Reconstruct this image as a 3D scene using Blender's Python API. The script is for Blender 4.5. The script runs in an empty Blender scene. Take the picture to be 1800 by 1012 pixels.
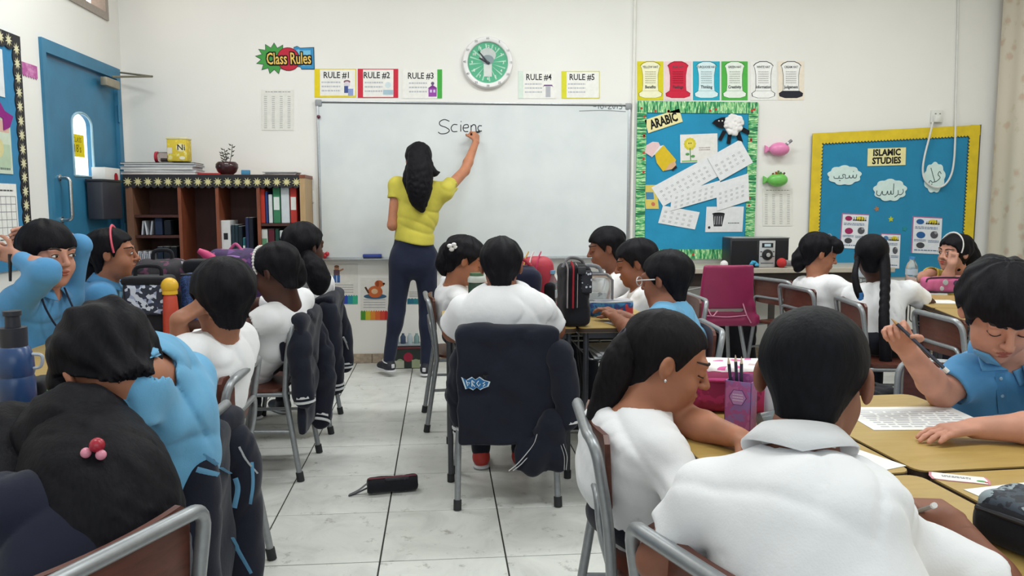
import bpy, bmesh, math, random
import numpy as np
from mathutils import Vector, Matrix

random.seed(7)
rng = np.random.default_rng(7)
SC = bpy.context.scene
COL = SC.collection

# ------------------------------------------------------------------ camera
CAM = np.array([0.0, 0.0, 1.2])
YAW, PITCH, FPX = math.radians(5.1), math.radians(6.08), 1400.0
FWD = np.array([math.sin(YAW) * math.cos(PITCH), math.cos(YAW) * math.cos(PITCH), -math.sin(PITCH)])
RGT = np.array([math.cos(YAW), -math.sin(YAW), 0.0])
UPV = np.cross(RGT, FWD)
cam_data = bpy.data.cameras.new('camera')
cam_data.sensor_width = 36.0
cam_data.lens = FPX / 1800.0 * 36.0
cam_data.clip_start = 0.02
cam = bpy.data.objects.new('camera', cam_data)
COL.objects.link(cam)
cam.matrix_world = Matrix(((RGT[0], UPV[0], -FWD[0], CAM[0]), (RGT[1], UPV[1], -FWD[1], CAM[1]),
                           (RGT[2], UPV[2], -FWD[2], CAM[2]), (0, 0, 0, 1)))
SC.camera = cam

# ------------------------------------------------------------------ light and exposure
SC.view_settings.view_transform = 'Standard'
SC.view_settings.look = 'None'
SC.view_settings.gamma = 1.0
SC.view_settings.use_curve_mapping = False
SC.view_settings.exposure = 0.0
world = bpy.data.worlds.new('room_light')
SC.world = world
world.use_nodes = True
world.node_tree.nodes['Background'].inputs[0].default_value = (0.86, 0.95, 1.0, 1)
world.node_tree.nodes['Background'].inputs[1].default_value = 0.5


def area_light(name, loc, rot, sx, sy, power, col):
    d = bpy.data.lights.new(name, 'AREA')
    d.shape = 'RECTANGLE'
    d.size, d.size_y, d.energy, d.color = sx, sy, power, col
    o = bpy.data.objects.new(name, d)
    COL.objects.link(o)
    o.location = loc
    o.rotation_euler = rot
    return o


for lx, lp in ((-1.2, 0.78), (1.0, 1.15), (3.1, 0.72)):                      # ceiling fluorescents, above the frame
    for ly in (1.5, 4.3):
        area_light('ceiling_tube_light', (lx, ly, 3.16), (0, 0, 0), 1.3, 0.35, lp * (36 if ly > 3 else 25), (0.955, 1.0, 0.985))
area_light('rear_fill_light', (0.9, -2.9, 1.9), (math.radians(82), 0, 0), 5.2, 1.6, 46, (0.90, 0.98, 1.0))  # added soft fill from behind the camera, its source unseen


# ------------------------------------------------------------------ projection helpers (pixels of the 1800x1012 frame at a real depth)
def ray(px, py):
    return FWD + RGT * (px - 900.0) / FPX - UPV * (py - 506.0) / FPX


def at(px, py, y):
    r = ray(px, py)
    return CAM + r * (y / r[1])


def atz(px, py, z):
    r = ray(px, py)
    return CAM + r * ((z - CAM[2]) / r[2])


def atx(px, py, x):
    r = ray(px, py)
    return CAM + r * (x / r[0])


WALL_Y, WALL_L, DESK_Z = 6.0, -2.245, 0.67


def wl(px, py, y=WALL_Y):
    p = at(px, py, y)
    return float(p[0]), float(p[2])


def surf_at(objs, px, py, lift=0.0):
    """point where the line of sight through a pixel meets the surface of the given objects"""
    from mathutils.bvhtree import BVHTree
    best = None
    d = Vector(ray(px, py)).normalized()
    for o in objs:
        off = Vector((0, 0, 0)); r = o.parent
        while r is not None: off = off + r.location; r = r.parent
        key = o.name
        if key not in _bvh:
            me = o.data
            _bvh[key] = BVHTree.FromPolygons([v.co + off for v in me.vertices], [tuple(p.vertices) for p in me.polygons])
        hit = _bvh[key].ray_cast(Vector(CAM), d)
        if hit[0] is not None and (best is None or hit[3] < best[3]): best = hit
    if best is None: return None
    n = best[1] if best[1].dot(d) < 0 else -best[1]
    return np.array(best[0] + n * lift)


_bvh = {}
# ------------------------------------------------------------------ materials
def lin(c):
    if isinstance(c, str):
        c = tuple(int(c[i:i + 2], 16) for i in (0, 2, 4))
    return tuple((v / 255 / 12.92) if v / 255 <= 0.04045 else ((v / 255 + 0.055) / 1.055) ** 2.4 for v in c) + (1.0,)


MATS = {}


def new_mat(name):
    m = bpy.data.materials.new(name)
    m.use_nodes = True
    nt = m.node_tree
    return m, nt, nt.nodes['Principled BSDF']


def N(nt, typ, **kw):
    n = nt.nodes.new(typ)
    for k, v in kw.items():
        if k.startswith('_'):
            setattr(n, k[1:], v)
        else:
            n.inputs[k.replace('__', ' ')].default_value = v
    return n


def coords(nt, scale=1.0, kind='Object'):
    tc = N(nt, 'ShaderNodeTexCoord')
    mp = N(nt, 'ShaderNodeMapping')
    mp.inputs['Scale'].default_value = scale if isinstance(scale, tuple) else (scale,) * 3
    nt.links.new(tc.outputs[kind], mp.inputs['Vector'])
    return mp.outputs['Vector']


def ramp(nt, fac, stops, const=False):
    r = N(nt, 'ShaderNodeValToRGB')
    cr = r.color_ramp
    if const:
        cr.interpolation = 'CONSTANT'
    while len(cr.elements) < len(stops):
        cr.elements.new(0.5)
    for e, (p, c) in zip(cr.elements, stops):
        e.position, e.color = p, lin(c)
    nt.links.new(fac, r.inputs['Fac'])
    return r.outputs['Color']


def bump(nt, b, h, strength, dist=0.01):
    n = N(nt, 'ShaderNodeBump')
    n.inputs['Strength'].default_value = strength
    n.inputs['Distance'].default_value = dist
    nt.links.new(h, n.inputs['Height'])
    nt.links.new(n.outputs['Normal'], b.inputs['Normal'])


def shade(c, f):
    if isinstance(c, str):
        c = tuple(int(c[i:i + 2], 16) for i in (0, 2, 4))
    return tuple(max(0, min(255, v * f)) for v in c)


def pm(name, c, rough=0.6, var=0.06, scale=14.0, bmp=0.0, bscale=120.0, metal=0.0, spec=0.5, sheen=0.0, trans=0.0):
    """plain procedural surface: base colour with slight noise wear and fine relief"""
    if name in MATS:
        return MATS[name]
    m, nt, b = new_mat(name)
    v = coords(nt)
    n = N(nt, 'ShaderNodeTexNoise', Scale=scale, Detail=3.0)
    nt.links.new(v, n.inputs['Vector'])
    nt.links.new(ramp(nt, n.outputs['Fac'], [(0.3, shade(c, 1 - var)), (0.7, shade(c, 1 + var))]), b.inputs['Base Color'])
    b.inputs['Roughness'].default_value = rough
    b.inputs['Metallic'].default_value = metal
    b.inputs['Specular IOR Level'].default_value = spec
    b.inputs['Sheen Weight'].default_value = sheen
    b.inputs['Transmission Weight'].default_value = trans
    if bmp:
        n2 = N(nt, 'ShaderNodeTexNoise', Scale=bscale, Detail=2.0)
        nt.links.new(v, n2.inputs['Vector'])
        bump(nt, b, n2.outputs['Fac'], bmp, 0.004)
    MATS[name] = m
    return m


def ink(c):
    """flat print colour"""
    key = 'ink_' + (c if isinstance(c, str) else '%02x%02x%02x' % tuple(int(v) for v in c))
    if key in MATS:
        return MATS[key]
    return pm(key, c, 0.75, 0.02, 30, spec=0.2)


def pattern_mat(name, kind, cols, scale, rough=0.7, bmp=0.1):
    """printed fabrics: voronoi / wave / noise broken into flat colours"""
    m, nt, b = new_mat(name)
    v = coords(nt, scale if isinstance(scale, tuple) else (scale,) * 3)
    if kind == 'voronoi':
        t = N(nt, 'ShaderNodeTexVoronoi', Scale=1.0)
        nt.links.new(v, t.inputs['Vector'])
        fac = t.outputs['Distance']
    elif kind == 'cells':
        t = N(nt, 'ShaderNodeTexVoronoi', Scale=1.0)
        nt.links.new(v, t.inputs['Vector'])
        sp = N(nt, 'ShaderNodeSeparateColor')
        nt.links.new(t.outputs['Color'], sp.inputs[0])
        fac = sp.outputs[0]
    elif kind == 'wave':
        t = N(nt, 'ShaderNodeTexWave', Scale=1.0, Distortion=3.0, Detail=2.0)
        nt.links.new(v, t.inputs['Vector'])
        fac = t.outputs['Fac']
    else:
        t = N(nt, 'ShaderNodeTexNoise', Scale=1.0, Detail=4.0, Roughness=0.6)
        nt.links.new(v, t.inputs['Vector'])
        fac = t.outputs['Fac']
    nt.links.new(ramp(nt, fac, cols, True), b.inputs['Base Color'])
    b.inputs['Roughness'].default_value = rough
    if bmp:
        n2 = N(nt, 'ShaderNodeTexNoise', Scale=6.0)
        nt.links.new(v, n2.inputs['Vector'])
        bump(nt, b, n2.outputs['Fac'], bmp, 0.003)
    MATS[name] = m
    return m


def cloth_mat(name, c, var=0.05, rough=0.9, weave=900.0):
    if name in MATS:
        return MATS[name]
    m, nt, b = new_mat(name)
    v = coords(nt)
    n = N(nt, 'ShaderNodeTexNoise', Scale=7.0, Detail=4.0)
    nt.links.new(v, n.inputs['Vector'])
    nt.links.new(ramp(nt, n.outputs['Fac'], [(0.3, shade(c, 1 - var)), (0.7, shade(c, 1 + var))]), b.inputs['Base Color'])
    b.inputs['Roughness'].default_value = rough
    b.inputs['Specular IOR Level'].default_value = 0.2
    b.inputs['Sheen Weight'].default_value = 0.12
    w = N(nt, 'ShaderNodeTexNoise', Scale=weave / 3, Detail=1.0)
    nt.links.new(v, w.inputs['Vector'])
    w2 = N(nt, 'ShaderNodeTexNoise', Scale=22.0, Detail=2.0)
    nt.links.new(v, w2.inputs['Vector'])
    mx = N(nt, 'ShaderNodeMath', _operation='MULTIPLY_ADD')
    mx.inputs[1].default_value = 0.12
    nt.links.new(w.outputs['Fac'], mx.inputs[0])
    nt.links.new(w2.outputs['Fac'], mx.inputs[2])
    bump(nt, b, mx.outputs[0], 0.35, 0.006)
    MATS[name] = m
    return m


def hair_mat(name, c='17161b'):
    m, nt, b = new_mat(name)
    v = coords(nt, (1, 1, 0.25))
    n = N(nt, 'ShaderNodeTexNoise', Scale=160.0, Detail=2.0)
    nt.links.new(v, n.inputs['Vector'])
    nt.links.new(ramp(nt, n.outputs['Fac'], [(0.3, shade(c, 0.8)), (0.75, shade(c, 1.25))]), b.inputs['Base Color'])
    b.inputs['Roughness'].default_value = 0.6
    b.inputs['Specular IOR Level'].default_value = 0.12
    bump(nt, b, n.outputs['Fac'], 0.4, 0.003)
    MATS[name] = m
    return m


def skin_mat(name, c):
    m, nt, b = new_mat(name)
    v = coords(nt)
    n = N(nt, 'ShaderNodeTexNoise', Scale=18.0, Detail=3.0)
    nt.links.new(v, n.inputs['Vector'])
    nt.links.new(ramp(nt, n.outputs['Fac'], [(0.3, shade(c, 0.94)), (0.7, shade(c, 1.04))]), b.inputs['Base Color'])
    b.inputs['Roughness'].default_value = 0.55
    b.inputs['Specular IOR Level'].default_value = 0.35
    b.inputs['Subsurface Weight'].default_value = 0.12
    b.inputs['Subsurface Radius'].default_value = (0.01, 0.004, 0.002)
    b.inputs['Subsurface Scale'].default_value = 0.5
    n2 = N(nt, 'ShaderNodeTexNoise', Scale=500.0)
    nt.links.new(v, n2.inputs['Vector'])
    bump(nt, b, n2.outputs['Fac'], 0.05, 0.002)
    MATS[name] = m
    return m


def wood_mat(name, c1, c2, scale=(2, 14, 14), rough=0.45):
    m, nt, b = new_mat(name)
    v = coords(nt, scale)
    n = N(nt, 'ShaderNodeTexNoise', Scale=3.0, Detail=6.0, Roughness=0.6, Distortion=0.6)
    nt.links.new(v, n.inputs['Vector'])
    nt.links.new(ramp(nt, n.outputs['Fac'], [(0.25, c1), (0.75, c2)]), b.inputs['Base Color'])
    b.inputs['Roughness'].default_value = rough
    bump(nt, b, n.outputs['Fac'], 0.08, 0.002)
    MATS[name] = m
    return m


def metal_mat(name, c, rough=0.35, metal=0.85):
    m, nt, b = new_mat(name)
    v = coords(nt)
    n = N(nt, 'ShaderNodeTexNoise', Scale=60.0, Detail=4.0)
    nt.links.new(v, n.inputs['Vector'])
    nt.links.new(ramp(nt, n.outputs['Fac'], [(0.35, shade(c, 0.95)), (0.65, c)]), b.inputs['Base Color'])
    b.inputs['Metallic'].default_value = metal
    b.inputs['Roughness'].default_value = rough
    bump(nt, b, n.outputs['Fac'], 0.06, 0.001)
    MATS[name] = m
    return m


def glass_mat(name, c, rough=0.08, alpha_tint=0.9):
    m, nt, b = new_mat(name)
    b.inputs['Base Color'].default_value = lin(c)
    b.inputs['Roughness'].default_value = rough
    b.inputs['Transmission Weight'].default_value = alpha_tint
    b.inputs['IOR'].default_value = 1.2
    MATS[name] = m
    return m


def emit_mat(name, c, s):
    m, nt, b = new_mat(name)
    b.inputs['Base Color'].default_value = lin(c)
    b.inputs['Emission Color'].default_value = lin(c)
    b.inputs['Emission Strength'].default_value = s
    MATS[name] = m
    return m


# ------------------------------------------------------------------ scene graph
def plain(o):
    return np.array(o.location, dtype=float)


def thing(name, label, cat, loc=(0, 0, 0), rotz=0.0, group=None):
    o = bpy.data.objects.new(name, None)
    o.empty_display_size = 0.05
    COL.objects.link(o)
    o.location = tuple(float(v) for v in loc)
    o.rotation_euler = (0, 0, rotz)
    return tag(o, label, cat, group)


def tag(o, label=None, cat=None, group=None, kind=None):
    if label: o['label'] = label
    if cat: o['category'] = cat
    if group: o['group'] = group
    if kind: o['kind'] = kind
    return o


def join(parts):
    V, F, n = [], [], 0
    for v, f in parts:
        v = np.asarray(v, dtype=float).reshape(-1, 3)
        V.append(v)
        F.extend([tuple(int(i) + n for i in q) for q in f])
        n += len(v)
    return np.concatenate(V), F


def mesh_of(name, V, F, mat=None, smooth=40.0):
    me = bpy.data.meshes.new(name)
    V = np.ascontiguousarray(V, dtype=np.float32)
    if isinstance(F, np.ndarray):
        nf, k = F.shape
        me.vertices.add(len(V)); me.vertices.foreach_set('co', V.ravel())
        me.loops.add(nf * k); me.loops.foreach_set('vertex_index', F.astype(np.int32).ravel())
        me.polygons.add(nf)
        me.polygons.foreach_set('loop_start', np.arange(0, nf * k, k, dtype=np.int32))
        me.update(calc_edges=True)
    else:
        me.from_pydata([tuple(map(float, v)) for v in V], [], F)
        me.update()
    if mat: me.materials.append(mat)
    if smooth:
        me.polygons.foreach_set('use_smooth', np.ones(len(me.polygons), dtype=bool))
        if smooth < 180:
            me.set_sharp_from_angle(angle=math.radians(smooth))
    return me


def obj(name, geo, mat, parent=None, local=False, smooth=40.0):
    """geo = (V,F) or list of them; V in world space unless local (then in the parent's frame)"""
    if isinstance(geo, list):
        geo = join(geo)
    V, F = geo
    V = np.asarray(V, dtype=float)
    if parent is not None and not local:
        root = parent
        off = np.zeros(3)
        while root is not None:
            off += plain(root)
            root = root.parent
        V = V - off
    o = bpy.data.objects.new(name, mesh_of(name, V, F, mat, smooth))
    COL.objects.link(o)
    if parent is not None:
        o.parent = parent
    return o


def copy_tree(o, parent=None):
    c = o.copy()
    COL.objects.link(c)
    if parent is not None: c.parent = parent
    for ch in list(o.children): copy_tree(ch, c)
    return c


# ------------------------------------------------------------------ shapes -> (V, F)
def box(lo, hi):
    x0, y0, z0 = lo; x1, y1, z1 = hi
    V = [(x0, y0, z0), (x1, y0, z0), (x1, y1, z0), (x0, y1, z0), (x0, y0, z1), (x1, y0, z1), (x1, y1, z1), (x0, y1, z1)]
    return np.array(V, float), [(0, 3, 2, 1), (4, 5, 6, 7), (0, 1, 5, 4), (1, 2, 6, 5), (2, 3, 7, 6), (3, 0, 4, 7)]


def rbox(c, half, r=0.01, seg=2, R=None):
    bm = bmesh.new()
    bmesh.ops.create_cube(bm, size=1.0)
    for v in bm.verts:
        v.co = Vector((v.co.x * 2 * half[0], v.co.y * 2 * half[1], v.co.z * 2 * half[2]))
    bmesh.ops.bevel(bm, geom=list(bm.edges), offset=min(r, min(half) * 0.95), segments=seg, affect='EDGES', profile=0.5)
    V = np.array([v.co[:] for v in bm.verts]); F = [tuple(v.index for v in f.verts) for f in bm.faces]
    bm.free()
    if R is not None: V = V @ np.asarray(R).T
    return V + np.asarray(c, float), F


def rotz(a):
    c, s = math.cos(a), math.sin(a)
    return np.array([[c, -s, 0], [s, c, 0], [0, 0, 1.0]])


def rotx(a):
    c, s = math.cos(a), math.sin(a)
    return np.array([[1, 0, 0], [0, c, -s], [0, s, c]])


def roty(a):
    c, s = math.cos(a), math.sin(a)
    return np.array([[c, 0, s], [0, 1, 0], [-s, 0, c]])


def xf(g, R=None, t=(0, 0, 0)):
    V, F = g
    V = np.asarray(V, float)
    if R is not None: V = V @ np.asarray(R).T
    return V + np.asarray(t, float), F


def smooth_path(pts, n=6, closed=False):
    P = [np.asarray(p, float) for p in pts]
    out = []
    m = len(P)
    rngi = range(m) if closed else range(m - 1)
    for i in rngi:
        p0 = P[(i - 1) % m] if closed or i > 0 else P[i] * 2 - P[i + 1]
        p1, p2 = P[i], P[(i + 1) % m]
        p3 = P[(i + 2) % m] if closed or i + 2 < m else P[(i + 1) % m] * 2 - P[i]
        for k in range(n):
            t = k / n
            out.append(0.5 * (2 * p1 + (p2 - p0) * t + (2 * p0 - 5 * p1 + 4 * p2 - p3) * t * t + (3 * p1 - p0 - 3 * p2 + p3) * t ** 3))
    if not closed: out.append(P[-1])
    return out


def fillet(pts, r, n=5):
    """polyline with rounded corners"""
    P = [np.asarray(p, float) for p in pts]
    out = [P[0]]
    for a, b, c in zip(P[:-2], P[1:-1], P[2:]):
        d1, d2 = a - b, c - b
        rr = min(r, np.linalg.norm(d1) * 0.49, np.linalg.norm(d2) * 0.49)
        s, e = b + d1 / np.linalg.norm(d1) * rr, b + d2 / np.linalg.norm(d2) * rr
        for k in range(n + 1):
            t = k / n
            out.append((1 - t) ** 2 * s + 2 * t * (1 - t) * b + t * t * e)
    out.append(P[-1])
    return out


def tube(pts, r, seg=8, closed=False, flat=1.0, up=None):
    P = np.array(pts, float)
    n = len(P)
    rad = np.full(n, r) if np.isscalar(r) else np.array(r, float)
    T = np.zeros_like(P)
    T[1:-1] = P[2:] - P[:-2]
    T[0] = (P[1] - P[-1]) if closed else P[1] - P[0]
    T[-1] = (P[0] - P[-2]) if closed else P[-1] - P[-2]
    T /= np.linalg.norm(T, axis=1)[:, None] + 1e-12
    u = np.array(up, float) if up is not None else (np.array([0, 0, 1.0]) if abs(T[0][2]) < 0.9 else np.array([1.0, 0, 0]))
    V = []
    for i in range(n):
        u = u - T[i] * np.dot(u, T[i])
        u /= np.linalg.norm(u) + 1e-12
        w = np.cross(T[i], u)
        for k in range(seg):
            a = 2 * math.pi * k / seg
            V.append(P[i] + rad[i] * (w * math.cos(a) + u * math.sin(a) * flat))
    F = []
    for i in range(n if closed else n - 1):
        j = (i + 1) % n
        for k in range(seg):
            l = (k + 1) % seg
            F.append((i * seg + k, i * seg + l, j * seg + l, j * seg + k))
    if not closed:
        F.append(tuple(range(seg))[::-1]); F.append(tuple((n - 1) * seg + k for k in range(seg)))
    return np.array(V), F


def lathe(prof, seg=20, c=(0, 0, 0), R=None):
    V, F = [], []
    for r, z in prof:
        for k in range(seg):
            a = 2 * math.pi * k / seg
            V.append((r * math.cos(a), r * math.sin(a), z))
    for i in range(len(prof) - 1):
        for k in range(seg):
            l = (k + 1) % seg
            F.append((i * seg + k, i * seg + l, (i + 1) * seg + l, (i + 1) * seg + k))
    F.append(tuple(range(seg))[::-1]); F.append(tuple((len(prof) - 1) * seg + k for k in range(seg)))
    return xf((np.array(V), F), R, c)


def ball(c, r, seg=12, ring=8):
    if np.isscalar(r): r = (r, r, r)
    prof = [(max(1e-4, math.sin(math.pi * i / ring)), -math.cos(math.pi * i / ring)) for i in range(ring + 1)]
    V, F = lathe(prof, seg)
    return V * np.array(r) + np.asarray(c, float), F


def prism(pts2, z0, z1):
    n = len(pts2)
    V = [(x, y, z0) for x, y in pts2] + [(x, y, z1) for x, y in pts2]
    F = [tuple(range(n))[::-1], tuple(range(n, 2 * n))] + [(i, (i + 1) % n, n + (i + 1) % n, n + i) for i in range(n)]
    return np.array(V, float), F


def round_rect(x0, y0, x1, y1, r, n=4):
    out = []
    for cx, cy, a0 in ((x1 - r, y1 - r, 0), (x0 + r, y1 - r, 90), (x0 + r, y0 + r, 180), (x1 - r, y0 + r, 270)):
        for k in range(n + 1):
            a = math.radians(a0 + 90 * k / n)
            out.append((cx + r * math.cos(a), cy + r * math.sin(a)))
    return out


# ------------------------------------------------------------------ flat prints on a plane
class Plane:
    """local 2-D drawing frame: origin o, axes u (right) and v (up); each layer stands 0.5 mm proud"""
    def __init__(self, o, u, v):
        self.o, self.u, self.v = (np.asarray(a, float) for a in (o, u, v))
        self.n = np.cross(self.u, self.v)
        self.n /= np.linalg.norm(self.n)

    def p(self, x, y, h=0.0):
        return self.o + self.u * x + self.v * y + self.n * h

    def slab(self, pts, h0, h1):
        V, F = prism(pts, h0, h1)
        return np.array([self.p(*q) for q in V]), F


_font_cache = {}


def text_geo(s, size, bold=0.0, align='CENTER'):
    key = (s, round(size, 5), bold, align)
    if key not in _font_cache:
        cu = bpy.data.curves.new('lettering', 'FONT')
        cu.body, cu.size, cu.align_x, cu.align_y = s, size, align, 'CENTER'
        cu.offset = bold
        cu.resolution_u = 2
        o = bpy.data.objects.new('lettering', cu)
        COL.objects.link(o)
        dg = bpy.context.evaluated_depsgraph_get()
        me = bpy.data.meshes.new_from_object(o.evaluated_get(dg))
        V = np.array([v.co[:] for v in me.vertices]).reshape(-1, 3)
        F = [tuple(p.vertices) for p in me.polygons]
        bpy.data.objects.remove(o); bpy.data.curves.remove(cu); bpy.data.meshes.remove(me)
        _font_cache[key] = (V, F)
    return _font_cache[key]


class Art:
    """collects flat shapes by (part name, colour) and links one mesh for each"""
    def __init__(self, plane, parent, h0=0.001, step=0.0004):
        self.pl, self.parent, self.h, self.step, self.d = plane, parent, h0, step, {}

    def add(self, part, c, pts):
        self.h += self.step * 0.25
        self.d.setdefault((part, c), []).append(self.pl.slab(pts, self.h - self.step * 2, self.h))

    def rect(self, part, c, x0, y0, x1, y1):
        self.add(part, c, [(x0, y0), (x1, y0), (x1, y1), (x0, y1)])

    def disc(self, part, c, x, y, rx, ry=None, n=20):
        ry = ry or rx
        self.add(part, c, [(x + rx * math.cos(2 * math.pi * k / n), y + ry * math.sin(2 * math.pi * k / n)) for k in range(n)])

    def line(self, part, c, pts, w):
        self.h += self.step * 0.25
        P = [self.pl.p(x, y, self.h) for x, y in pts]
        self.d.setdefault((part, c), []).append(tube(P, w / 2, 4, flat=0.25, up=self.pl.n))

    def text(self, part, c, s, x, y, size, bold=0.0, rot=0.0, align='CENTER', sx=1.0):
        self.h += self.step * 0.25
        V, F = text_geo(s, size, bold, align)
        ca, sa = math.cos(rot), math.sin(rot)
        if len(V):
            P = np.array([self.pl.p(x + v[0] * sx * ca - v[1] * sa, y + v[0] * sx * sa + v[1] * ca, self.h) for v in V])
            self.d.setdefault((part, c), []).append((P, F))

    def scribble(self, part, c, x0, y0, x1, y1, rows, w=None, gap=0.25, cols=1):
        """rows of small illegible print: short dashes"""
        rh = (y1 - y0) / rows
        for r in range(rows):
            y = y1 - (r + 0.5) * rh
            x = x0
            while x < x1 - 1e-4:
                l = min(x1 - x, (x1 - x0) * random.uniform(0.05, 0.16))
                self.h += 0
                self.d.setdefault((part, c), []).append(self.pl.slab([(x, y - rh * 0.18), (x + l, y - rh * 0.18), (x + l, y + rh * 0.18), (x, y + rh * 0.18)], self.h - self.step, self.h + self.step * 0.3))
                x += l + (x1 - x0) * 0.03

    def done(self):
        for (part, c), gs in self.d.items():
            o = obj(part, gs, ink(c) if isinstance(c, (str, tuple)) else c, self.parent, smooth=0)
            if len(gs) > 1 or 'lettering' in part: o['kind'] = 'stuff'      # print: too fine to pick apart


# ------------------------------------------------------------------ signed-distance modelling
def smin(a, b, k):
    if k <= 0: return np.minimum(a, b)
    h = np.maximum(k - np.abs(a - b), 0) / k
    return np.minimum(a, b) - h * h * (k * 0.25)


class Field:
    def __init__(self):
        self.ops = []
        self.lo, self.hi = np.full(3, 1e9), np.full(3, -1e9)
        self.warp = None

    def _add(self, lo, hi, fn, k, op='add'):
        lo, hi = np.asarray(lo, float), np.asarray(hi, float)
        self.ops.append((lo, hi, fn, k, op))
        if op == 'add':
            self.lo, self.hi = np.minimum(self.lo, lo), np.maximum(self.hi, hi)
        return self

    def cone(self, a, b, r1, r2=None, k=0.02, op='add'):
        r2 = r1 if r2 is None else r2
        a, b = np.asarray(a, float), np.asarray(b, float)
        ba = b - a
        L2 = max(float(ba @ ba), 1e-10)
        R = max(r1, r2)

        def fn(X, Y, Z):
            x, y, z = X - a[0], Y - a[1], Z - a[2]
            t = np.clip((x * ba[0] + y * ba[1] + z * ba[2]) / L2, 0, 1)
            return np.sqrt((x - t * ba[0]) ** 2 + (y - t * ba[1]) ** 2 + (z - t * ba[2]) ** 2) - (r1 + (r2 - r1) * t)
        return self._add(np.minimum(a, b) - R, np.maximum(a, b) + R, fn, k, op)

    def chain(self, pts, rs, k=0.02, op='add'):
        rs = [rs] * len(pts) if np.isscalar(rs) else rs
        for i in range(len(pts) - 1):
            self.cone(pts[i], pts[i + 1], rs[i], rs[i + 1], k, op)
        return self

    def ell(self, c, r, R=None, k=0.02, op='add'):
        """ellipsoid; rows of R are its axes"""
        c, r = np.asarray(c, float), np.asarray(r, float)
        R = np.eye(3) if R is None else np.asarray(R, float)
        ext = np.sqrt(((R * r[:, None]) ** 2).sum(0))

        def fn(X, Y, Z):
            x, y, z = X - c[0], Y - c[1], Z - c[2]
            q = [(x * R[i, 0] + y * R[i, 1] + z * R[i, 2]) for i in range(3)]
            k0 = np.sqrt(sum((q[i] / r[i]) ** 2 for i in range(3))) + 1e-6
            k1 = np.sqrt(sum((q[i] / r[i] ** 2) ** 2 for i in range(3))) + 1e-6
            return k0 * (k0 - 1) / k1
        return self._add(c - ext, c + ext, fn, k, op)

    def ecap(self, a, b, s, w1, d1, w2, d2, k=0.02, op='add', cap=None):
        """capsule with elliptical section: half width w along s, half depth d across it"""
        a, b, s = (np.asarray(q, float) for q in (a, b, s))
        ba = b - a
        L = np.linalg.norm(ba)
        n = ba / L
        s = s - n * (s @ n)
        s /= np.linalg.norm(s)
        f = np.cross(n, s)
        R = max(w1, w2, d1, d2)

        def fn(X, Y, Z):
            x, y, z = X - a[0], Y - a[1], Z - a[2]
            h = x * n[0] + y * n[1] + z * n[2]
            t = np.clip(h, 0, L)
            tt = t / L
            w, d = w1 + (w2 - w1) * tt, d1 + (d2 - d1) * tt
            u = x * s[0] + y * s[1] + z * s[2]
            v = x * f[0] + y * f[1] + z * f[2]
            m = np.minimum(w, d)
            q = np.sqrt((u / w) ** 2 + (v / d) ** 2 + ((h - t) / (cap or m)) ** 2)
            return (q - 1) * m
        return self._add(np.minimum(a, b) - R, np.maximum(a, b) + R, fn, k, op)

    def rbox(self, c, half, r, R=None, k=0.01, op='add'):
        c, half = np.asarray(c, float), np.asarray(half, float)
        R = np.eye(3) if R is None else np.asarray(R, float)
        ext = np.sqrt(((R * half[:, None]) ** 2).sum(0)) * 1.8

        def fn(X, Y, Z):
            x, y, z = X - c[0], Y - c[1], Z - c[2]
            q = [np.abs(x * R[i, 0] + y * R[i, 1] + z * R[i, 2]) - (half[i] - r) for i in range(3)]
            return np.sqrt(sum(np.maximum(v, 0) ** 2 for v in q)) + np.minimum(np.maximum(np.maximum(q[0], q[1]), q[2]), 0) - r
        return self._add(c - ext, c + ext, fn, k, op)

    def plane(self, p, n, k=0.004):
        """keep the side opposite to n"""
        p, n = np.asarray(p, float), np.asarray(n, float)
        n = n / np.linalg.norm(n)
        return self._add((-1e9,) * 3, (1e9,) * 3, lambda X, Y, Z: (X - p[0]) * n[0] + (Y - p[1]) * n[1] + (Z - p[2]) * n[2], k, 'max')

    def sub(self, other, k=0.02):
        """union with another field (a group with its own cuts)"""
        return self._add(other.lo, other.hi, other, k, 'add')

    def func(self, lo, hi, fn, k=0.02, op='add'):
        return self._add(lo, hi, fn, k, op)

    def __call__(self, X, Y, Z):
        shp = np.broadcast_shapes(X.shape, Y.shape, Z.shape)
        f = np.full(shp, 0.5, dtype=np.float32)
        x, y, z = X.ravel(), Y.ravel(), Z.ravel()
        for lo, hi, fn, k, op in self.ops:
            m = k + 0.02
            i0, i1 = np.searchsorted(x, lo[0] - m), np.searchsorted(x, hi[0] + m)
            j0, j1 = np.searchsorted(y, lo[1] - m), np.searchsorted(y, hi[1] + m)
            k0, k1 = np.searchsorted(z, lo[2] - m), np.searchsorted(z, hi[2] + m)
            if i1 <= i0 or j1 <= j0 or k1 <= k0: continue
            sl = (slice(i0, i1), slice(j0, j1), slice(k0, k1))
            d = fn(X[i0:i1], Y[:, j0:j1], Z[:, :, k0:k1])
            if op == 'add':
                f[sl] = smin(f[sl], d, k)
            elif op == 'cut':
                f[sl] = -smin(-f[sl], d, k)
            else:
                f[sl] = -smin(-f[sl], -d, k)
        if self.warp is not None:
            f = f + self.warp(X, Y, Z)
        return f

    def grid(self, lo, hi, h):
        n = np.maximum(np.ceil((hi - lo) / h).astype(int), 2) + 1
        ax = [(lo[i] + h * np.arange(n[i])).astype(np.float32) for i in range(3)]
        return self(ax[0][:, None, None], ax[1][None, :, None], ax[2][None, None, :])

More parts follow.
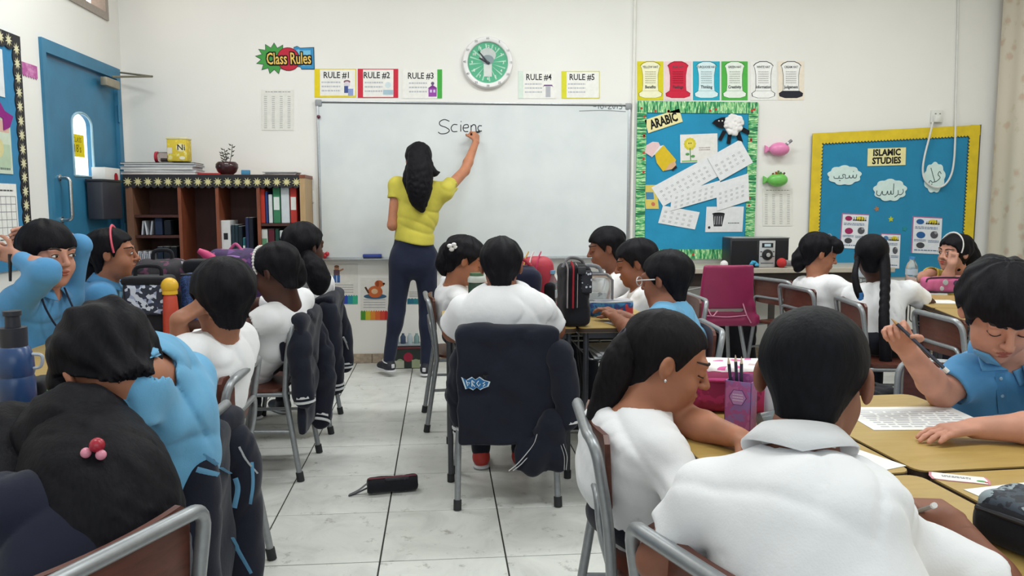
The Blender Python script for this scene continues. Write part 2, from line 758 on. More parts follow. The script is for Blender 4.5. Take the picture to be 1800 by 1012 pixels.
    def mesh(self, h, fine=(), relax=1, pad=0.02):
        lo, hi = self.lo - pad, self.hi + pad
        V, F = surface_nets(self.grid(lo, hi, h), lo, h, relax)
        Vs, Fs = [V], [F]
        n = len(V)
        for flo, fhi, fh in fine:
            flo, fhi = np.asarray(flo, float), np.asarray(fhi, float)
            cen = Vs[0][Fs[0]].mean(1)
            inside = ((cen > flo + h * 0.9) & (cen < fhi - h * 0.9)).all(1)
            Fs[0] = Fs[0][~inside]
            v, f = surface_nets(self.grid(flo, fhi, fh), flo, fh, relax)
            Vs.append(v); Fs.append(f + n); n += len(v)
        V, F = np.concatenate(Vs), np.concatenate(Fs)
        used = np.unique(F)
        mp = np.zeros(len(V), dtype=np.int64); mp[used] = np.arange(len(used))
        return V[used], mp[F]


_CORN = np.array([(i, j, k) for i in (0, 1) for j in (0, 1) for k in (0, 1)])
_EDG = [(a, b) for a in range(8) for b in range(a + 1, 8) if np.abs(_CORN[a] - _CORN[b]).sum() == 1]


def surface_nets(f, lo, h, relax=1):
    ins = f < 0
    c = np.zeros(tuple(s - 1 for s in f.shape), dtype=np.int8)
    nx, ny, nz = c.shape
    for i, j, k in _CORN:
        c += ins[i:i + nx, j:j + ny, k:k + nz]
    act = (c > 0) & (c < 8)
    ii = np.argwhere(act)
    idx = np.full(c.shape, -1, dtype=np.int64)
    idx[act] = np.arange(len(ii))
    vals = np.stack([f[ii[:, 0] + i, ii[:, 1] + j, ii[:, 2] + k] for i, j, k in _CORN], 1)
    pos = np.zeros((len(ii), 3)); cnt = np.zeros(len(ii))
    for a, b in _EDG:
        va, vb = vals[:, a], vals[:, b]
        m = (va < 0) != (vb < 0)
        t = np.where(m, va / np.where(m, va - vb, 1), 0)
        pos += np.where(m[:, None], _CORN[a] + t[:, None] * (_CORN[b] - _CORN[a]), 0)
        cnt += m
    V = (ii + pos / cnt[:, None]) * h + np.asarray(lo)
    FS = []
    for ax in range(3):
        b, d = (ax + 1) % 3, (ax + 2) % 3
        s0 = np.moveaxis(ins, (ax, b, d), (0, 1, 2))
        I = np.moveaxis(idx, (ax, b, d), (0, 1, 2))
        p, q = s0[:-1, 1:-1, 1:-1], s0[1:, 1:-1, 1:-1]
        e = np.argwhere(p != q)
        if not len(e): continue
        i, j, k = e[:, 0], e[:, 1] + 1, e[:, 2] + 1
        Q = np.stack([I[i, j - 1, k - 1], I[i, j, k - 1], I[i, j, k], I[i, j - 1, k]], 1)
        fl = ~p[e[:, 0], e[:, 1], e[:, 2]]
        Q[fl] = Q[fl][:, ::-1]
        FS.append(Q)
    F = np.concatenate(FS) if FS else np.zeros((0, 4), dtype=np.int64)
    for _ in range(relax):
        acc = np.zeros_like(V); n = np.zeros(len(V))
        for a in range(4):
            for b2 in ((a + 1) % 4,):
                for s, t in ((a, b2), (b2, a)):
                    for d in range(3):
                        acc[:, d] += np.bincount(F[:, s], V[F[:, t], d], len(V))
                    n += np.bincount(F[:, s], minlength=len(V))
        ok = n > 0
        V[ok] = V[ok] * 0.5 + acc[ok] / n[ok, None] * 0.5
    return V, F


def folds(amp, scale=1.0, seed=0):
    """cheap wrinkle displacement for cloth"""
    r = np.random.default_rng(seed)
    ws = [(r.normal(size=3) * s * scale, r.uniform(0, 6.28), a) for s, a in ((16, 0.5), (26, 0.4), (38, 0.3), (24, 0.4))]
    w0 = r.normal(size=3) * 9 * scale

    def fn(X, Y, Z):
        q = np.sin(X * w0[0] + Y * w0[1] + Z * w0[2]) * 1.2
        out = 0
        for w, ph, a in ws:
            out = out + a * np.sin(X * w[0] + Y * w[1] + Z * w[2] + ph + q)
        for w, ph, a in ws[:3]:                                        # narrow creases between the soft waves
            g = np.sin(X * w[1] * .6 + Y * w[2] * .6 + Z * w[0] * .45 + ph * 2 + 1.2 * q)
            out = out + 1.7 * (1 - np.abs(g)) ** 4 * np.clip(np.sin(X * w[2] * .35 + Y * w[0] * .35 + Z * w[1] * .35 + ph) + .2, 0, 1)
        return (out * amp).astype(np.float32)
    return fn
# =================================================================== ROOM SHELL
WALL_R, CEIL = 4.36, 3.2
paint = pm('wall_paint', 'eae8e4', 0.85, 0.008, 2.0, 0.08, 60)
ceil_paint = pm('ceiling_paint', 'f1f0ec', 0.9, 0.02)


def struct(name, geo, mat, parent=None, smooth=0):
    o = obj(name, geo, mat, parent, smooth=smooth)
    if parent is None: o['kind'] = 'structure'
    return o


struct('wall_front', box((WALL_L - 0.2, WALL_Y, 0), (WALL_R + 0.3, WALL_Y + 0.15, CEIL)), paint)
# left wall with a doorway and a high window cut out of it
DY0, DY1, DZ = 4.82, 5.93, 2.13
WY0, WY1, WZ0, WZ1 = 3.6, 5.80, 2.43, 3.05
L0, L1 = WALL_L - 0.15, WALL_L
struct('wall_left', [box((L0, -3.2, 0), (L1, WY0, CEIL)), box((L0, WY0, 0), (L1, DY0, WZ0)), box((L0, DY0, DZ), (L1, DY1, WZ0)),
                     box((L0, DY1, 0), (L1, WALL_Y, WZ0)), box((L0, WY1, WZ0), (L1, WALL_Y, CEIL)), box((L0, WY0, WZ1), (L1, WY1, CEIL))], paint)
struct('wall_right', box((WALL_R, -3.2, 0), (WALL_R + 0.15, WALL_Y, CEIL)), pm('right_wall_paint', 'd9cfbd', 0.85, 0.03, 4.0))
struct('ceiling', box((WALL_L - 0.2, -3.2, CEIL), (WALL_R + 0.2, WALL_Y + 0.15, CEIL + 0.1)), ceil_paint)

# ---- floor: grout bed with every tile in view laid singly
grout = pm('dark_grout', '2c2b2a', 0.9, 0.1)


def tile_mat():
    m, nt, b = new_mat('grey_marbled_tile')
    v = coords(nt)
    oi = N(nt, 'ShaderNodeObjectInfo')
    add = N(nt, 'ShaderNodeVectorMath', _operation='ADD')
    cm = N(nt, 'ShaderNodeCombineXYZ')
    sc = N(nt, 'ShaderNodeMath', _operation='MULTIPLY'); sc.inputs[1].default_value = 40
    nt.links.new(oi.outputs['Random'], sc.inputs[0])
    nt.links.new(sc.outputs[0], cm.inputs[0]); nt.links.new(sc.outputs[0], cm.inputs[1])
    nt.links.new(v, add.inputs[0]); nt.links.new(cm.outputs[0], add.inputs[1])
    n = N(nt, 'ShaderNodeTexNoise', Scale=4.5, Detail=8.0, Roughness=0.65, Distortion=1.0)
    nt.links.new(add.outputs[0], n.inputs['Vector'])
    c = ramp(nt, n.outputs['Fac'], [(0.25, 'bebfbb'), (0.5, 'd4d5d1'), (0.75, 'dfe0db')])
    n2 = N(nt, 'ShaderNodeTexNoise', Scale=11.0, Detail=5.0, Roughness=0.8)
    nt.links.new(add.outputs[0], n2.inputs['Vector'])
    sm = ramp(nt, n2.outputs['Fac'], [(0.30, '918b86'), (0.42, 'ffffff')])
    mx = N(nt, 'ShaderNodeMix', _data_type='RGBA', _blend_type='MULTIPLY')
    mx.inputs['Factor'].default_value = 0.7
    nt.links.new(c, mx.inputs[6]); nt.links.new(sm, mx.inputs[7])
    nt.links.new(mx.outputs[2], b.inputs['Base Color'])
    b.inputs['Roughness'].default_value = 0.32
    b.inputs['Specular IOR Level'].default_value = 0.45
    bump(nt, b, n2.outputs['Fac'], 0.03, 0.002)
    return m


TM = tile_mat()
floor = struct('floor', box((WALL_L - 0.2, -3.2, -0.12), (WALL_R + 0.2, WALL_Y + 0.15, -0.004)), grout)
TX0, TY0, TSX, TSY = -0.215, 2.60, 0.426, 0.436
tile_me, tile_cut = None, None
far_tiles = []
for i in range(-6, 12):
    for j in range(-14, 9):
        x0, x1 = max(TX0 + TSX * i, WALL_L), min(TX0 + TSX * (i + 1), WALL_R)
        y0, y1 = TY0 + TSY * j, min(TY0 + TSY * (j + 1), WALL_Y)
        if x1 - x0 < 0.02 or y1 - y0 < 0.02: continue
        g = 0.0028
        full = x1 - x0 > TSX - 1e-3 and y1 - y0 > TSY - 1e-3
        if y1 < 0.9:
            far_tiles.append(box((x0 + g, y0 + g, -0.012), (x1 - g, y1 - g, 0)))
            continue
        if full and tile_me is not None:
            o = bpy.data.objects.new('floor_tile', tile_me); COL.objects.link(o); o.parent = floor
        else:
            hx, hy = (x1 - x0) / 2 - g, (y1 - y0) / 2 - g
            o = obj('floor_tile', rbox((0, 0, -0.006), (hx, hy, 0.006), 0.0012, 1), TM, floor, local=True, smooth=0)
            if full: tile_me = o.data
        o.location = ((x0 + x1) / 2, (y0 + y1) / 2, random.uniform(-0.0004, 0))
o = obj('floor_tile_field', far_tiles, TM, floor, smooth=0); o['kind'] = 'stuff'

# ---- stone skirting along the front wall, in lengths
sk = struct('baseboard_front', box((WALL_L, WALL_Y - 0.004, 0), (WALL_R, WALL_Y, 0.07)), grout)
stone = pm('skirting_stone', 'a79684', 0.55, 0.12, 30, 0.1)
x = WALL_L
while x < WALL_R - 0.02:
    x1 = min(x + 0.43, WALL_R)
    obj('skirting_tile', rbox(((x + x1) / 2, WALL_Y - 0.008, 0.036), ((x1 - x) / 2 - 0.0015, 0.006, 0.036), 0.002, 1), stone, sk, smooth=0)
    x = x1
sl = struct('baseboard_left', box((WALL_L, -3.2, 0), (WALL_L + 0.012, DY0 - 0.06, 0.07)), stone)
# round service pipe boxed on the wall beside the board
px0, pz0 = wl(1114, 100)
pipe = struct('trim_1', tube([(px0, WALL_Y - 0.012, 0.9), (px0, WALL_Y - 0.012, CEIL)], 0.013, 10), pm('pipe_paint', 'e4e2dc', 0.6, 0.02), smooth=40)

# ---- clerestory window in the left wall
alu = metal_mat('window_aluminium', 'a89d94', 0.5, 0.4)
day = emit_mat('bright_sky_glass', 'fbeade', 1.25)
wn = struct('window_1', [box((L0 + 0.03, WY0, WZ0), (L1 + 0.012, WY1, WZ0 + 0.05)), box((L0 + 0.03, WY0, WZ1 - 0.05), (L1 + 0.012, WY1, WZ1)),
                         box((L0 + 0.03, WY1 - 0.05, WZ0 + .05), (L1 + 0.012, WY1, WZ1 - .05)), box((L0 + 0.03, WY0, WZ0 + .05), (L1 + 0.012, WY0 + 0.05, WZ1 - .05))], alu)
obj('mullion', box((L0 + 0.04, 5.50, WZ0 + 0.05), (L1 - 0.02, 5.525, WZ1 - 0.05)), pm('dark_gasket', '3b2e2c', 0.6), wn, smooth=0)
obj('window_pane', box((L0 + 0.06, WY0 + 0.05, WZ0 + 0.05), (L0 + 0.07, WY1 - 0.05, WZ1 - 0.05)), day, wn, smooth=0)

# ---- blue classroom door
blue = pm('blue_door_paint', '2f7397', 0.45, 0.06, 5.0, 0.08, 40)
blue2 = pm('blue_frame_paint', '35789b', 0.5, 0.05, 6.0)
dr = struct('door_1', [box((L1 - 0.10, DY0, 0), (L1 + 0.018, DY0 + 0.045, DZ)), box((L1 - 0.10, DY1 - 0.06, 0), (L1 + 0.018, DY1, DZ)),
                       box((L1 - 0.10, DY0 + .045, DZ - 0.075), (L1 + 0.018, DY1 - .06, DZ))], blue2)
# leaf with an arched light cut through it
gy0, gy1, gz0, gz1 = 5.19, 5.47, 1.37, 1.765
arch = [(gy0, gz0)] + [(gy1, gz0)] + [((gy0 + gy1) / 2 + (gy1 - gy0) / 2 * math.cos(a), gz1 - 0.07 + 0.07 * math.sin(a)) for a in np.linspace(0, math.pi, 13)]
ly0, ly1, lz1 = DY0 + 0.05, DY1 - 0.065, DZ - 0.095
XI, XO = L1 - 0.008, L1 - 0.05


def leaf():
    bm = bmesh.new()
    out = [(ly0, 0.008), (ly1, 0.008), (ly1, lz1), (ly0, lz1)]
    ed = []
    for loop in (out, arch):
        vs = [bm.verts.new((XI, y, z)) for y, z in loop]
        ed += [bm.edges.new((vs[k], vs[(k + 1) % len(vs)])) for k in range(len(vs))]
    bmesh.ops.triangle_fill(bm, use_beauty=True, edges=ed)
    r = bmesh.ops.extrude_face_region(bm, geom=list(bm.faces))
    for v in [g for g in r['geom'] if isinstance(g, bmesh.types.BMVert)]: v.co.x = XO
    bmesh.ops.recalc_face_normals(bm, faces=bm.faces)
    V = np.array([v.co[:] for v in bm.verts]); F = [tuple(v.index for v in f.verts) for f in bm.faces]
    bm.free()
    return V, F


obj('door_leaf', leaf(), blue, dr, smooth=0)
obj('glass_pane', [(np.array([(XO + 0.01, y, z) for y, z in arch]), [tuple(range(len(arch)))])], emit_mat('daylit_door_glass', 'f6fbff', 1.6), dr, smooth=0)
obj('glazing_bead', tube([(XI + 0.002, y, z) for y, z in arch + arch[:1]], 0.008, 6), pm('pale_bead', '9fc0cf', 0.5), dr)
chrome = metal_mat('satin_chrome', 'c8cbcc', 0.25, 0.95)
hy = 4.99
obj('pull_handle', tube(fillet([(XI, hy, 1.35), (XI + 0.06, hy, 1.35), (XI + 0.06, hy, 1.10), (XI, hy, 1.10)], 0.035), 0.011, 10), chrome, dr)
obj('handle_rose', [lathe([(0.02, 0), (0.02, 0.006), (0.012, 0.008)], 14, (XI, hy, z), roty(math.pi / 2)) for z in (1.35, 1.10)], chrome, dr)
obj('hinge', [tube([(L1 + 0.02, DY1 - 0.063, z - 0.06), (L1 + 0.02, DY1 - 0.063, z + 0.06)], 0.009, 8) for z in (1.82, 1.0, 0.3)], blue2, dr)
brass = metal_mat('dull_brass', 'b49a6a', 0.4, 0.6)
clo = obj('door_closer', rbox((L1 + 0.045, 5.68, 2.0), (0.022, 0.11, 0.028), 0.006), metal_mat('closer_body', 'a9a08c', 0.45, 0.5), dr)
clo['label'] = 'metal door closer with a folding arm'
obj('closer_arm', [tube([(L1 + 0.05, 5.70, 2.045), (L1 + 0.26, 5.86, 2.075)], 0.008, 6), tube([(L1 + 0.26, 5.86, 2.075), (L1 + 0.03, 5.90, 2.105)], 0.007, 6)], metal_mat('arm_steel', '8d8a7c', 0.4, 0.7), clo)

# yellow notice on the door glass
yn = obj('notice', box((XI - 0.022, 5.20, 1.49), (XI - 0.02, 5.40, 1.63)), ink('e4cf1c'))
tag(yn, 'yellow paper notice stuck on the arched glass of the blue door', 'notice')
art = Art(Plane((XI - 0.02, 5.30, 1.56), (0, 1, 0), (0, 0, 1)), yn)
art.text('lettering', '8a7c20', 'CLASS', 0, 0.035, 0.045); art.text('lettering', '6a5f18', "18's", 0, -0.02, 0.07)
art.done()
# dark holder on the door with a tissue box in it
hp = thing('wall_holder', 'dark grey plastic holder fixed to the blue door below its window', 'holder', (L1, 5.5, 1.1))
dark = pm('dark_grey_plastic', '33343d', 0.5, 0.04)
obj('holder_body', [rbox((L1 + 0.055, 5.47, 1.22), (0.05, 0.155, 0.125), 0.012)], dark, hp)
obj('holder_lip', rbox((L1 + 0.055, 5.47, 1.345), (0.054, 0.16, 0.008), 0.004), pm('darker_plastic', '2a2b33', 0.5), hp)
tb = thing('tissue_box', 'white carton with a red mark standing in the holder on the blue door', 'box', (L1 + 0.055, 5.5, 1.35))
obj('carton', rbox((L1 + 0.058, 5.50, 1.385), (0.042, 0.12, 0.045), 0.003), pm('white_card', 'dcdad8', 0.7, 0.02), tb)
a = Art(Plane((L1 + 0.1005, 5.5, 1.385), (0, 1, 0), (0, 0, 1)), tb)
a.disc('red_mark', 'a11f2e', 0.05, -0.012, 0.03, 0.026); a.rect('red_mark', 'a11f2e', 0.02, -0.038, 0.08, -0.012)
a.done()

# ---- notice board at the far left
nb = thing('notice_board', 'blue notice board with black starburst border on the left wall', 'notice board', (L1, 4.3, 1.0))
blueboard = cloth_mat('blue_board_cloth', '2f7fae', 0.04)
obj('board_panel', box((L1 + .001, 3.35, 0.85), (L1 + 0.018, 4.57, 2.08)), blueboard, nb, smooth=0)
bl = pm('black_border_card', '1d1c22', 0.6)
NBP = Plane((L1 + 0.018, 3.35, 0.85), (0, 1, 0), (0, 0, 1))


def scallop_strip(pl, x0, y0, x1, y1, depth, bumps, h0, h1):
    """border strip along a line; scalloped on its left side"""
    dx, dy = x1 - x0, y1 - y0
    L = math.hypot(dx, dy)
    tx, ty = dx / L, dy / L
    nx_, ny_ = -ty, tx
    pts = [(x0, y0), (x1, y1)]
    n = bumps * 5
    for k in range(n, -1, -1):
        s = L * k / n
        e = depth * (0.86 + 0.14 * abs(math.sin(math.pi * k / 5)))
        pts.append((x0 + tx * s + nx_ * e, y0 + ty * s + ny_ * e))
    return pl.slab(pts, h0, h1)


obj('border_strip', scallop_strip(NBP, 1.22, 0.0, 1.22, 1.23, 0.085, 16, 0, 0.006), bl, nb, smooth=0)
obj('border_strip', scallop_strip(NBP, 1.22, 1.23, 0.0, 1.23, 0.085, 16, 0, 0.007), bl, nb, smooth=0)


def starburst(pl, x, y, r, h, n=9):
    pts = []
    for k in range(2 * n):
        rr = r * (1 if k % 2 == 0 else 0.42)
        pts.append((x + rr * math.cos(math.pi * k / n), y + rr * math.sin(math.pi * k / n)))
    return pl.slab(pts, h - 0.0008, h)


cream = ink('d8d2ae')
st_ = [starburst(NBP, 1.175, 0.04 + 0.0745 * k, 0.034, 0.0075) for k in range(16)] + [starburst(NBP, 1.10 - 0.076 * k, 1.19, 0.034, 0.0085) for k in range(14)]
obj('printed_starburst', st_, cream, nb, smooth=0)


def sheet(name, label, cat, pl, x0, y0, x1, y1, c='eeeeea', h=0.002, rot=0.0, group=None, t=0.0012):
    """a paper sheet fixed on a plane: returns (object, Art in its own frame with origin at its centre)"""
    cx, cy = (x0 + x1) / 2, (y0 + y1) / 2
    ca, sa = math.cos(rot), math.sin(rot)
    u, v = pl.u * ca + pl.v * sa, -pl.u * sa + pl.v * ca
    o = pl.p(cx, cy, h)
    p2 = Plane(o, u, v)
    w, hh = (x1 - x0) / 2, (y1 - y0) / 2
    ob = bpy.data.objects.new(name, None); COL.objects.link(ob); ob.location = o
    tag(ob, label, cat, group)
    obj('sheet', p2.slab([(-w, -hh), (w, -hh), (w, hh), (-w, hh)], 0, t), ink(c), ob, smooth=0)
    return ob, Art(p2, ob, t)


s, a = sheet('timetable', 'white ruled timetable sheet on the blue board at far left', 'paper', NBP, 0.82, 0.14, 1.09, 0.45)
for k in range(6): a.line('ruled_line', '8d8d93', [(-0.12, -0.11 + 0.04 * k), (0.12, -0.11 + 0.04 * k)], 0.003); a.line('ruled_line', '8d8d93', [(-0.12 + 0.048 * k, -0.11), (-0.12 + 0.048 * k, 0.09)], 0.003)
a.scribble('printed_lettering', '55565c', -0.1, 0.11, 0.1, 0.13, 1); a.scribble('printed_lettering', '55565c', -0.1, -0.14, 0.1, -0.125, 1)
a.done()
s, a = sheet('picture_sheet', 'pastel picture sheet on the blue board at far left', 'paper', NBP, 0.72, 0.50, 1.07, 0.80, 'cdd8c6')
a.rect('picture', 'd8b2a6', -0.15, 0.06, 0.16, 0.12); a.rect('picture', 'b8cbb0', -0.15, -0.12, 0.16, 0.0); a.disc('picture', 'd9cf9a', 0.05, -0.02, 0.05)
a.scribble('printed_lettering', '6b7f75', 0.02, -0.14, 0.15, -0.11, 1); a.done()
s, a = sheet('white_sheet', 'plain white sheet at the top of the blue board at far left', 'paper', NBP, 0.74, 0.89, 1.04, 1.13, 'dfe3e6'); a.done()
bw = obj('paper_bow', NBP.slab([(0.86, 0.83), (0.95, 0.89), (1.02, 0.82), (1.1, 0.80), (1.06, 0.74), (1.0, 0.72), (1.0, 0.78), (0.92, 0.80)], 0.003, 0.007), ink('8e2a80'))
tag(bw, 'magenta paper ribbon pinned between sheets on the far left board', 'decoration')
pk = obj('scalloped_strip', scallop_strip(Plane((L1, 4.62, 1.88), (0, 1, 0), (0, 0, 1)), 0, 0.08, 0.16, 0.08, -0.075, 6, 0.0, 0.004), pattern_mat('pink_ombre', 'noise', [(0, 'b4599a'), (0.5, 'c274a8'), (0.6, 'd08bbb')], 20), smooth=0)
tag(pk, 'short pink scalloped paper strip on the white wall left of the door', 'decoration')

# ---- curtain on the right-hand wall
bm_pts = []
ys = np.linspace(3.0, 5.93, 160)
V, F = [], []
for i, y in enumerate(ys):
    off = 0.045 + 0.010 * math.sin(y * 30) + 0.010 * math.sin(y * 13 + 1)
    for z in (0.25, 1.2, 2.2, 3.1):
        V.append((WALL_R - off, y, z))
    for z in (3.1, 2.2, 1.2, 0.25):
        V.append((WALL_R - off + 0.004, y, z))
for i in range(len(ys) - 1):
    for k in range(8):
        l = (k + 1) % 8
        F.append((i * 8 + k, (i + 1) * 8 + k, (i + 1) * 8 + l, i * 8 + l))
cm_, nt, b = new_mat('beige_floral_curtain')
v = coords(nt)
vo = N(nt, 'ShaderNodeTexVoronoi', Scale=9.0); nt.links.new(v, vo.inputs['Vector'])
nz = N(nt, 'ShaderNodeTexNoise', Scale=24.0, Detail=3.0); nt.links.new(v, nz.inputs['Vector'])
mt = N(nt, 'ShaderNodeMath', _operation='MULTIPLY'); nt.links.new(vo.outputs['Distance'], mt.inputs[0]); nt.links.new(nz.outputs['Fac'], mt.inputs[1])
nt.links.new(ramp(nt, mt.outputs[0], [(0.07, 'c4ad9c'), (0.12, 'c6bda8'), (0.18, 'cfc6b6')]), b.inputs['Base Color'])
b.inputs['Roughness'].default_value = 0.9
cu = obj('curtain', (np.array(V), F), cm_, smooth=60)
tag(cu, 'beige curtain with a faint floral print at the right-hand wall', 'curtain')
# =================================================================== THINGS ON THE FRONT WALL
WP = Plane((0, WALL_Y, 0), (1, 0, 0), (0, 0, 1))          # drawing frame of the wall: x, z


def quad_sheet(name, label, cat, pxs, c, h=0.0015, group=None, t=0.0015, plane=WP, fn=wl):
    """paper whose pixel corners (tl, tr, br, bl) are laid back onto the wall; art frame: origin centre, axes along its edges"""
    P = [np.array(fn(*p)) for p in pxs]
    c0 = sum(P) / 4
    ux = (P[1] + P[2] - P[0] - P[3]) / 2
    uy = (P[0] + P[1] - P[2] - P[3]) / 2
    w, hh = np.linalg.norm(ux), np.linalg.norm(uy)
    u3, v3 = (plane.u * ux[0] + plane.v * ux[1]) / w, (plane.u * uy[0] + plane.v * uy[1]) / hh
    o = plane.p(c0[0], c0[1], h)
    n = plane.n
    p2 = Plane(o, u3, v3); p2.n = n
    ob = bpy.data.objects.new(name, None); COL.objects.link(ob); ob.location = o
    tag(ob, label, cat, group)
    loc = [((p - c0) @ ux / w, (p - c0) @ uy / hh) for p in P][::-1]
    obj('sheet', p2.slab([(-w / 2, -hh / 2), (w / 2, -hh / 2), (w / 2, hh / 2), (-w / 2, hh / 2)], 0, t), ink(c), ob, smooth=0)
    return ob, Art(p2, ob, t), w, hh


def rect_px(x0, y0, x1, y1):
    return [(x0, y0), (x1, y0), (x1, y1), (x0, y1)]


# ---------------- whiteboard
bx0, bz1 = wl(556, 177); bx1, _ = wl(1108, 179); _, bz0 = wl(560, 457)
wb = thing('whiteboard', 'large white marker board with a thin aluminium frame on the front wall', 'whiteboard', ((bx0 + bx1) / 2, WALL_Y, bz0))
m, nt, b = new_mat('whiteboard_enamel')
v = coords(nt, 2.0); n = N(nt, 'ShaderNodeTexNoise', Scale=2.0, Detail=5.0); nt.links.new(v, n.inputs['Vector'])
nt.links.new(ramp(nt, n.outputs['Fac'], [(0.35, 'd3d8da'), (0.65, 'dce0e1')]), b.inputs['Base Color']); b.inputs['Roughness'].default_value = 0.22; b.inputs['Specular IOR Level'].default_value = 0.4
obj('writing_surface', box((bx0 + 0.02, WALL_Y - 0.018, bz0 + 0.02), (bx1 - 0.02, WALL_Y, bz1 - 0.02)), m, wb, smooth=0)
alum = metal_mat('board_aluminium', 'aeb2b6', 0.35, 0.7)
for lo, hi in (((bx0, WALL_Y - 0.024, bz1 - 0.014), (bx1, WALL_Y, bz1)), ((bx0, WALL_Y - 0.024, bz0), (bx1, WALL_Y, bz0 + 0.022)),
               ((bx0, WALL_Y - 0.024, bz0), (bx0 + 0.02, WALL_Y, bz1)), ((bx1 - 0.02, WALL_Y - 0.024, bz0), (bx1, WALL_Y, bz1))):
    obj('frame_rail', rbox([(a + c) / 2 for a, c in zip(lo, hi)], [(c - a) / 2 for a, c in zip(lo, hi)], 0.006), alum, wb)
grey_pl = pm('corner_plastic', '8d9094', 0.5)
for cx, cz in ((bx0 + 0.018, bz1 - 0.018), (bx1 - 0.018, bz1 - 0.018), (bx0 + 0.018, bz0 + 0.018), (bx1 - 0.018, bz0 + 0.018)):
    obj('corner_cap', rbox((cx, WALL_Y - 0.014, cz), (0.024, 0.014, 0.024), 0.008), grey_pl, wb)
obj('pen_tray', rbox(((bx0 + bx1) / 2, WALL_Y - 0.05, bz0 + 0.008), ((bx1 - bx0) / 2 - 0.03, 0.032, 0.006), 0.004), alum, wb)
MK = Plane((0, WALL_Y - 0.018, 0), (1, 0, 0), (0, 0, 1))
a = Art(MK, wb, 0.0006)


def stroke(part, c, pts, w, n=5):
    P = smooth_path([np.array(wl(*p, WALL_Y - 0.018)) for p in pts], n)
    a.line(part, c, [tuple(q) for q in P], w)


pen = '33343c'
for s_ in ([(790, 213), (781, 210), (773, 214), (774, 220), (784, 224), (790, 229), (785, 234), (775, 235), (770, 232)],     # S
           [(804, 219), (797, 219), (793, 225), (796, 231), (804, 231)],                                                # c
           [(810, 219), (810, 231)], [(810, 213), (811, 214)],                                                          # i
           [(815, 225), (823, 224), (822, 219), (816, 220), (814, 226), (817, 231), (823, 231)],                        # e
           [(828, 220), (828, 231)], [(828, 223), (832, 219), (836, 221), (837, 231)],                                  # n
           [(847, 221), (842, 221), (840, 226), (843, 230), (847, 230)]):                                               # c
    stroke('handwriting', pen, s_, 0.0065)
stroke('handwriting', '8b9298', [(1018, 195), (1060, 194), (1100, 196)], 0.005)
for s_ in ([(1043, 187), (1048, 187)], [(1052, 182), (1052, 191)], [(1058, 183), (1055, 187), (1058, 191), (1061, 187), (1058, 183)], [(1063, 188), (1066, 188)],
           [(1070, 184), (1073, 183), (1073, 186), (1069, 191), (1075, 191)], [(1079, 183), (1077, 187), (1079, 191), (1081, 187), (1079, 183)],
           [(1085, 183), (1085, 191)], [(1093, 183), (1089, 183), (1089, 186), (1093, 187), (1092, 191), (1088, 191)]):
    stroke('handwriting', '5f666c', s_, 0.005, 3)
a.done()
# small magnets, markers and smudges on the frame
for px_, py_, c_ in ((571, 450, 'b3222f'), (575, 446, 'c02a36'), (568, 447, '9c1f2a')):
    X, Z = wl(px_, py_, WALL_Y - 0.03)
    lab_ = {571: 'lowest red magnet at the lower left corner of the whiteboard', 575: 'upper right red magnet at the lower left corner of the whiteboard', 568: 'leftmost red magnet at the lower left corner of the whiteboard'}[px_]
    tag(obj('magnet', lathe([(0.002, 0), (0.016, 0.0), (0.016, 0.008), (0.009, 0.014), (0.001, 0.015)], 14, (X, WALL_Y - 0.026, Z), rotx(math.pi / 2)), pm('red_magnet_' + c_, c_, 0.4)),
        lab_, 'magnet', group='red magnets on the whiteboard')
X, Z = wl(560, 205, WALL_Y - 0.03)
tag(obj('magnet', lathe([(0.002, 0), (0.013, 0.0), (0.013, 0.008), (0.001, 0.012)], 12, (X, WALL_Y - 0.026, Z), rotx(math.pi / 2)), pm('dark_magnet', '5a2036', 0.4)),
    'small dark magnet near the top of the whiteboard left edge', 'magnet')
for (p0, p1, c_, lab) in (((638, 452), (671, 452), '2f4a9c', 'blue'),):
    A_, B_ = at(*p0, WALL_Y - 0.05), at(*p1, WALL_Y - 0.05)
    er = thing('board_eraser', 'blue board eraser lying on the whiteboard tray left of the teacher', 'eraser', (A_ + B_) / 2)
    c0 = (A_ + B_) / 2
    obj('grip', rbox((c0[0], c0[1], bz0 + 0.034), ((B_[0] - A_[0]) / 2, 0.024, 0.012), 0.006), pm('blue_plastic', '35489b', 0.4), er)
    obj('felt_pad', rbox((c0[0], c0[1], bz0 + 0.0185), ((B_[0] - A_[0]) / 2 - 0.003, 0.022, 0.0045), 0.002), pm('eraser_felt', '2b2f45', 0.9), er)

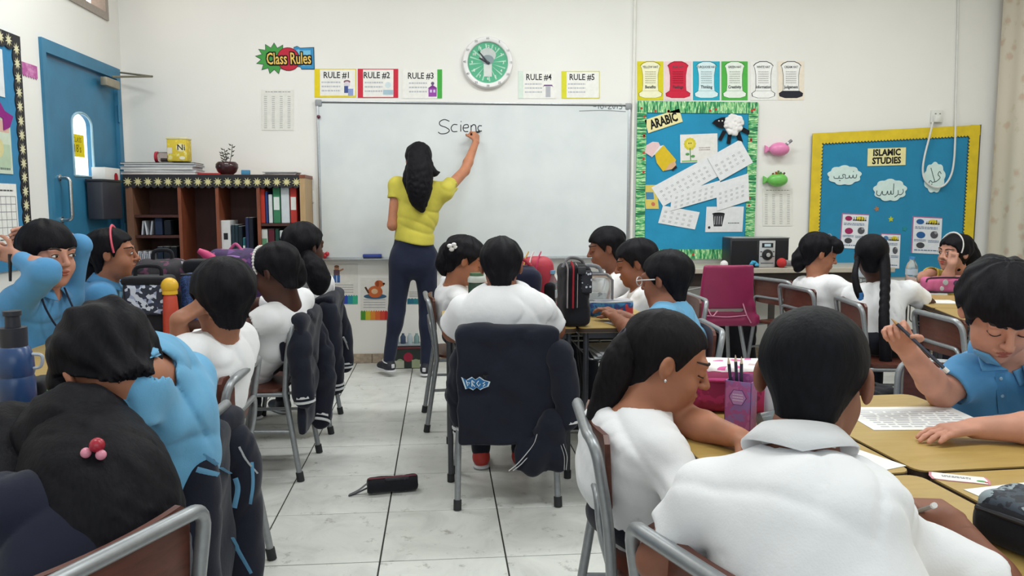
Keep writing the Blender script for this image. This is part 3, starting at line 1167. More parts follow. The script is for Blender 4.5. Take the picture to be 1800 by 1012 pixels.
# ---------------- rule posters
RULES = [((553, 121, 626, 171), 'yellow', 'e3cb2b', 'RULE #1', 'L', 'cartoon pupil'), ((629, 121, 700, 172), 'red', 'cc3447', 'RULE #2', 'LR', 'pale blue drawing'),
         ((707, 122, 777, 173), 'green', '4caa4b', 'RULE #3', 'R', 'purple building'), ((911, 125, 978, 173), 'pale mint', 'd6e4da', 'RULE #4', 'L', 'grey desk drawing'),
         ((987, 125, 1054, 173), 'lime yellow', 'd8d43c', 'RULE #5', 'L', 'no drawing')]
for (x0, y0, x1, y1), cn, cc, txt, bars, pic in RULES:
    s, a, w, h = quad_sheet('rule_poster', '%s edged paper poster headed %s above the whiteboard' % (cn, txt.replace('#', 'number ')), 'poster', rect_px(x0, y0, x1, y1), 'eceae6', group='rule posters above the whiteboard')
    if 'L' in bars: a.rect('border_strip', cc, -w / 2, -h / 2, -w / 2 + w * .13, h / 2)
    if 'R' in bars: a.rect('border_strip', cc, w / 2 - w * .12, -h / 2, w / 2, h / 2)
    e = 0.006 if txt[-1] in '125' else 0.0
    if e:
        for q in ((-w / 2, h / 2 - e, w / 2, h / 2), (-w / 2, -h / 2, w / 2, -h / 2 + e * (2 if txt[-1] == '1' else 1)), (w / 2 - e, -h / 2, w / 2, h / 2)): a.rect('border_line', cc, *q)
    a.text('lettering', '2f2f35', txt, -0.01 if 'R' in bars else 0.01, h * .27, 0.062, 0.001, sx=0.85)
    a.scribble('printed_lettering', 'b9bcc4', -w * .33, -h * .34, w * .12, h * .1, 3)
    bx, by = w * .28, -h * .2
    if txt[-1] == '1':
        a.disc('picture', '8a5a6a', bx, by + .05, .024, .012); a.disc('picture', 'd9d3dc', bx, by + .03, .022); a.rect('picture', '4a5a94', bx - .02, by - .03, bx + .008, by + .02); a.rect('picture', '8fa0cf', bx + .008, by - .05, bx + .045, by + .0)
    elif txt[-1] == '2':
        a.rect('picture', 'a9c2cf', bx - .045, by - .04, bx + .03, by - .005); a.disc('picture', 'cfdde2', bx - .01, by + .03, .022)
    elif txt[-1] == '3':
        a.rect('picture', '9a4fa8', bx - .035, by - .05, bx + .025, by + .01); a.add('picture', '7d3c8c', [(bx - .04, by + .01), (bx + .03, by + .01), (bx - .005, by + .035)]); a.disc('picture', '6d5a7a', bx - .005, by + .045, .012)
        a.rect('picture_window', 'd9c5e6', bx - .025, by - .02, bx - .01, by); a.rect('picture_window', 'd9c5e6', bx, by - .02, bx + .015, by)
    elif txt[-1] == '4':
        a.add('picture', '6d4f7c', [(bx - .04, by + .02), (bx - .03, by + .04), (bx + .03, by + .04), (bx + .04, by + .02), (bx + .03, by + .03), (bx - .03, by + .03)]); a.rect('picture', 'b5b6bd', bx - .018, by - .05, bx + .018, by + .028)
    a.done()

# ---------------- Class Rules sign: starburst, disc and note
p = [wl(450, 80), wl(552, 127)]
sx_, sz_ = (p[0][0] + p[1][0]) / 2, (p[0][1] + p[1][1]) / 2
sg = thing('class_rules_sign', 'colourful cut-out sign reading Class Rules above the bookcase corner', 'sign', (sx_, WALL_Y, sz_))


def wpt(px_, py_, dx=0.0):
    x_, z_ = wl(px_, py_)
    return (x_, z_)


c0 = wl(482, 103)
star = []
for k in range(26):
    ang = 2 * math.pi * k / 26 + 0.1
    r_ = 0.118 if k % 2 == 0 else 0.082
    star.append((c0[0] + r_ * 1.08 * math.cos(ang), c0[1] + r_ * 0.9 * math.sin(ang)))
c1 = wl(507, 104)
c2 = [wl(517, 84), wl(523, 82), wl(528, 85), wl(551, 84), wl(552, 121), wl(530, 121), wl(528, 117), wl(519, 116)][::-1]


def grow(pts, d):
    cx, cy = np.mean(pts, 0)
    return [(cx + (x - cx) * (1 + d), cy + (y - cy) * (1 + d)) for x, y in pts]


circ = [(c1[0] + 0.078 * math.cos(q), c1[1] + 0.078 * math.sin(q)) for q in np.linspace(0, 2 * math.pi, 28)[:-1]]
for nm, pts, c_, h_ in (('star_panel', star, '4b9a4e', 0.002), ('note_panel', c2, '3f8fc4', 0.003), ('disc_panel', circ, 'bf3043', 0.004)):
    obj(nm + '_outline', WP.slab(grow(pts, 0.06), h_ - 0.0012, h_ + 0.0002), ink('2c3b3a' if nm != 'disc_panel' else '7d1f30'), sg, smooth=0)
    obj(nm, WP.slab(pts, h_, h_ + 0.0008), ink(c_), sg, smooth=0)
obj('note_shine', WP.slab(grow(c2, -0.25), 0.0038, 0.0042), ink('79bede'), sg, smooth=0)
a = Art(Plane((0, WALL_Y, 0), (1, 0, 0), (0, 0, 1)), sg, 0.0055)
tx, tz = wl(508, 104)
for dx_ in (-0.006, 0, 0.006):
    for dz_ in (-0.006, 0, 0.006):
        if dx_ or dz_: a.text('letter_outline', '1f1f22', 'Class Rules', tx + dx_, tz + dz_, 0.115, 0.004, 0.03, sx=0.60)
a.h += 0.0012
a.text('lettering', 'eec765', 'Class Rules', tx, tz, 0.115, 0.0012, 0.03, sx=0.60)
a.done()

# ---------------- printed word lists
for (x0, y0, x1, y1), lab in (((460, 158, 516, 229), 'white printed sheet of four word columns left of the whiteboard'), ((1340, 331, 1393, 397), 'white printed sheet of four number columns between the two blue boards')):
    s, a, w, h = quad_sheet('word_list', lab, 'paper', rect_px(x0, y0, x1, y1), 'e2e0da')
    a.scribble('printed_lettering', '77777a', -w * .38, h * .43, w * .4, h * .47, 1)
    for k in range(4):
        x_ = -w * .42 + k * w * .245
        a.scribble('printed_lettering', '9b9b9f', x_, -h * .46, x_ + w * .09, h * .36, 17)
    a.done()

# ---------------- wall clock
cx, cz = wl(857, 111)
ck = thing('wall_clock', 'round wall clock with green sunburst dial and white numbered rim', 'clock', (cx, WALL_Y, cz))
RX = rotx(math.pi / 2)
obj('rim', lathe([(0.02, 0), (0.186, 0), (0.188, 0.012), (0.186, 0.03), (0.178, 0.04), (0.16, 0.042), (0.15, 0.036), (0.146, 0.022), (0.02, 0.02)], 48, (cx, WALL_Y, cz), RX), pm('clock_white', 'e6e4e4', 0.35, 0.01), ck)
CP = Plane((cx, WALL_Y - 0.021, cz), (1, 0, 0), (0, 0, 1))
a = Art(CP, ck, 0.0015)
a.disc('dial', '5fb08c', 0, 0, 0.146, n=40)
for k in range(16):
    q = 2 * math.pi * k / 16 + 0.1
    a.add('dial_ray', 'a9d6c0', [(0.04 * math.cos(q), 0.04 * math.sin(q)), (0.135 * math.cos(q - 0.045), 0.135 * math.sin(q - 0.045)), (0.135 * math.cos(q + 0.045), 0.135 * math.sin(q + 0.045))])
a.disc('dial_picture', 'c4cac8', 0, 0.055, 0.06, 0.05); a.rect('dial_picture', 'd5dad6', -0.03, -0.10, 0.03, 0.02)
a.disc('dial_picture', '8d9aa0', 0, 0.02, 0.045, 0.035)
for k in range(12):
    q = math.pi / 2 - 2 * math.pi * k / 12
    a.text('hour_number', 'e9efe9', str(k or 12), 0.115 * math.cos(q), 0.115 * math.sin(q), 0.028, 0.0004)
a.done()
a = Art(Plane((cx, WALL_Y - 0.042, cz), (1, 0, 0), (0, 0, 1)), ck, 0.0)
for k in range(12):
    q = math.pi / 2 - 2 * math.pi * k / 12
    a.text('rim_number', '8b8b92', str((k or 12) * 5), 0.169 * math.cos(q), 0.169 * math.sin(q), 0.022, 0.0003)
a.done()
hand_m = pm('clock_hand', '2f3138', 0.5)
for L_, w_, ang, y_ in ((0.07, 0.010, 152, 0.026), (0.105, 0.007, 130, 0.03)):
    q = math.radians(ang)
    P_ = [(cx - 0.015 * math.cos(q), WALL_Y - y_, cz - 0.015 * math.sin(q)), (cx + L_ * math.cos(q), WALL_Y - y_, cz + L_ * math.sin(q))]
    obj('hand', tube(P_, [w_, w_ * 0.5], 6, flat=0.3, up=(0, 1, 0)), hand_m, ck)
obj('hub', lathe([(0.001, 0.02), (0.011, 0.02), (0.010, 0.034), (0.001, 0.036)], 14, (cx, WALL_Y, cz), RX), hand_m, ck)

# ---------------- six hat posters
HATS = [(1120, 1166, 'yellow', 'd8cc2f', 'efeccb', 'efeccb', 'Benefits'), (1168, 1215, 'pink', 'ecd0d2', 'cf2b45', 'cf2b45', 'Feelings'), (1218, 1265, 'turquoise', '2fa8c4', 'd9ecef', 'd9ecef', 'Thinking'),
        (1268, 1314, 'green', '55b24e', 'e9efe6', 'e9efe6', 'Creativity'), (1319, 1364, 'white', 'ecebe8', 'f1f1ef', 'f1f1ef', 'Information'), (1367, 1413, 'cream', 'ece0d0', 'f0efed', '2e2e38', 'Judgement')]
for x0, x1, cn, bg, hat, brim, word in HATS:
    s, a, w, h = quad_sheet('hat_poster', '%s paper with a tall hat outline above the Arabic board' % cn, 'poster', rect_px(x0, 108, x1, 176), bg, group='hat posters above the green bordered board')
    kx, ky = w / 46.0, h / 68.0
    side = [(-15, 22), (-17, 26), (-13, 30), (-6, 33), (6, 33), (13, 30), (17, 26), (15, 22), (13, 10), (13, -8), (14, -18)]
    body = [(-14, -18), (-13, -8), (-13, 10)] + side
    brm = [(-20, -22), (-14, -18), (14, -18), (20, -22), (19, -27), (10, -30), (-10, -30), (-19, -27)]
    oc = '2d2d33' if cn in ('white', 'cream') else shade(bg if cn != 'pink' else hat, 0.72)
    for pts, c_ in ((body, hat), (brm, brim)):
        P_ = [(x * kx, y * ky) for x, y in pts][::-1]
        a.add('hat_outline', oc, grow(P_, 0.07)); a.h += 0.0006; a.add('hat', c_, P_)
    a.h += 0.0006
    a.text('lettering', '555a5e', cn.upper() + ' HAT', 0, 24 * ky, 0.024, 0.0004, sx=0.8); a.text('lettering', '3f4448', word, 0, -11 * ky, 0.032, 0.0007, sx=0.8)
    a.scribble('printed_lettering', shade(hat, 0.75), -w * .2, -h * .08, w * .2, h * .26, 6); a.done()

# ---------------- board with grass border: ARABIC
q_ = [wl(1119, 178), wl(1331, 178), wl(1327, 441), wl(1113, 441)]
ax0, ax1 = q_[0][0], q_[1][0]; az1, az0 = q_[0][1], wl(1200, 455)[1]
ab = thing('arabic_board', 'blue pinboard headed ARABIC with a green grass print border', 'notice board', ((ax0 + ax1) / 2, WALL_Y, az0))
obj('board_panel', box((ax0 + 0.01, WALL_Y - 0.02, az0 + 0.01), (ax1 - 0.01, WALL_Y - .001, az1 - 0.01)), cloth_mat('board_cloth_turquoise', '2c8fb8', 0.03), ab, smooth=0)
AP = Plane((0, WALL_Y - 0.02, 0), (1, 0, 0), (0, 0, 1))


def grass_mat(name, sc):
    m, nt, b = new_mat(name)
    v = coords(nt, sc)
    n = N(nt, 'ShaderNodeTexNoise', Scale=1.0, Detail=2.0, Roughness=0.7); nt.links.new(v, n.inputs['Vector'])
    nt.links.new(ramp(nt, n.outputs['Fac'], [(0.0, '1f6b46'), (0.42, '2f9a5c'), (0.5, '8fd08a'), (0.55, 'cfe9b8'), (0.6, '3fae66'), (0.68, '1c5a41')], True), b.inputs['Base Color'])
    b.inputs['Roughness'].default_value = 0.6
    return m


gv, gh = grass_mat('grass_print_upright', (85, 85, 9)), grass_mat('grass_print_lying', (9, 85, 85))
bw_ = 0.072
for nm, rc, mt_ in (('border_strip', (ax0, az1 - 0.085, ax1, az1), gv), ('border_strip', (ax0, az0, ax1, az0 + 0.075), gv), ('border_strip', (ax0, az0 + 0.075, ax0 + bw_, az1 - 0.085), gh), ('border_strip', (ax1 - bw_, az0 + 0.075, ax1, az1 - 0.085), gh)):
    x0, z0, x1, z1 = rc
    obj(nm, AP.slab([(x0, z0), (x1, z0), (x1, z1), (x0, z1)], 0, 0.008), mt_, ab, smooth=0)
bugs = []
for k in range(26):
    side = k % 4
    t_ = random.random()
    xx, zz = ((ax0 + t_ * (ax1 - ax0), az1 - 0.075 + random.uniform(0, .02)), (ax0 + t_ * (ax1 - ax0), az0 + 0.03 + random.uniform(0, .02)), (ax0 + 0.055, az0 + t_ * (az1 - az0)), (ax1 - 0.05, az0 + t_ * (az1 - az0)))[side]
    bugs.append(AP.slab([(xx + 0.010 * math.cos(q), zz + 0.010 * math.sin(q)) for q in np.linspace(0, 2 * math.pi, 9)[:-1]], 0.008, 0.0085))
obj('printed_ladybird', bugs, ink('b8473c'), ab, smooth=0)['kind'] = 'stuff'


def aw(px_, py_):
    return wl(px_, py_, WALL_Y - 0.021)


# tilted ARABIC card
s, a, w, h = quad_sheet('title_card', 'cream card lettered ARABIC pinned at a tilt on the grass bordered board', 'sign', [(1134, 209), (1192, 193), (1201, 212), (1138, 236)], 'e9dfa6', 0.004, plane=AP, fn=aw, t=0.004)
a.text('lettering', '1d1d20', 'ARABIC', 0, -0.002, 0.092, 0.004, sx=0.68); a.done()
# pencil picture
pn = thing('paper_pencil', 'fat yellow paper pencil with pink eraser on the grass bordered board', 'decoration', AP.p(*aw(1160, 273), 0.004))
PP = lambda pts, h0, h1: AP.slab([aw(*q) for q in pts][::-1], h0, h1)
obj('pencil_body', PP([(1150, 268), (1166, 255), (1188, 281), (1184, 292), (1165, 301), (1154, 286)], 0.004, 0.008), ink('d9b92f'), pn, smooth=0)
obj('eraser', PP([(1133, 268), (1136, 255), (1147, 249), (1157, 250), (1161, 258), (1146, 276)], 0.004, 0.0082), ink('e2c3c4'), pn, smooth=0)
obj('ferrule', PP([(1144, 277), (1159, 257), (1166, 255), (1150, 272)], 0.0045, 0.009), ink('dfe2e6'), pn, smooth=0)
obj('tip', PP([(1168, 300), (1176, 288), (1186, 283), (1188, 290), (1182, 297)], 0.0045, 0.0092), ink('d8ad86'), pn, smooth=0)
obj('lead', PP([(1180, 298), (1187, 291), (1190, 294), (1183, 300)], 0.005, 0.0098), ink('2a2326'), pn, smooth=0)
# flower picture
s, a, w, h = quad_sheet('flower_picture', 'white sheet with a yellow flower drawing on the grass bordered board', 'paper', [(1195, 237), (1261, 234), (1261, 284), (1196, 286)], 'e4e1dd', 0.003, plane=AP, fn=aw)
fx, fy = -w * .24, h * .16
for k in range(12):
    q = 2 * math.pi * k / 12
    a.disc('petal', 'd3c537', fx + 0.034 * math.cos(q), fy + 0.034 * math.sin(q), 0.014, 0.014, 8)
a.disc('flower_centre', 'e0cf58', fx, fy, 0.03); a.disc('flower_eye', '3a352a', fx - 0.008, fy + 0.005, 0.004, 0.006, 8); a.disc('flower_eye', '3a352a', fx + 0.008, fy + 0.005, 0.004, 0.006, 8)
a.line('stem', '4f8a4d', [(fx, fy - 0.03), (fx + 0.004, -h * .44)], 0.006); a.disc('leaf', '5a9a58', fx - 0.02, -h * .2, 0.016, 0.010, 10); a.disc('leaf', '5a9a58', fx + 0.022, -h * .28, 0.016, 0.010, 10)
a.rect('grass', '8fbf7a', -w * .46, -h * .47, -w * .05, -h * .42); a.scribble('printed_lettering', 'b6a9a3', 0.0, -h * .1, w * .3, h * .05, 2); a.done()
# worksheets
WS = [([(1142, 326), (1247, 279), (1262, 305), (1168, 366)], 0.004), ([(1243, 275), (1300, 248), (1323, 283), (1265, 321)], 0.010), ([(1188, 340), (1258, 318), (1270, 345), (1170, 372)], 0.007),
      ([(1262, 322), (1311, 305), (1320, 352), (1256, 371)], 0.0075), ([(1165, 362), (1230, 372), (1221, 404), (1157, 391)], 0.003)]
WN = ['long white worksheet, leftmost of the overlapping fan on the ARABIC board', 'white worksheet at the upper right of the fan on the ARABIC board', 'white worksheet in the middle of the fan on the ARABIC board', 'white worksheet at the right below the sheep on the ARABIC board', 'lowest white worksheet of the fan on the ARABIC board']
for (pq, hh_), lab in zip(WS, WN):
    s, a, w, h = quad_sheet('worksheet', lab, 'paper', pq, 'e3e4e6', hh_, plane=AP, fn=aw, group='worksheets on the ARABIC board')
    nc = max(3, int(w / 0.05))
    for k in range(nc):
        for r in range(3):
            x_ = -w * .42 + k * w * .86 / nc
            a.scribble('printed_lettering', '85858a' if (k + r) % 3 else '3c3c42', x_, -h * .1 - 0.035 * r + .03, x_ + w * .38 / nc, -h * .1 - 0.035 * r + .048, 2)
    a.done()
s, a, w, h = quad_sheet('bin_poster', 'white sheet with a black litter bin drawing low on the ARABIC board', 'paper', [(1242, 364), (1307, 362), (1305, 408), (1239, 407)], 'dfe0e2', 0.0025, plane=AP, fn=aw)
a.add('bin', '3b3b40', [(-w * .32, h * .22), (-w * .28, -h * .28), (-w * .06, -h * .28), (-w * .0, h * .22)])
for k in range(4): a.rect('bin_slot', 'a9a9ae', -w * .27 + k * w * .06, -h * .2, -w * .25 + k * w * .06, h * .12)
a.disc('bin_rim', '222226', -w * .17, h * .22, w * .17, h * .05); a.disc('dot', '3b3b40', -w * .40, -h * .32, w * .035); a.scribble('printed_lettering', '6a6a70', w * .1, -h * .2, w * .4, -h * .1, 1); a.done()
s, a, w, h = quad_sheet('picture_strip', 'small colourful picture strip at the left edge of the ARABIC board', 'paper', [(1133, 324), (1152, 326), (1160, 366), (1133, 368)], 'd7c368', 0.002, plane=AP, fn=aw)
a.rect('picture', '4b86ad', -w * .4, -h * .1, w * .2, h * .2); a.disc('picture', 'c9735a', w * .1, -h * .3, w * .15); a.done()
# woolly sheep
sp = thing('paper_sheep', 'woolly white craft sheep with black felt head and legs on the ARABIC board', 'decoration', AP.p(*aw(1285, 222), 0.0))
felt = cloth_mat('black_felt', '1b1a20')
fleece = Field()
bc = np.array(AP.p(*aw(1288, 219), 0.012))
fleece.ell(bc, (0.070, 0.018, 0.078))
for k in range(70):
    r_ = math.sqrt(random.random()); q = random.random() * 6.283
    fleece.ell(bc + (0.068 * r_ * math.cos(q), -0.012 - 0.01 * (1 - r_), 0.076 * r_ * math.sin(q)), (0.014,) * 3, k=0.006)
obj('fleece', fleece.mesh(0.005), cloth_mat('white_wool', 'e6e3e2', 0.04), sp, smooth=180)
PS = lambda pts, h0, h1: AP.slab([aw(*q) for q in pts][::-1], h0, h1)
obj('head', PS([(1251, 216), (1256, 211), (1266, 207), (1274, 206), (1275, 223), (1269, 226), (1260, 223), (1256, 219)], 0.004, 0.02), felt, sp, smooth=0)
for k, l_ in enumerate(([(1270, 229), (1276, 231), (1267, 248), (1262, 245)], [(1279, 236), (1285, 236), (1283, 253), (1277, 252)], [(1293, 232), (1299, 231), (1305, 249), (1297, 247)], [(1302, 222), (1317, 230), (1315, 237), (1301, 230)])):
    obj('leg', PS(l_, 0.002, 0.014), felt, sp, smooth=0)
obj('eye', [ball(AP.p(*aw(q, 213), 0.022), 0.006, 8, 6) for q in (1262, 1268)], ink('e8e8e8'), sp)

# ---------------- ISLAMIC STUDIES board (hung slightly askew)
def skew_plane():
    P0, P1, P2_ = np.array(wl(1426, 235)), np.array(wl(1721, 220)), np.array(wl(1420, 455))
    w = P1[0] - P0[0]
    return P0, P1, P2_


ib0, ib1, _ = skew_plane()
ibz0 = 0.62
IB = Plane((0, WALL_Y, 0), (1, 0, 0), (0, 0, 1))
ibt = thing('islamic_board', 'blue pinboard headed ISLAMIC STUDIES with a yellow scalloped border', 'notice board', ((ib0[0] + ib1[0]) / 2, WALL_Y, ibz0))
sl_ = (ib1[1] - ib0[1]) / (ib1[0] - ib0[0])
Sx = lambda x, z: (x, z)
top = lambda x: ib0[1] + (x - ib0[0]) * sl_
obj('board_panel', IB.slab([(ib0[0] + .02, ibz0), (ib1[0] - .02, ibz0), (ib1[0] - .02, top(ib1[0]) - .02), (ib0[0] + .02, top(ib0[0]) - .02)], 0.001, 0.02), cloth_mat('board_cloth_blue', '2b83ab', 0.03), ibt, smooth=0)
obj('board_edge', [IB.slab([(ib1[0] - .012, ibz0), (ib1[0] + .004, ibz0), (ib1[0] + .004, top(ib1[0]) + .004), (ib1[0] - .012, top(ib1[0]))], 0.001, 0.022)], pm('dark_edge', '4c4a46', 0.5), ibt, smooth=0)
ylw = pm('yellow_border_card', 'd9bd25', 0.6, 0.04)
IBP = Plane((0, WALL_Y - 0.02, 0), (1, 0, 0), (0, 0, 1))
T0, T1 = (ib0[0], top(ib0[0])), (ib1[0] - .01, top(ib1[0] - .01))
shad = pm('border_shade', '254b5c', 0.8)  # dark board blue, painted as the border's shade along its scalloped edge
for nm, g in (('border_strip', [(ib0[0], ibz0), T0, 1]), ('border_strip', [T0, T1, 1]), ('border_strip', [T1, (ib1[0] - .01, ibz0), 1])):
    (xa, za), (xb, zb), _s = g
    L_ = math.hypot(xb - xa, zb - za)
    obj(nm, scallop_strip(IBP, xa, za, xb, zb, -0.085, int(L_ / 0.026), 0.0035, 0.008 + .0006 * (xa != xb)), ylw, ibt, smooth=0)
    obj('border_shade', scallop_strip(IBP, xa, za - (.004 if xa == T1[0] else 0), xb, zb - (.004 if xa == T0[0] and za == ibz0 else 0), -0.093, int(L_ / 0.026), 0.0, 0.003), shad, ibt, smooth=0)
iw = lambda x, y: wl(x, y, WALL_Y - 0.021)
s, a, w, h = quad_sheet('title_card', 'cream card lettered ISLAMIC STUDIES on the yellow bordered board', 'sign', [(1525, 261), (1592, 259), (1591, 290), (1524, 292)], 'e6dda2', 0.003, plane=IBP, fn=iw, t=0.003)
a.text('lettering', '1d1d20', 'ISLAMIC', 0, h * .23, 0.068, 0.003, sx=0.92); a.text('lettering', '1d1d20', 'STUDIES', 0, -h * .23, 0.068, 0.003, sx=0.92); a.done()


def cloud(px_, py_, w, h, label, strokes, rot=0.0):
    c0 = np.array(iw(px_, py_))
    t = thing('cloud_cutout', label, 'decoration', IBP.p(*c0, 0.003), group='paper clouds on the yellow bordered board')
    pts = []
    nb_ = 9
    for k in range(nb_ * 6):
        q = 2 * math.pi * k / (nb_ * 6)
        bmpy = 0.90 + 0.14 * abs(math.sin(q * nb_ / 2 + 0.7))
        x, y = w / 2 * bmpy * math.cos(q), h / 2 * bmpy * math.sin(q)
        pts.append((c0[0] + x * math.cos(rot) - y * math.sin(rot), c0[1] + x * math.sin(rot) + y * math.cos(rot)))
    obj('cloud_panel', IBP.slab(pts, 0.003, 0.007), ink('cfe3e0'), t, smooth=0)
    ar = Art(IBP, t, 0.0078)
    for s_ in strokes:
        P_ = smooth_path([np.array((c0[0] + x * w, c0[1] + y * h)) for x, y in s_], 4)
        ar.line('lettering', '4b5b5f', [tuple(q) for q in P_], 0.006)
    ar.done()


cloud(1484, 308, 0.27, 0.15, 'left pale cloud with Arabic handwriting on the yellow bordered board',
      [[(.36, .05), (.34, -.12), (.27, -.12), (.25, .02), (.23, -.12), (.16, -.12), (.14, .0), (.12, -.13), (.02, -.14), (.02, .02), (-.06, .02), (-.04, -.14), (-.16, -.14), (-.16, -.02), (-.18, -.15), (-.3, -.15), (-.32, -.05)], [(.25, .2), (.27, .2)], [(-.16, -.27), (-.12, -.27)]])
cloud(1564, 334, 0.27, 0.17, 'middle pale cloud with Arabic handwriting on the yellow bordered board',
      [[(.38, .05), (.4, -.08), (.34, -.2), (.26, -.2)], [(.24, .0), (.24, -.2), (.14, -.32)], [(.1, .3), (.1, -.18)], [(.1, -.18), (.04, -.18), (.02, -.02), (0, -.18), (-.06, -.18), (-.08, -.04), (-.12, -.2), (-.22, -.2), (-.24, -.05), (-.3, -.25), (-.4, -.2), (-.4, -.02)], [(-.3, -.42), (-.26, -.42)]])
cloud(1642, 312, 0.175, 0.235, 'right pale cloud partly behind the hanging white cable', [[(.3, .12), (.22, .2), (.15, .1), (.26, .0), (.1, -.12), (-.1, -.16)], [(-.2, .32), (.02, -.14)], [(-.1, -.16), (-.2, -.1), (-.26, -.2), (-.18, -.28), (-.1, -.2)]])
for k, (x_, y_, c_, lab) in enumerate(((1541, 367, 'a9785a', 'tiny brown butterfly sticker on the yellow bordered board'), (1566, 385, 'b7c23e', 'tiny lime flower sticker on the yellow bordered board'), (1590, 402, '2f8a8f', 'tiny teal sticker on the yellow bordered board'))):
    c0 = iw(x_, y_)
    g_ = [IBP.slab([(c0[0] + 0.024 * (0.5 + 0.5 * (j % 2)) * math.cos(j * math.pi / 5 + k), c0[1] + 0.024 * (0.5 + 0.5 * (j % 2)) * math.sin(j * math.pi / 5 + k)) for j in range(10)], 0.0005, 0.003)]
    tag(obj('sticker', g_, ink(c_), smooth=0), lab, 'sticker')
SH = [([(1480, 374), (1527, 377), (1523, 437), (1475, 436)], 'left printed Arabic leaflet with pink figure on the yellow bordered board', '9c2f5e'), ([(1548, 410), (1583, 411), (1580, 472), (1546, 470)], 'middle printed Arabic leaflet behind the braided girl', '4d79a8'),
      ([(1604, 380), (1656, 382), (1653, 447), (1601, 444)], 'right printed Arabic leaflet with blue figure on the yellow bordered board', '2f5f9a')]
for pq, lab, pc in SH:
    s, a, w, h = quad_sheet('leaflet', lab, 'paper', pq, 'dfe2e8', 0.002, plane=IBP, fn=iw, group='printed leaflets on the yellow bordered board')
    for e in ((-w / 2, h * .47, w / 2, h / 2), (-w / 2, -h / 2, -w * .46, h / 2)): a.rect('border_line', 'b06a93', *e)
    a.disc('highlight', 'd8c43a', w * .2, h * .36, w * .17, h * .07, 14)
    x = w * .42
    while x > -w * .05:                                              # heading in heavy Arabic-like strokes
        l = random.uniform(.05, .09) * w
        a.rect('heading', '2a2a26', x - l, h * .30, x, h * .335); a.rect('heading', '2a2a26', x - l * .5, h * .33, x - l * .25, h * random.uniform(.36, .43)); x -= l * 1.15
    a.disc('picture', pc, -w * .24, h * .36, w * .13, h * .07); a.disc('picture', pc, -w * .2, h * .0, w * .15, h * .09)
    a.disc('picture', '55555c', w * .25, h * .02, w * .13, h * .1); a.disc('picture', '8f8f96', w * .3, h * .08, w * .05)
    a.disc('picture', '4a4a50', -w * .2, -h * .28, w * .14, h * .08)
    for (xa, ya, xb, yb, r_) in ((-.4, .16, .35, .24, 2), (-.42, -.18, -.02, -.11, 2), (.05, -.2, .42, -.12, 2), (-.4, -.44, .4, -.38, 1)): a.scribble('printed_lettering', '3b5f8c', xa * w, ya * h, xb * w, yb * h, r_)
    a.done()

# ---------------- socket with a loose white cable, two fish wall pots, light switch
sx_, sz_ = wl(1645, 205)
so = thing('wall_socket', 'white twin wall socket above the yellow bordered board', 'socket', (sx_, WALL_Y, sz_))
wpl = pm('white_plastic', 'dcdcd8', 0.4, 0.02)
obj('socket_plate', rbox((sx_, WALL_Y - 0.012, sz_), (0.048, 0.012, 0.048), 0.006), wpl, so)
obj('socket_hole', [rbox((sx_ + dx, WALL_Y - 0.0245, sz_ + dz), (0.006, 0.001, 0.004), 0.0005, 1) for dx in (-.018, .018) for dz in (-.015, .02)], pm('socket_dark', '77777a', 0.6), so)['kind'] = 'stuff'
pg_ = thing('cable', 'white cable looping down from the socket across the yellow bordered board', 'cable', (sx_, WALL_Y - 0.03, sz_))
obj('plug', rbox((sx_ - 0.02, WALL_Y - 0.045, sz_ - 0.02), (0.022, 0.02, 0.028), 0.008), wpl, pg_)
cp = [np.array(at(x, y, WALL_Y - dy)) for x, y, dy in ((1640, 214, .055), (1633, 243, .05), (1625, 275, .045), (1622, 300, .04), (1627, 318, .04), (1643, 329, .045), (1660, 325, .045), (1672, 307, .04), (1677, 280, .04), (1679, 240, .04), (1680, 180, .02), (1682, 100, .012), (1684, 20, .012), (1684, -40, .012))]
obj('cord', tube(smooth_path(cp, 6), 0.0075, 8), pm('white_cord', 'd6d6d3', 0.5, 0.02), pg_)
for (px_, py_, c_, nm) in ((1370, 262, 'e486b6', 'pink'), (1367, 316, '6fbf5a', 'green')):
    o = np.array(at(px_, py_, WALL_Y - 0.05))
    t = thing('fish_wall_pot', '%s fish-shaped plastic wall pot between the two blue boards' % nm, 'wall pot', (o[0], WALL_Y, o[2]), group='fish wall pots')
    f = Field(); f.ell(o, (0.078, 0.05, 0.052), k=0.01); f.ell(o + (0, 0, 0.065), (0.05, 0.035, 0.03), op='cut', k=0.01) if nm == 'green' else None
    f.func(o - (0.1, .06, .05), o + (0.1, .06, .05), lambda X, Y, Z: np.maximum(np.maximum(np.abs(X - o[0] + 0.085) - 0.018, np.abs(Y - o[1] - 0.03) - 0.012), np.abs(Z - o[2]) - 0.012 - 0.02 * np.abs(X - o[0] + 0.07) / 0.03), k=0.012)
    obj('pot_body', f.mesh(0.006), pm(nm + '_plastic', c_, 0.3, 0.03), t, smooth=180)
    if nm == 'pink':
        obj('marker_cap', tube([o + (0.04, -0.02, 0.03), o + (0.085, -0.02, 0.065)], 0.012, 8), pm('grey_cap', '77757c', 0.4), t)
        obj('marker_ring', tube([o + (0.05, -0.02, 0.038), o + (0.06, -0.02, 0.046)], 0.0135, 8), pm('light_cap', 'd7d2d6', 0.4), t)
    else:
        for k, (dx, dz, cc) in enumerate(((-.045, .05, '8b4a3a'), (-.02, .06, 'b0512f'), (0.0, .07, '6f7d2a'), (.02, .06, '3e7a3a'), (.05, .055, '4c3b33'), (.035, .05, '93a34a'))):
            obj('crayon', tube([o + (dx * .4, 0, 0.01), o + (dx, -0.01, dz)], 0.008, 6), pm('crayon_' + cc, cc, 0.5), t)
x_, z_ = wl(542, 346)
sw = thing('light_switch', 'cream light switch plate right of the bookcase', 'switch', (x_, WALL_Y, z_))
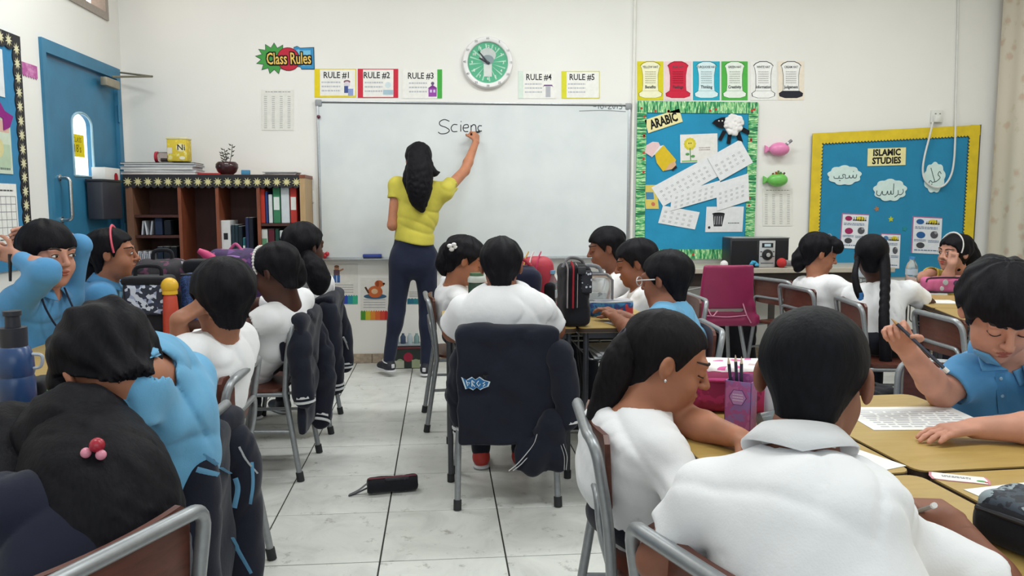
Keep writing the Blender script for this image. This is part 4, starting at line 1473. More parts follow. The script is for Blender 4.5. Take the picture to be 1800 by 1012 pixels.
obj('plate', rbox((x_, WALL_Y - 0.006, z_), (0.042, 0.006, 0.042), 0.004), wpl, sw); obj('rocker', rbox((x_, WALL_Y - 0.014, z_), (0.012, 0.004, 0.02), 0.002), pm('rocker_white', 'e8e6e0', 0.4), sw)

# ---------------- low wall posters under the whiteboard
def low_poster(x0, y0, x1, y1, lab, bars, pic):
    s, a, w, h = quad_sheet('reading_poster', lab, 'poster', rect_px(x0, y0, x1, y1), 'dedbd6', group='posters under the whiteboard')
    n = len(bars)
    for k, c_ in enumerate(bars):
        xa = -w / 2 + w * k / n
        pts = [(xa, -h / 2), (xa + w / n, -h / 2), (xa + w / n, -h * .30), (xa + w / n * .75, -h * .27), (xa + w / n * .5, -h * .30), (xa + w / n * .25, -h * .27), (xa, -h * .30)]
        a.add('colour_block', c_, pts)
    for k in range(4): a.line('ruled_line', '9a9a9e', [(-w * .4, -h * .02 - k * h * .06), (w * .35, -h * .02 - k * h * .06)], 0.004)
    if pic == 'boy':
        a.disc('picture', 'b98a6e', -w * .2, h * .40, .018); a.disc('picture', '7d5a44', -w * .2, h * .44, .018, .01); a.rect('picture', '6a5560', -w * .2 - .022, h * .22, -w * .2 + .022, h * .36)
        a.rect('picture', '3a66a8', -w * .2 - .024, h * .04, -w * .2 - .003, h * .22); a.rect('picture', '3a66a8', -w * .2 + .003, h * .04, -w * .2 + .024, h * .22); a.line('picture', 'b98a6e', [(-w * .2 + .02, h * .33), (-w * .2 + .05, h * .38)], .012)
    elif pic == 'dog':
        a.disc('picture', '3f5f7a', 0, h * .06, .085, .02); a.disc('picture', 'c1653a', 0, h * .17, .055, .045); a.disc('picture', 'c1653a', w * .13, h * .36, .032, .026); a.add('picture', 'c1653a', [(w * .02, h * .2), (w * .18, h * .1), (w * .2, h * .36), (w * .06, h * .34)])
        a.rect('picture', 'c1653a', w * .2, h * .31, w * .3, h * .37); a.disc('picture', '96482a', w * .08, h * .36, .012, .024); a.line('picture', '5a3a30', [(-w * .22, h * .14), (-w * .34, h * .28)], .014); a.disc('picture', 'd9b48e', -w * .02, h * .18, .024, .02); a.disc('picture', '2a2020', w * .3, h * .36, .008)
    a.done()


low_poster(576, 464, 629, 534, 'low wall poster with a small boy drawing and violet to green blocks', ['c23b86', '9c4fae', '3a4fae', '3a4fae', '2f8fa0', '3fae8a'], 'boy')
low_poster(634, 488, 685, 562, 'low wall poster with an orange dog drawing and rainbow blocks', ['4f8f3a', 'c2b33a', 'd8893a', 'd8693a', 'cf4a3a', 'b8302f'], 'dog')
low_poster(716, 490, 750, 534, 'low wall poster with teal blocks seen between the teacher legs', ['2f6f86', '2f7f86', '3a6f96'], '')
# =================================================================== FURNITURE
steel = metal_mat('grey_chair_tube', '9a9da1', 0.38, 0.6)
darksteel = metal_mat('dark_tube', '4b4d53', 0.45, 0.5)
rubber = pm('black_rubber', '26262a', 0.7)
redwood = wood_mat('red_brown_ply', '48231b', '693a2c', (3, 20, 20), 0.4)
redwood_edge = wood_mat('ply_edge', '8a4c30', 'a05c3a', (3, 20, 60), 0.5)
desktop = wood_mat('pale_laminate', 'a88a4c', 'b79b5c', (3, 16, 16), 0.38)
CHZ, CHT = 0.40, 0.70


def make_chair(label):
    t = thing('school_chair', label, 'chair', group='tube framed school chairs')
    # seat: gently dished ply
    bm = bmesh.new(); nx, ny = 10, 8
    pts = round_rect(-0.185, -0.165, 0.185, 0.185, 0.05, 4)
    V, F = prism(pts, 0, 0.014)
    V[:, 2] += CHZ + 0.10 * V[:, 1] ** 2 - 0.012
    bm.free()
    obj('seat', (V, F), redwood, t, local=True, smooth=30)
    # backrest: ply panel between the rails, bowed backwards
    P = round_rect(-0.175, 0.535, 0.175, 0.705, 0.04, 4)
    n = len(P)
    bow = lambda x, z: -0.188 - 0.10 * (z - 0.40) * 0.5 - 0.020 * (1 - (x / 0.18) ** 2)
    xs = np.linspace(-0.175, 0.175, 9)
    V, F = [], []
    zz = [0.535, 0.55, 0.69, 0.705]
    for side in (0.006, -0.006):
        for z in zz:
            for x in xs:
                ins = 0.02 if z in (0.535, 0.705) else 0
                V.append((x * (1 - ins / 0.175), bow(x, z) + 0.016 + side, z))
    m_ = len(xs); L_ = m_ * len(zz)
    for r in range(len(zz) - 1):
        for c_ in range(m_ - 1):
            a0 = r * m_ + c_
            F.append((a0, a0 + m_, a0 + m_ + 1, a0 + 1)); F.append((L_ + a0, L_ + a0 + 1, L_ + a0 + m_ + 1, L_ + a0 + m_))
    ring = [c_ for c_ in range(m_)] + [r * m_ + m_ - 1 for r in range(1, len(zz))] + [(len(zz) - 1) * m_ + c_ for c_ in range(m_ - 2, -1, -1)] + [r * m_ for r in range(len(zz) - 2, 0, -1)]
    for k in range(len(ring)):
        p_, q_ = ring[k], ring[(k + 1) % len(ring)]
        F.append((p_, q_, L_ + q_, L_ + p_))
    obj('backrest', (np.array(V), F), redwood, t, local=True, smooth=30)
    # outer hoop with the posts
    hoop = fillet([(-0.19, -0.175, CHZ - 0.02), (-0.19, -0.185, 0.52), (-0.19, -0.215, CHT), (0.19, -0.215, CHT), (0.19, -0.185, 0.52), (0.19, -0.175, CHZ - 0.02)], 0.055, 5)
    hoop = [p - np.array([0, 0.02 * max(0, 1 - (p[0] / 0.19) ** 2) * (1 if p[2] > 0.6 else 0), 0]) for p in hoop]
    obj('back_frame', tube(hoop, 0.0125, 10), steel, t, local=True, smooth=60)
    rail = fillet([(-0.165, -0.17, CHZ - 0.01), (-0.165, -0.20, 0.50), (-0.165, -0.205, 0.575), (0.165, -0.205, 0.575), (0.165, -0.20, 0.50), (0.165, -0.17, CHZ - 0.01)], 0.045, 5)
    obj('lower_rail', tube(rail, 0.0095, 8), steel, t, local=True, smooth=60)
    obj('seat_frame', tube(fillet([(-0.18, -0.175, CHZ - 0.022), (-0.175, 0.16, CHZ - 0.022), (0.175, 0.16, CHZ - 0.022), (0.18, -0.175, CHZ - 0.022)], 0.03), 0.010, 8), steel, t, local=True, smooth=60)
    for sx in (-1, 1):
        for top, bot in (((sx * 0.19, -0.175, CHZ - 0.01), (sx * 0.20, -0.235, 0.0)), ((sx * 0.172, 0.14, CHZ - 0.02), (sx * 0.20, 0.20, 0.0))):
            lg = obj('leg', tube([top, bot], 0.0125, 10), steel, t, local=True, smooth=60)
            b_ = np.array(bot); d_ = (np.array(top) - b_); d_ /= np.linalg.norm(d_)
            f_ = obj('rubber_foot', tube([b_ + d_ * 0.001, b_ + d_ * 0.04], 0.0165, 10), rubber, lg, local=True, smooth=60)
    for s in (-1, 1): obj('leg_brace', tube([(s * 0.193, -0.20, 0.22), (s * 0.185, 0.165, 0.22)], 0.008, 6), steel, t, local=True, smooth=60)
    return t


CH0 = None
CHAIRS = {}


def chair(key, label, rail_c, face):
    """rail_c = ground point under the middle of the back rail, face = direction the sitter looks"""
    global CH0
    f = np.array([face[0], face[1]], float); f /= np.linalg.norm(f)
    c = np.array(rail_c, float) + f * 0.215
    if CH0 is None:
        CH0 = make_chair(label); o = CH0
    else:
        o = copy_tree(CH0); o['label'] = label
    a = math.atan2(-f[0], f[1])
    o.location = (c[0], c[1], 0); o.rotation_euler = (0, 0, a)
    CHAIRS[key] = (c, a)
    return o


chair('P4', 'wood and grey tube chair nearest the camera at the lower left corner', (-0.478, 1.16), (-0.903, 0.428))
chair('P5', 'tube chair hung with the blue striped jacket at the left row', (-0.555, 1.86), (-1, 0.05))
chair('P6', 'wood backed tube chair of the white shirted boy in the left row', (-0.60, 2.45), (-1, 0.0))
chair('P7', 'chair under the dark jacket behind the girl with the beaded hairband', (-0.625, 3.62), (-1, 0.05))
chair('P8', 'farthest chair of the left row, under a jacket beside the whiteboard', (-0.60, 4.33), (-1, 0.0))
chair('P10', 'chair covered by the large navy jacket in the centre aisle', (0.255, 3.05), (0, 1))
chair('P9', 'chair of the girl with a white bow at the far centre table', (-0.075, 4.32), (1, 0.05))
chair('P13', 'chair of the boy in glasses at the centre table', (1.09, 3.14), (-1, 0.05))
chair('P12', 'chair of the white shirted boy reaching across the centre table', (1.35, 4.12), (-1, 0.0))
chair('P11', 'chair of the farthest boy at the centre table below the whiteboard corner', (1.34, 4.62), (-1, 0.0))
chair('P14', 'chair seen edge-on behind the girl with the long ponytail', (0.335, 1.80), (1, -0.08))
chair('P15', 'grey tube chair behind the boy in the right foreground', (0.36, 1.02), (0.938, 0.345))
chair('E', 'empty tube chair behind the raised pencil hand', (2.20, 3.34), (1, -0.05))
chair('P18', 'chair of the girl with two braids', (2.085, 3.90), (1, -0.15))
chair('P17', 'chair of the girl with the ponytail below the radio', (2.10, 4.55), (1, 0.1))
chair('X', 'far tube chair half hidden left of the ponytail girl by the radio', (2.16, 5.05), (1, 0.35))
chair('P16', 'chair of the boy in the blue polo shirt holding up a pencil', (1.62, 2.29), (-0.53, -0.85))
chair('P2', 'chair of the girl with raised arms by the left wall', (-1.88, 3.18), (1, 0.0))
chair('P3', 'chair of the girl with the pink hairband beside the blue door', (-1.90, 3.80), (1, 0.0))
chair('P19', 'chair of the girl in yellow at the far right', (3.70, 4.95), (-1, -0.25))


# ---------------- desks
def make_desk(w, d, label):
    t = thing('school_desk', label, 'desk', group='pale topped school desks')
    obj('desk_top', prism(round_rect(-w / 2 + .003, -d / 2 + .003, w / 2 - .003, d / 2 - .003, 0.028, 4), DESK_Z - 0.022, DESK_Z), desktop, t, local=True, smooth=30)
    obj('edge_band', [prism(round_rect(-w / 2 + .0015, -d / 2 + .0015, w / 2 - .0015, d / 2 - .0015, 0.03, 4), DESK_Z - 0.020, DESK_Z - 0.003)], pm('dark_edge_band', '3c2c22', 0.5), t, local=True, smooth=30)
    obj('apron', [box((-w / 2 + .03, -d / 2 + .03, DESK_Z - 0.05), (w / 2 - .03, -d / 2 + .045, DESK_Z - 0.022)), box((-w / 2 + .03, d / 2 - .045, DESK_Z - 0.05), (w / 2 - .03, d / 2 - .03, DESK_Z - 0.022)),
                  box((-w / 2 + .03, -d / 2 + .03, DESK_Z - 0.05), (-w / 2 + .045, d / 2 - .03, DESK_Z - 0.022)), box((w / 2 - .045, -d / 2 + .03, DESK_Z - 0.05), (w / 2 - .03, d / 2 - .03, DESK_Z - 0.022))], darksteel, t, local=True, smooth=0)['kind'] = 'stuff'
    for sx in (-1, 1):
        for sy in (-1, 1):
            lg = obj('leg', tube([(sx * (w / 2 - .035), sy * (d / 2 - .035), 0.0), (sx * (w / 2 - .035), sy * (d / 2 - .035), DESK_Z - 0.022)], 0.012, 8), darksteel, t, local=True, smooth=60)
            obj('rubber_foot', tube([(sx * (w / 2 - .035), sy * (d / 2 - .035), 0.0005), (sx * (w / 2 - .035), sy * (d / 2 - .035), 0.035)], 0.016, 8), rubber, lg, local=True, smooth=60)
    zt = DESK_Z - 0.15
    obj('wire_tray', [tube(fillet([(-w / 2 + .05, y, DESK_Z - .03), (-w / 2 + .05, y, zt), (w / 2 - .05, y, zt), (w / 2 - .05, y, DESK_Z - .03)], 0.02, 3), 0.004, 5) for y in (-d / 2 + .07, 0, d / 2 - .07)] +
        [tube([(x, -d / 2 + .07, zt), (x, d / 2 - .07, zt)], 0.003, 5) for x in np.linspace(-w / 2 + .06, w / 2 - .06, 5)], steel, t, local=True, smooth=60)['kind'] = 'stuff'
    return t


def desks(w, d, places, labels, rot=0.0):
    first = None
    for (x, y), lab in zip(places, labels):
        if first is None: first = make_desk(w, d, lab); o = first
        else: o = copy_tree(first); o['label'] = lab
        o.location = (x, y, 0); o.rotation_euler = (0, 0, rot)


# right foreground group of four, meeting at the cross, turned 3 degrees
CR, RA = np.array([0.936, 1.449]), math.radians(3.0)
def rg(x, y):
    c, s = math.cos(RA), math.sin(RA)
    return CR + np.array([x * c - y * s, x * s + y * c])
W1, D1 = 0.395, 0.605
desks(W1, D1, [rg(sx * (W1 / 2 + g), sy * (D1 / 2 + .0045)) for sx, sy, g in ((1, 1, .0035), (-1, 1, .0035), (1, -1, .005), (-1, -1, .005))],
      ['desk in front of the boy holding up a pencil', 'desk with the pink bag beside the girl with the long ponytail', 'desk with the name card and grey camouflage pencil case', 'desk under the fist of the boy in the right foreground'], RA)
desks(0.58, 0.62, [(0.289, 3.63)], ['desk in front of the broad white shirted boy in the centre'])
desks(0.46, 0.62, [(0.347, 4.252)], ['desk by the girl with a white bow at the centre table'])
desks(0.39, 0.62, [(0.78, 3.63), (0.78, 4.252)], ['desk beside the boy in glasses at the centre table', 'far desk by the two boys at the centre table'])
desks(0.50, 0.62, [(-1.25, 1.60), (-1.25, 2.222), (-1.25, 2.844), (-1.25, 3.466), (-1.25, 4.088)],
      ['desk nearest the camera in the left row', 'desk with the papers under the leaning boy in the left row', 'desk by the girl with raised arms in the left row', 'desk under the dark bags in the left row', 'farthest desk of the left row near the bookcase'])
NA = math.radians(-16.0)
NR = np.array([2.32, 3.22])
def ng(u, v):
    return NR + np.array([math.cos(NA), math.sin(NA)]) * u + np.array([-math.sin(NA), math.cos(NA)]) * v
desks(0.42, 0.74, [ng(0.21, 0.25), ng(0.632, 0.25)], ['near left desk of the right rear group', 'near right desk of the right rear group'], NA)
desks(0.42, 0.62, [ng(0.21, 0.932), ng(0.632, 0.932)],
      ['far left desk of the right rear group by the braided girl', 'desk with the pink pencil case before the girl in yellow'], NA)

# ---------------- pink plastic chair
pk = pm('magenta_plastic', '8f2450', 0.4, 0.04, 8)
pc = thing('pink_chair', 'empty magenta plastic chair with grey tube legs before the radio counter', 'chair', (1.78, 4.85, 0))
f = Field()
xs0 = np.array([1.78, 4.85, 0])
f.func(xs0 + (-.22, -.12, .52), xs0 + (.22, .06, .86), lambda X, Y, Z: np.sqrt(np.maximum(np.abs(X - xs0[0]) - (0.165 + 0.02 * (0.84 - Z) / 0.3 - .02), 0) ** 2 + np.maximum(np.abs(Z - 0.68) - 0.125, 0) ** 2 + np.maximum(np.abs(Y - (xs0[1] - 0.03 - (Z - .5) * 0.12 + 0.5 * (X - xs0[0]) ** 2)) - 0.001, 0) ** 2) - 0.014, k=0.01)
f.rbox(xs0 + (0, 0.17, 0.455), (0.205, 0.20, 0.016), 0.014, k=0.02)
for s in (-1, 1): f.cone(xs0 + (s * .165, -.02, .57), xs0 + (s * .19, .0, .44), 0.018, 0.02, k=0.03); f.rbox(xs0 + (s * .155, -.02, .52), (.035, .012, .05), .01, k=.02); f.rbox(xs0 + (s * .20, .05, .47), (.02, .09, .03), .012, k=.02)
f.rbox(xs0 + (0, -0.015, 0.475), (0.19, 0.015, 0.045), 0.014, k=0.02)
obj('shell', f.mesh(0.008), pk, pc, smooth=180)
for sx in (-1, 1):
    for top, bot in (((sx * .10, -.0, .45), (sx * .17, -.06, 0)), ((sx * .12, .28, .45), (sx * .18, .36, 0))):
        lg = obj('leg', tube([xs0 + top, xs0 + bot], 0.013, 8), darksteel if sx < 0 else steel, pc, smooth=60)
        b_ = xs0 + np.array(bot)
        obj('rubber_foot', tube([b_ + (0, 0, 0.0005), b_ + (-sx * .003, 0, .03)], 0.017, 8), rubber, lg, smooth=60)
obj('cross_bar', [tube([xs0 + (-.10, 0, .44), xs0 + (.10, 0, .44)], 0.010, 8), tube([xs0 + (-.12, .28, .44), xs0 + (.12, .28, .44)], 0.010, 8)], darksteel, pc, smooth=60)
obj('knotted_cord', [tube(smooth_path([xs0 + (-.13, -.045, .56), xs0 + (-.10, -.06, .50), xs0 + (-.06, -.045, .53)], 5), 0.004, 5), tube(smooth_path([xs0 + (.10, -.045, .58), xs0 + (.12, -.06, .51), xs0 + (.16, -.04, .45)], 5), 0.004, 5),
                     tube(smooth_path([xs0 + (-.19, .0, .49), xs0 + (-.13, -.045, .50), xs0 + (0, -.04, .49), xs0 + (.13, -.045, .50)], 5), 0.003, 5)], pm('pink_cord', 'c9879f', 0.7), pc)['kind'] = 'stuff'

# ---------------- counter along the front wall with the radio
KX0, KX1, KY0, KZ = 1.47, 3.3, 5.52, 0.735
ct = thing('counter', 'narrow dark-edged counter along the front wall under the boards', 'counter', ((KX0 + KX1) / 2, 5.75, 0))
obj('counter_top', rbox(((KX0 + KX1) / 2, 5.755, KZ - 0.018), ((KX1 - KX0) / 2, 0.235, 0.018), 0.004), wood_mat('counter_laminate', 'b3aa9b', 'c2baac', (2, 12, 12), 0.4), ct, smooth=0)
obj('front_rail', box((KX0 + .02, KY0 + .03, KZ - 0.13), (KX1 - .02, KY0 + .05, KZ - 0.036)), pm('dark_brown_rail', '2e2420', 0.5), ct, smooth=0)
for x in (KX0 + .05, 2.4, KX1 - .05):
    for y in (KY0 + .06, 5.93): obj('leg', box((x - .018, y - .018, 0), (x + .018, y + .018, KZ - 0.036)), pm('dark_leg', '3a3532', 0.5), ct, smooth=0)
tag(obj('trailing_cable', tube(smooth_path([(1.50, 5.53, .58), (1.65, 5.50, .57), (1.85, 5.51, .60), (2.05, 5.52, .61)], 6), 0.006, 6), pm('grey_cord', '8a8a8c', 0.5)), 'grey cable drooping along the front of the counter', 'cable')

r0, r1 = at(1281, 466, 5.62), at(1384, 466, 5.62)
rz1 = at(1330, 418, 5.62)[2]
rw, rc = r1[0] - r0[0], (r0[0] + r1[0]) / 2
rh = rz1 - KZ
rd = thing('stereo', 'black compact stereo with a silver centre panel on the counter', 'stereo', (rc, 5.7, KZ))
blackp = pm('black_plastic', '1c1c22', 0.4, 0.04)
y0 = 5.60
obj('body', rbox((rc, y0 + 0.09, KZ + rh / 2 + 0.004), (rw / 2, 0.088, rh / 2 - .002), 0.008), blackp, rd)
obj('top_lid', rbox((rc + rw * .02, y0 + 0.09, KZ + rh - .001), (rw / 2 - .004, 0.086, 0.005), 0.003), pm('silver_lid', '9d9f9f', 0.35, metal=0.4), rd)
RP = Plane((rc, y0, KZ), (1, 0, 0), (0, 0, 1))
pxc = rw * 0.125
pw = rw * 0.135
obj('control_panel', rbox((rc + pxc, y0, KZ + rh * .46), (pw, 0.006, rh * .45), 0.003), pm('silver_panel', 'b9bbbd', 0.35, metal=0.2), rd)
for sx_, lab in ((-0.26, 'speaker_grille'), (0.38, 'speaker_grille')):
    wv = rw * (0.21 if sx_ < 0 else 0.105)
    obj(lab, rbox((rc + sx_ * rw, y0 + 0.001, KZ + rh * .48), (wv, 0.005, rh * .43), 0.004), pm('grille_cloth', '17171c', 0.95), rd)
a = Art(Plane((rc + pxc, y0 - .006, KZ), (1, 0, 0), (0, 0, 1)), rd, 0.0015)
a.rect('display_bezel', '2a2b30', -pw * .7, rh * .68, pw * .7, rh * .83); a.rect('display', 'bcd4df', -pw * .4, rh * .71, pw * .4, rh * .80)
a.rect('panel_line', '55575c', -pw * .8, rh * .13, pw * .8, rh * .16)
for s_ in (-1, 1):
    for q in (.36, .52): a.rect('button', '3d3f45', s_ * pw * .78 - .007, rh * q, s_ * pw * .78 + .007, rh * q + .006)
a.done()
obj('dial', lathe([(0.002, 0), (rh * .19, 0), (rh * .18, .01), (rh * .1, .012), (rh * .09, .018), (.002, .018)], 22, (rc + pxc, y0 - .006, KZ + rh * .43), RX), blackp, rd)
obj('dial_cap', lathe([(0.002, 0), (rh * .075, 0), (rh * .07, .004), (.002, .005)], 18, (rc + pxc, y0 - .025, KZ + rh * .43), RX), pm('silver_cap', 'c2c4c6', 0.3, metal=0.5), rd)
obj('foot', [lathe([(.002, 0), (.012, 0), (.012, .006), (.002, .006)], 10, (rc + s * rw * .42, y0 + .09 + q * .06, KZ)) for s in (-1, 1) for q in (-1, 1)], rubber, rd)['kind'] = 'stuff'
# clown-nosed microphone, blue bow and white ball in front of the stereo
mc = at(1374, 457, 5.56)
mi = thing('microphone', 'toy microphone with red foam ball lying on the counter right of the stereo', 'microphone', (mc[0], mc[1], KZ))
obj('foam_ball', ball((mc[0], mc[1], KZ + .036), .035, 16, 12), pm('red_foam', 'c03434', 0.9, 0.05, bmp=.2), mi)
obj('handle', tube([(mc[0] + .025, mc[1], KZ + .034), (mc[0] + .17, mc[1] + .02, KZ + .022)], [.024, .017], 12), pm('mic_silver', '8f8b90', 0.4, metal=0.3), mi)
bw_ = at(1326, 456, 5.56)
bo = thing('gift_bow', 'small bright blue ribbon bow before the stereo', 'bow', (bw_[0], bw_[1], KZ))
bl_ = []
for k in range(7):
    q = k * 0.9
    c_ = np.array([bw_[0] + .022 * math.cos(q), bw_[1] + .012 * math.sin(q), KZ + .022 + .01 * (k % 3)])
    bl_.append(ball(c_, (.016, .012, .011), 8, 6))
obj('ribbon_loop', bl_, pm('blue_ribbon', '3fa3cc', 0.35), bo)['kind'] = 'stuff'
wb_ = at(1273, 459, 5.56)
tag(obj('white_pom_pom', ball((wb_[0], wb_[1], KZ + .028), .028, 14, 10), cloth_mat('white_pompom', 'e3dfe0')), 'small white pom-pom on the counter left of the stereo', 'pom-pom')
hk = thing('stand_bracket', 'small black metal bracket on the counter right of the stereo', 'bracket', at(1408, 455, 5.62))
hk.location.z = KZ
hx = float(hk.location.x)
obj('upright', box((hx - .03, 5.60, KZ), (hx - .02, 5.63, KZ + .10)), blackp, hk, smooth=0); obj('arm', box((hx - .03, 5.60, KZ + .095), (hx + .09, 5.63, KZ + .105)), blackp, hk, smooth=0)

# ---------------- bookcase
B0, B1 = at(219, 306, 5.66), at(535, 306, 5.66)
X0, X1, ZT = float(B0[0]), float(B1[0]), float(B0[2])
Y0, Y1 = 5.66, 5.985
bk = thing('bookcase', 'red-brown wooden bookcase with four bays and a star valance', 'bookcase', ((X0 + X1) / 2, 5.82, 0))
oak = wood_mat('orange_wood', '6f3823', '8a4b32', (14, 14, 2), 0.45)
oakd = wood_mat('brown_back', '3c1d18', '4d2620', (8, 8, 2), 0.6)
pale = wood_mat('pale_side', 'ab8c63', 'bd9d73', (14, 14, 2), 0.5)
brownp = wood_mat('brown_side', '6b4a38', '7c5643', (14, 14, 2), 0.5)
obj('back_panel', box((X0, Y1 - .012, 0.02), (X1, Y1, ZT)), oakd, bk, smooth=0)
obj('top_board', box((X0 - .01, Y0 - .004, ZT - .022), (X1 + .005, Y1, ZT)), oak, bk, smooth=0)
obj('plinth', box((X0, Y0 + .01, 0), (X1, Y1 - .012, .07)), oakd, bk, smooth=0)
xd = [X0] + [float(at(p_, 400, 5.66)[0]) for p_ in (317, 383, 455)] + [X1]
for k, x in enumerate(xd):
    a_, b_ = (x, x + .045) if k == 0 else ((x - .035, x) if k == 4 else (x - .009, x + .013))
    o = obj('upright', box((a_, Y0, .07), (b_, Y1 - .012, ZT - .022)), {0: brownp, 4: pale}.get(k, oak), bk, smooth=0)
for k, zz in ((0, (.60, .98, 1.12)), (1, (.38,)), (2, (.42, .76)), (3, (.45, .78, 1.06))):
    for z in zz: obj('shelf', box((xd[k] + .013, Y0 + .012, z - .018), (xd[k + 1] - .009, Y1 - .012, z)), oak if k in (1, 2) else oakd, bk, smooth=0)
vz0 = float(at(300, 330, 5.65)[2])
BP = Plane((0, Y0 - .001, 0), (1, 0, 0), (0, 0, 1))
obj('valance_strip', scallop_strip(BP, X0 - .01, ZT - .002, X1 - .035, ZT - .002, -(ZT - vz0), 26, 0.0, 0.004), bl, bk, smooth=0)
nst = 18
stp = [starburst(BP, X0 + .02 + (X1 - X0 - .075) * k / (nst - 1), (ZT + vz0) / 2 - .005, 0.032, 0.0056) for k in range(nst)]
obj('printed_starburst', stp, ink('cfc694'), bk, smooth=0)['kind'] = 'stuff'


def book(name, lab, cat, x0, x1, z0, h, c, depth=.22, y=Y0 + .03, lean=0.0, band=None, group='binders and books in the bookcase', spot=None):
    x0, x1 = x0 + .0012, x1 - .0012
    cx_ = (x0 + x1) / 2
    t = thing(name, lab, cat, (cx_, y + depth / 2, z0), group=group)
    R = roty(lean)
    def put(g):
        V, F = g
        V = V - np.array([cx_, 0, z0]); V = V @ R.T
        return V + np.array([cx_, 0, z0]), F
    obj('cover', put(rbox((cx_, y + depth / 2, z0 + h / 2 + .0005), ((x1 - x0) / 2, depth / 2, h / 2 - .0005), .003, 1)), ink(c), t, smooth=0)
    obj('page_block', put(box((x0 + .003, y + .008, z0 + h - .001), (x1 - .003, y + depth - .008, z0 + h + .0006))), ink('d9d6cc'), t, smooth=0)
    if band:
        obj('spine_label', put(rbox((cx_, y - .0004, z0 + h * .55), ((x1 - x0) / 2 * .8, .001, h * .18), .0005, 1)), ink(band), t, smooth=0)
    if spot:
        obj('spine_mark', put(rbox((cx_, y - .0006, z0 + h * .66), ((x1 - x0) / 2 * .45, .0012, h * .07), .0005, 1)), ink(spot), t, smooth=0)
    return t


def bx(p_, y=400): return float(at(p_, y, Y0 + .03)[0])
def bz(p_): return float(at(400, p_, Y0 + .03)[2])
# bay 3: lever-arch files
zb = .76
book('ring_binder', 'tall white lever-arch file with a black label in the third bay', 'binder', bx(388), bx(405), zb, .32, 'cfcfd0', spot='26262b')
for k, (a_, b_, c_, h_) in enumerate(((406, 412, '2b3a42', .29), (412, 418, '23343c', .29), (418, 425, '1f2a33', .28), (431, 437, '2a3050', .34), (437, 445, '20242e', .34))):
    book('ring_binder', ['slim slate binder right of the tall white file', 'second slim dark teal binder right of the white file', 'third slim black binder right of the white file', 'navy binder near the right of the third bay', 'black binder against the right divider of the third bay'][k], 'binder', bx(a_), bx(b_), zb, h_, c_)
book('ring_binder', 'small teal file with a white label in the third bay', 'binder', bx(425.5), bx(430.5), zb, .20, '2a5f66', band='d6d7d6')
# bay 4
z4, z4b = 1.06, .78
for k, (a_, b_, c_, h_, lab, bd) in enumerate(((457, 467, 'b73a2e', .24, 'red binder at the left of the top right bay', None), (467.5, 472, '2f3f7a', .22, 'narrow blue book beside the red binder', None), (473, 480, 'cdd0d2', .20, 'white book on the top shelf of the right bay', None),
                                     (481, 494, '3c7a58', .25, 'green folder in the right bay', 'd3d8d5'), (495, 510, 'c6cbcf', .25, 'pale grey binder in the right bay', None), (511, 523, 'b03a34', .25, 'red and white folder at the right end of the bay', 'd9d5d2'))):
    book('ring_binder', lab, 'binder', bx(a_), bx(b_), z4, h_, c_, band=bd)
for k, (a_, b_, c_, h_, lab, bd) in enumerate(((459, 470, 'c4c8c4', .24, 'white file with a green mark on the lower shelf of the right bay', '5f8f6d'), (471, 482, '5a2530', .24, 'maroon file on the lower shelf of the right bay', None), (483, 490, '24443c', .24, 'dark green file on the lower shelf of the right bay', None), (491, 503, 'bfc3c4', .23, 'light grey file on the lower shelf of the right bay', None))):
    book('ring_binder', lab, 'binder', bx(a_), bx(b_), z4b, h_, c_, band=bd)
# bay 1: folders, papers
for k, (a_, b_, z_, h_, c_, ln, lab) in enumerate(((247, 250, .98, .10, 'b9bcc4', .12, 'first white folder leaning in the left bay'), (256, 259, .98, .10, 'c6c8ce', -.12, 'second white folder leaning in the left bay'), (262, 265, .98, .10, 'b4b7bf', .15, 'third white folder leaning in the left bay'),
                                                   (272, 285, .98, .12, '27324a', 0, 'dark blue box file in the left bay'), (288, 300, .98, .10, '1f2229', 0, 'black box file in the left bay'))):
    book('folder', lab, 'folder', bx(a_), bx(b_), z_, h_, c_, lean=ln)
for k in range(9):
    book('exercise_book', 'thin white exercise book, %s in the lower left bay' % ['first', 'second', 'third', 'fourth', 'fifth', 'sixth', 'seventh', 'eighth', 'ninth'][k], 'book', bx(243 + 3.2 * k), bx(245.4 + 3.2 * k), .60, .27 - .008 * (k % 3), ['c9cad0', 'a9abb5', 'bcbdc6'][k % 3], lean=-.05, group='white exercise books in the lower left bay')
for k, (a_, b_, c_) in enumerate(((274, 284, '1f2a3a'), (285, 296, '23262e'), (297, 309, '1a1c22'))):
    book('ring_binder', ['dark navy', 'charcoal', 'black'][k] + ' binder on the lower left shelf beside the white books', 'binder', bx(a_), bx(b_), .60, .30, c_)

# on top of the bookcase
def stack(x0, x1, y0, y1, z, items, lab, group):
    for k, (h, c, dx, rot) in enumerate(items):
        R = rotz(rot)
        cc = np.array([(x0 + x1) / 2 + dx, (y0 + y1) / 2, z + h / 2])
        t = thing('book', lab % ['bottom', 'second', 'third', 'fourth', 'fifth', 'sixth', 'top'][k if k < len(items) - 1 else 6], 'book', (cc[0], cc[1], z), group=group)
        hw, hd = (x1 - x0) / 2 - abs(dx), (y1 - y0) / 2 - .01
        obj('page_block', rbox(cc, (hw - .004, hd - .004, h / 2 - .0006), .001, 1, R), ink('d0d0ce'), t, smooth=0)
        obj('cover', [rbox(cc + (0, 0, s * (h / 2 - .0011)), (hw, hd, .001), .0006, 1, R) for s in (-1, 1)], ink(c), t, smooth=0)
        z += h
    return z
tx0, tx1 = float(at(221, 290, 5.8)[0]), float(at(352, 290, 5.8)[0])
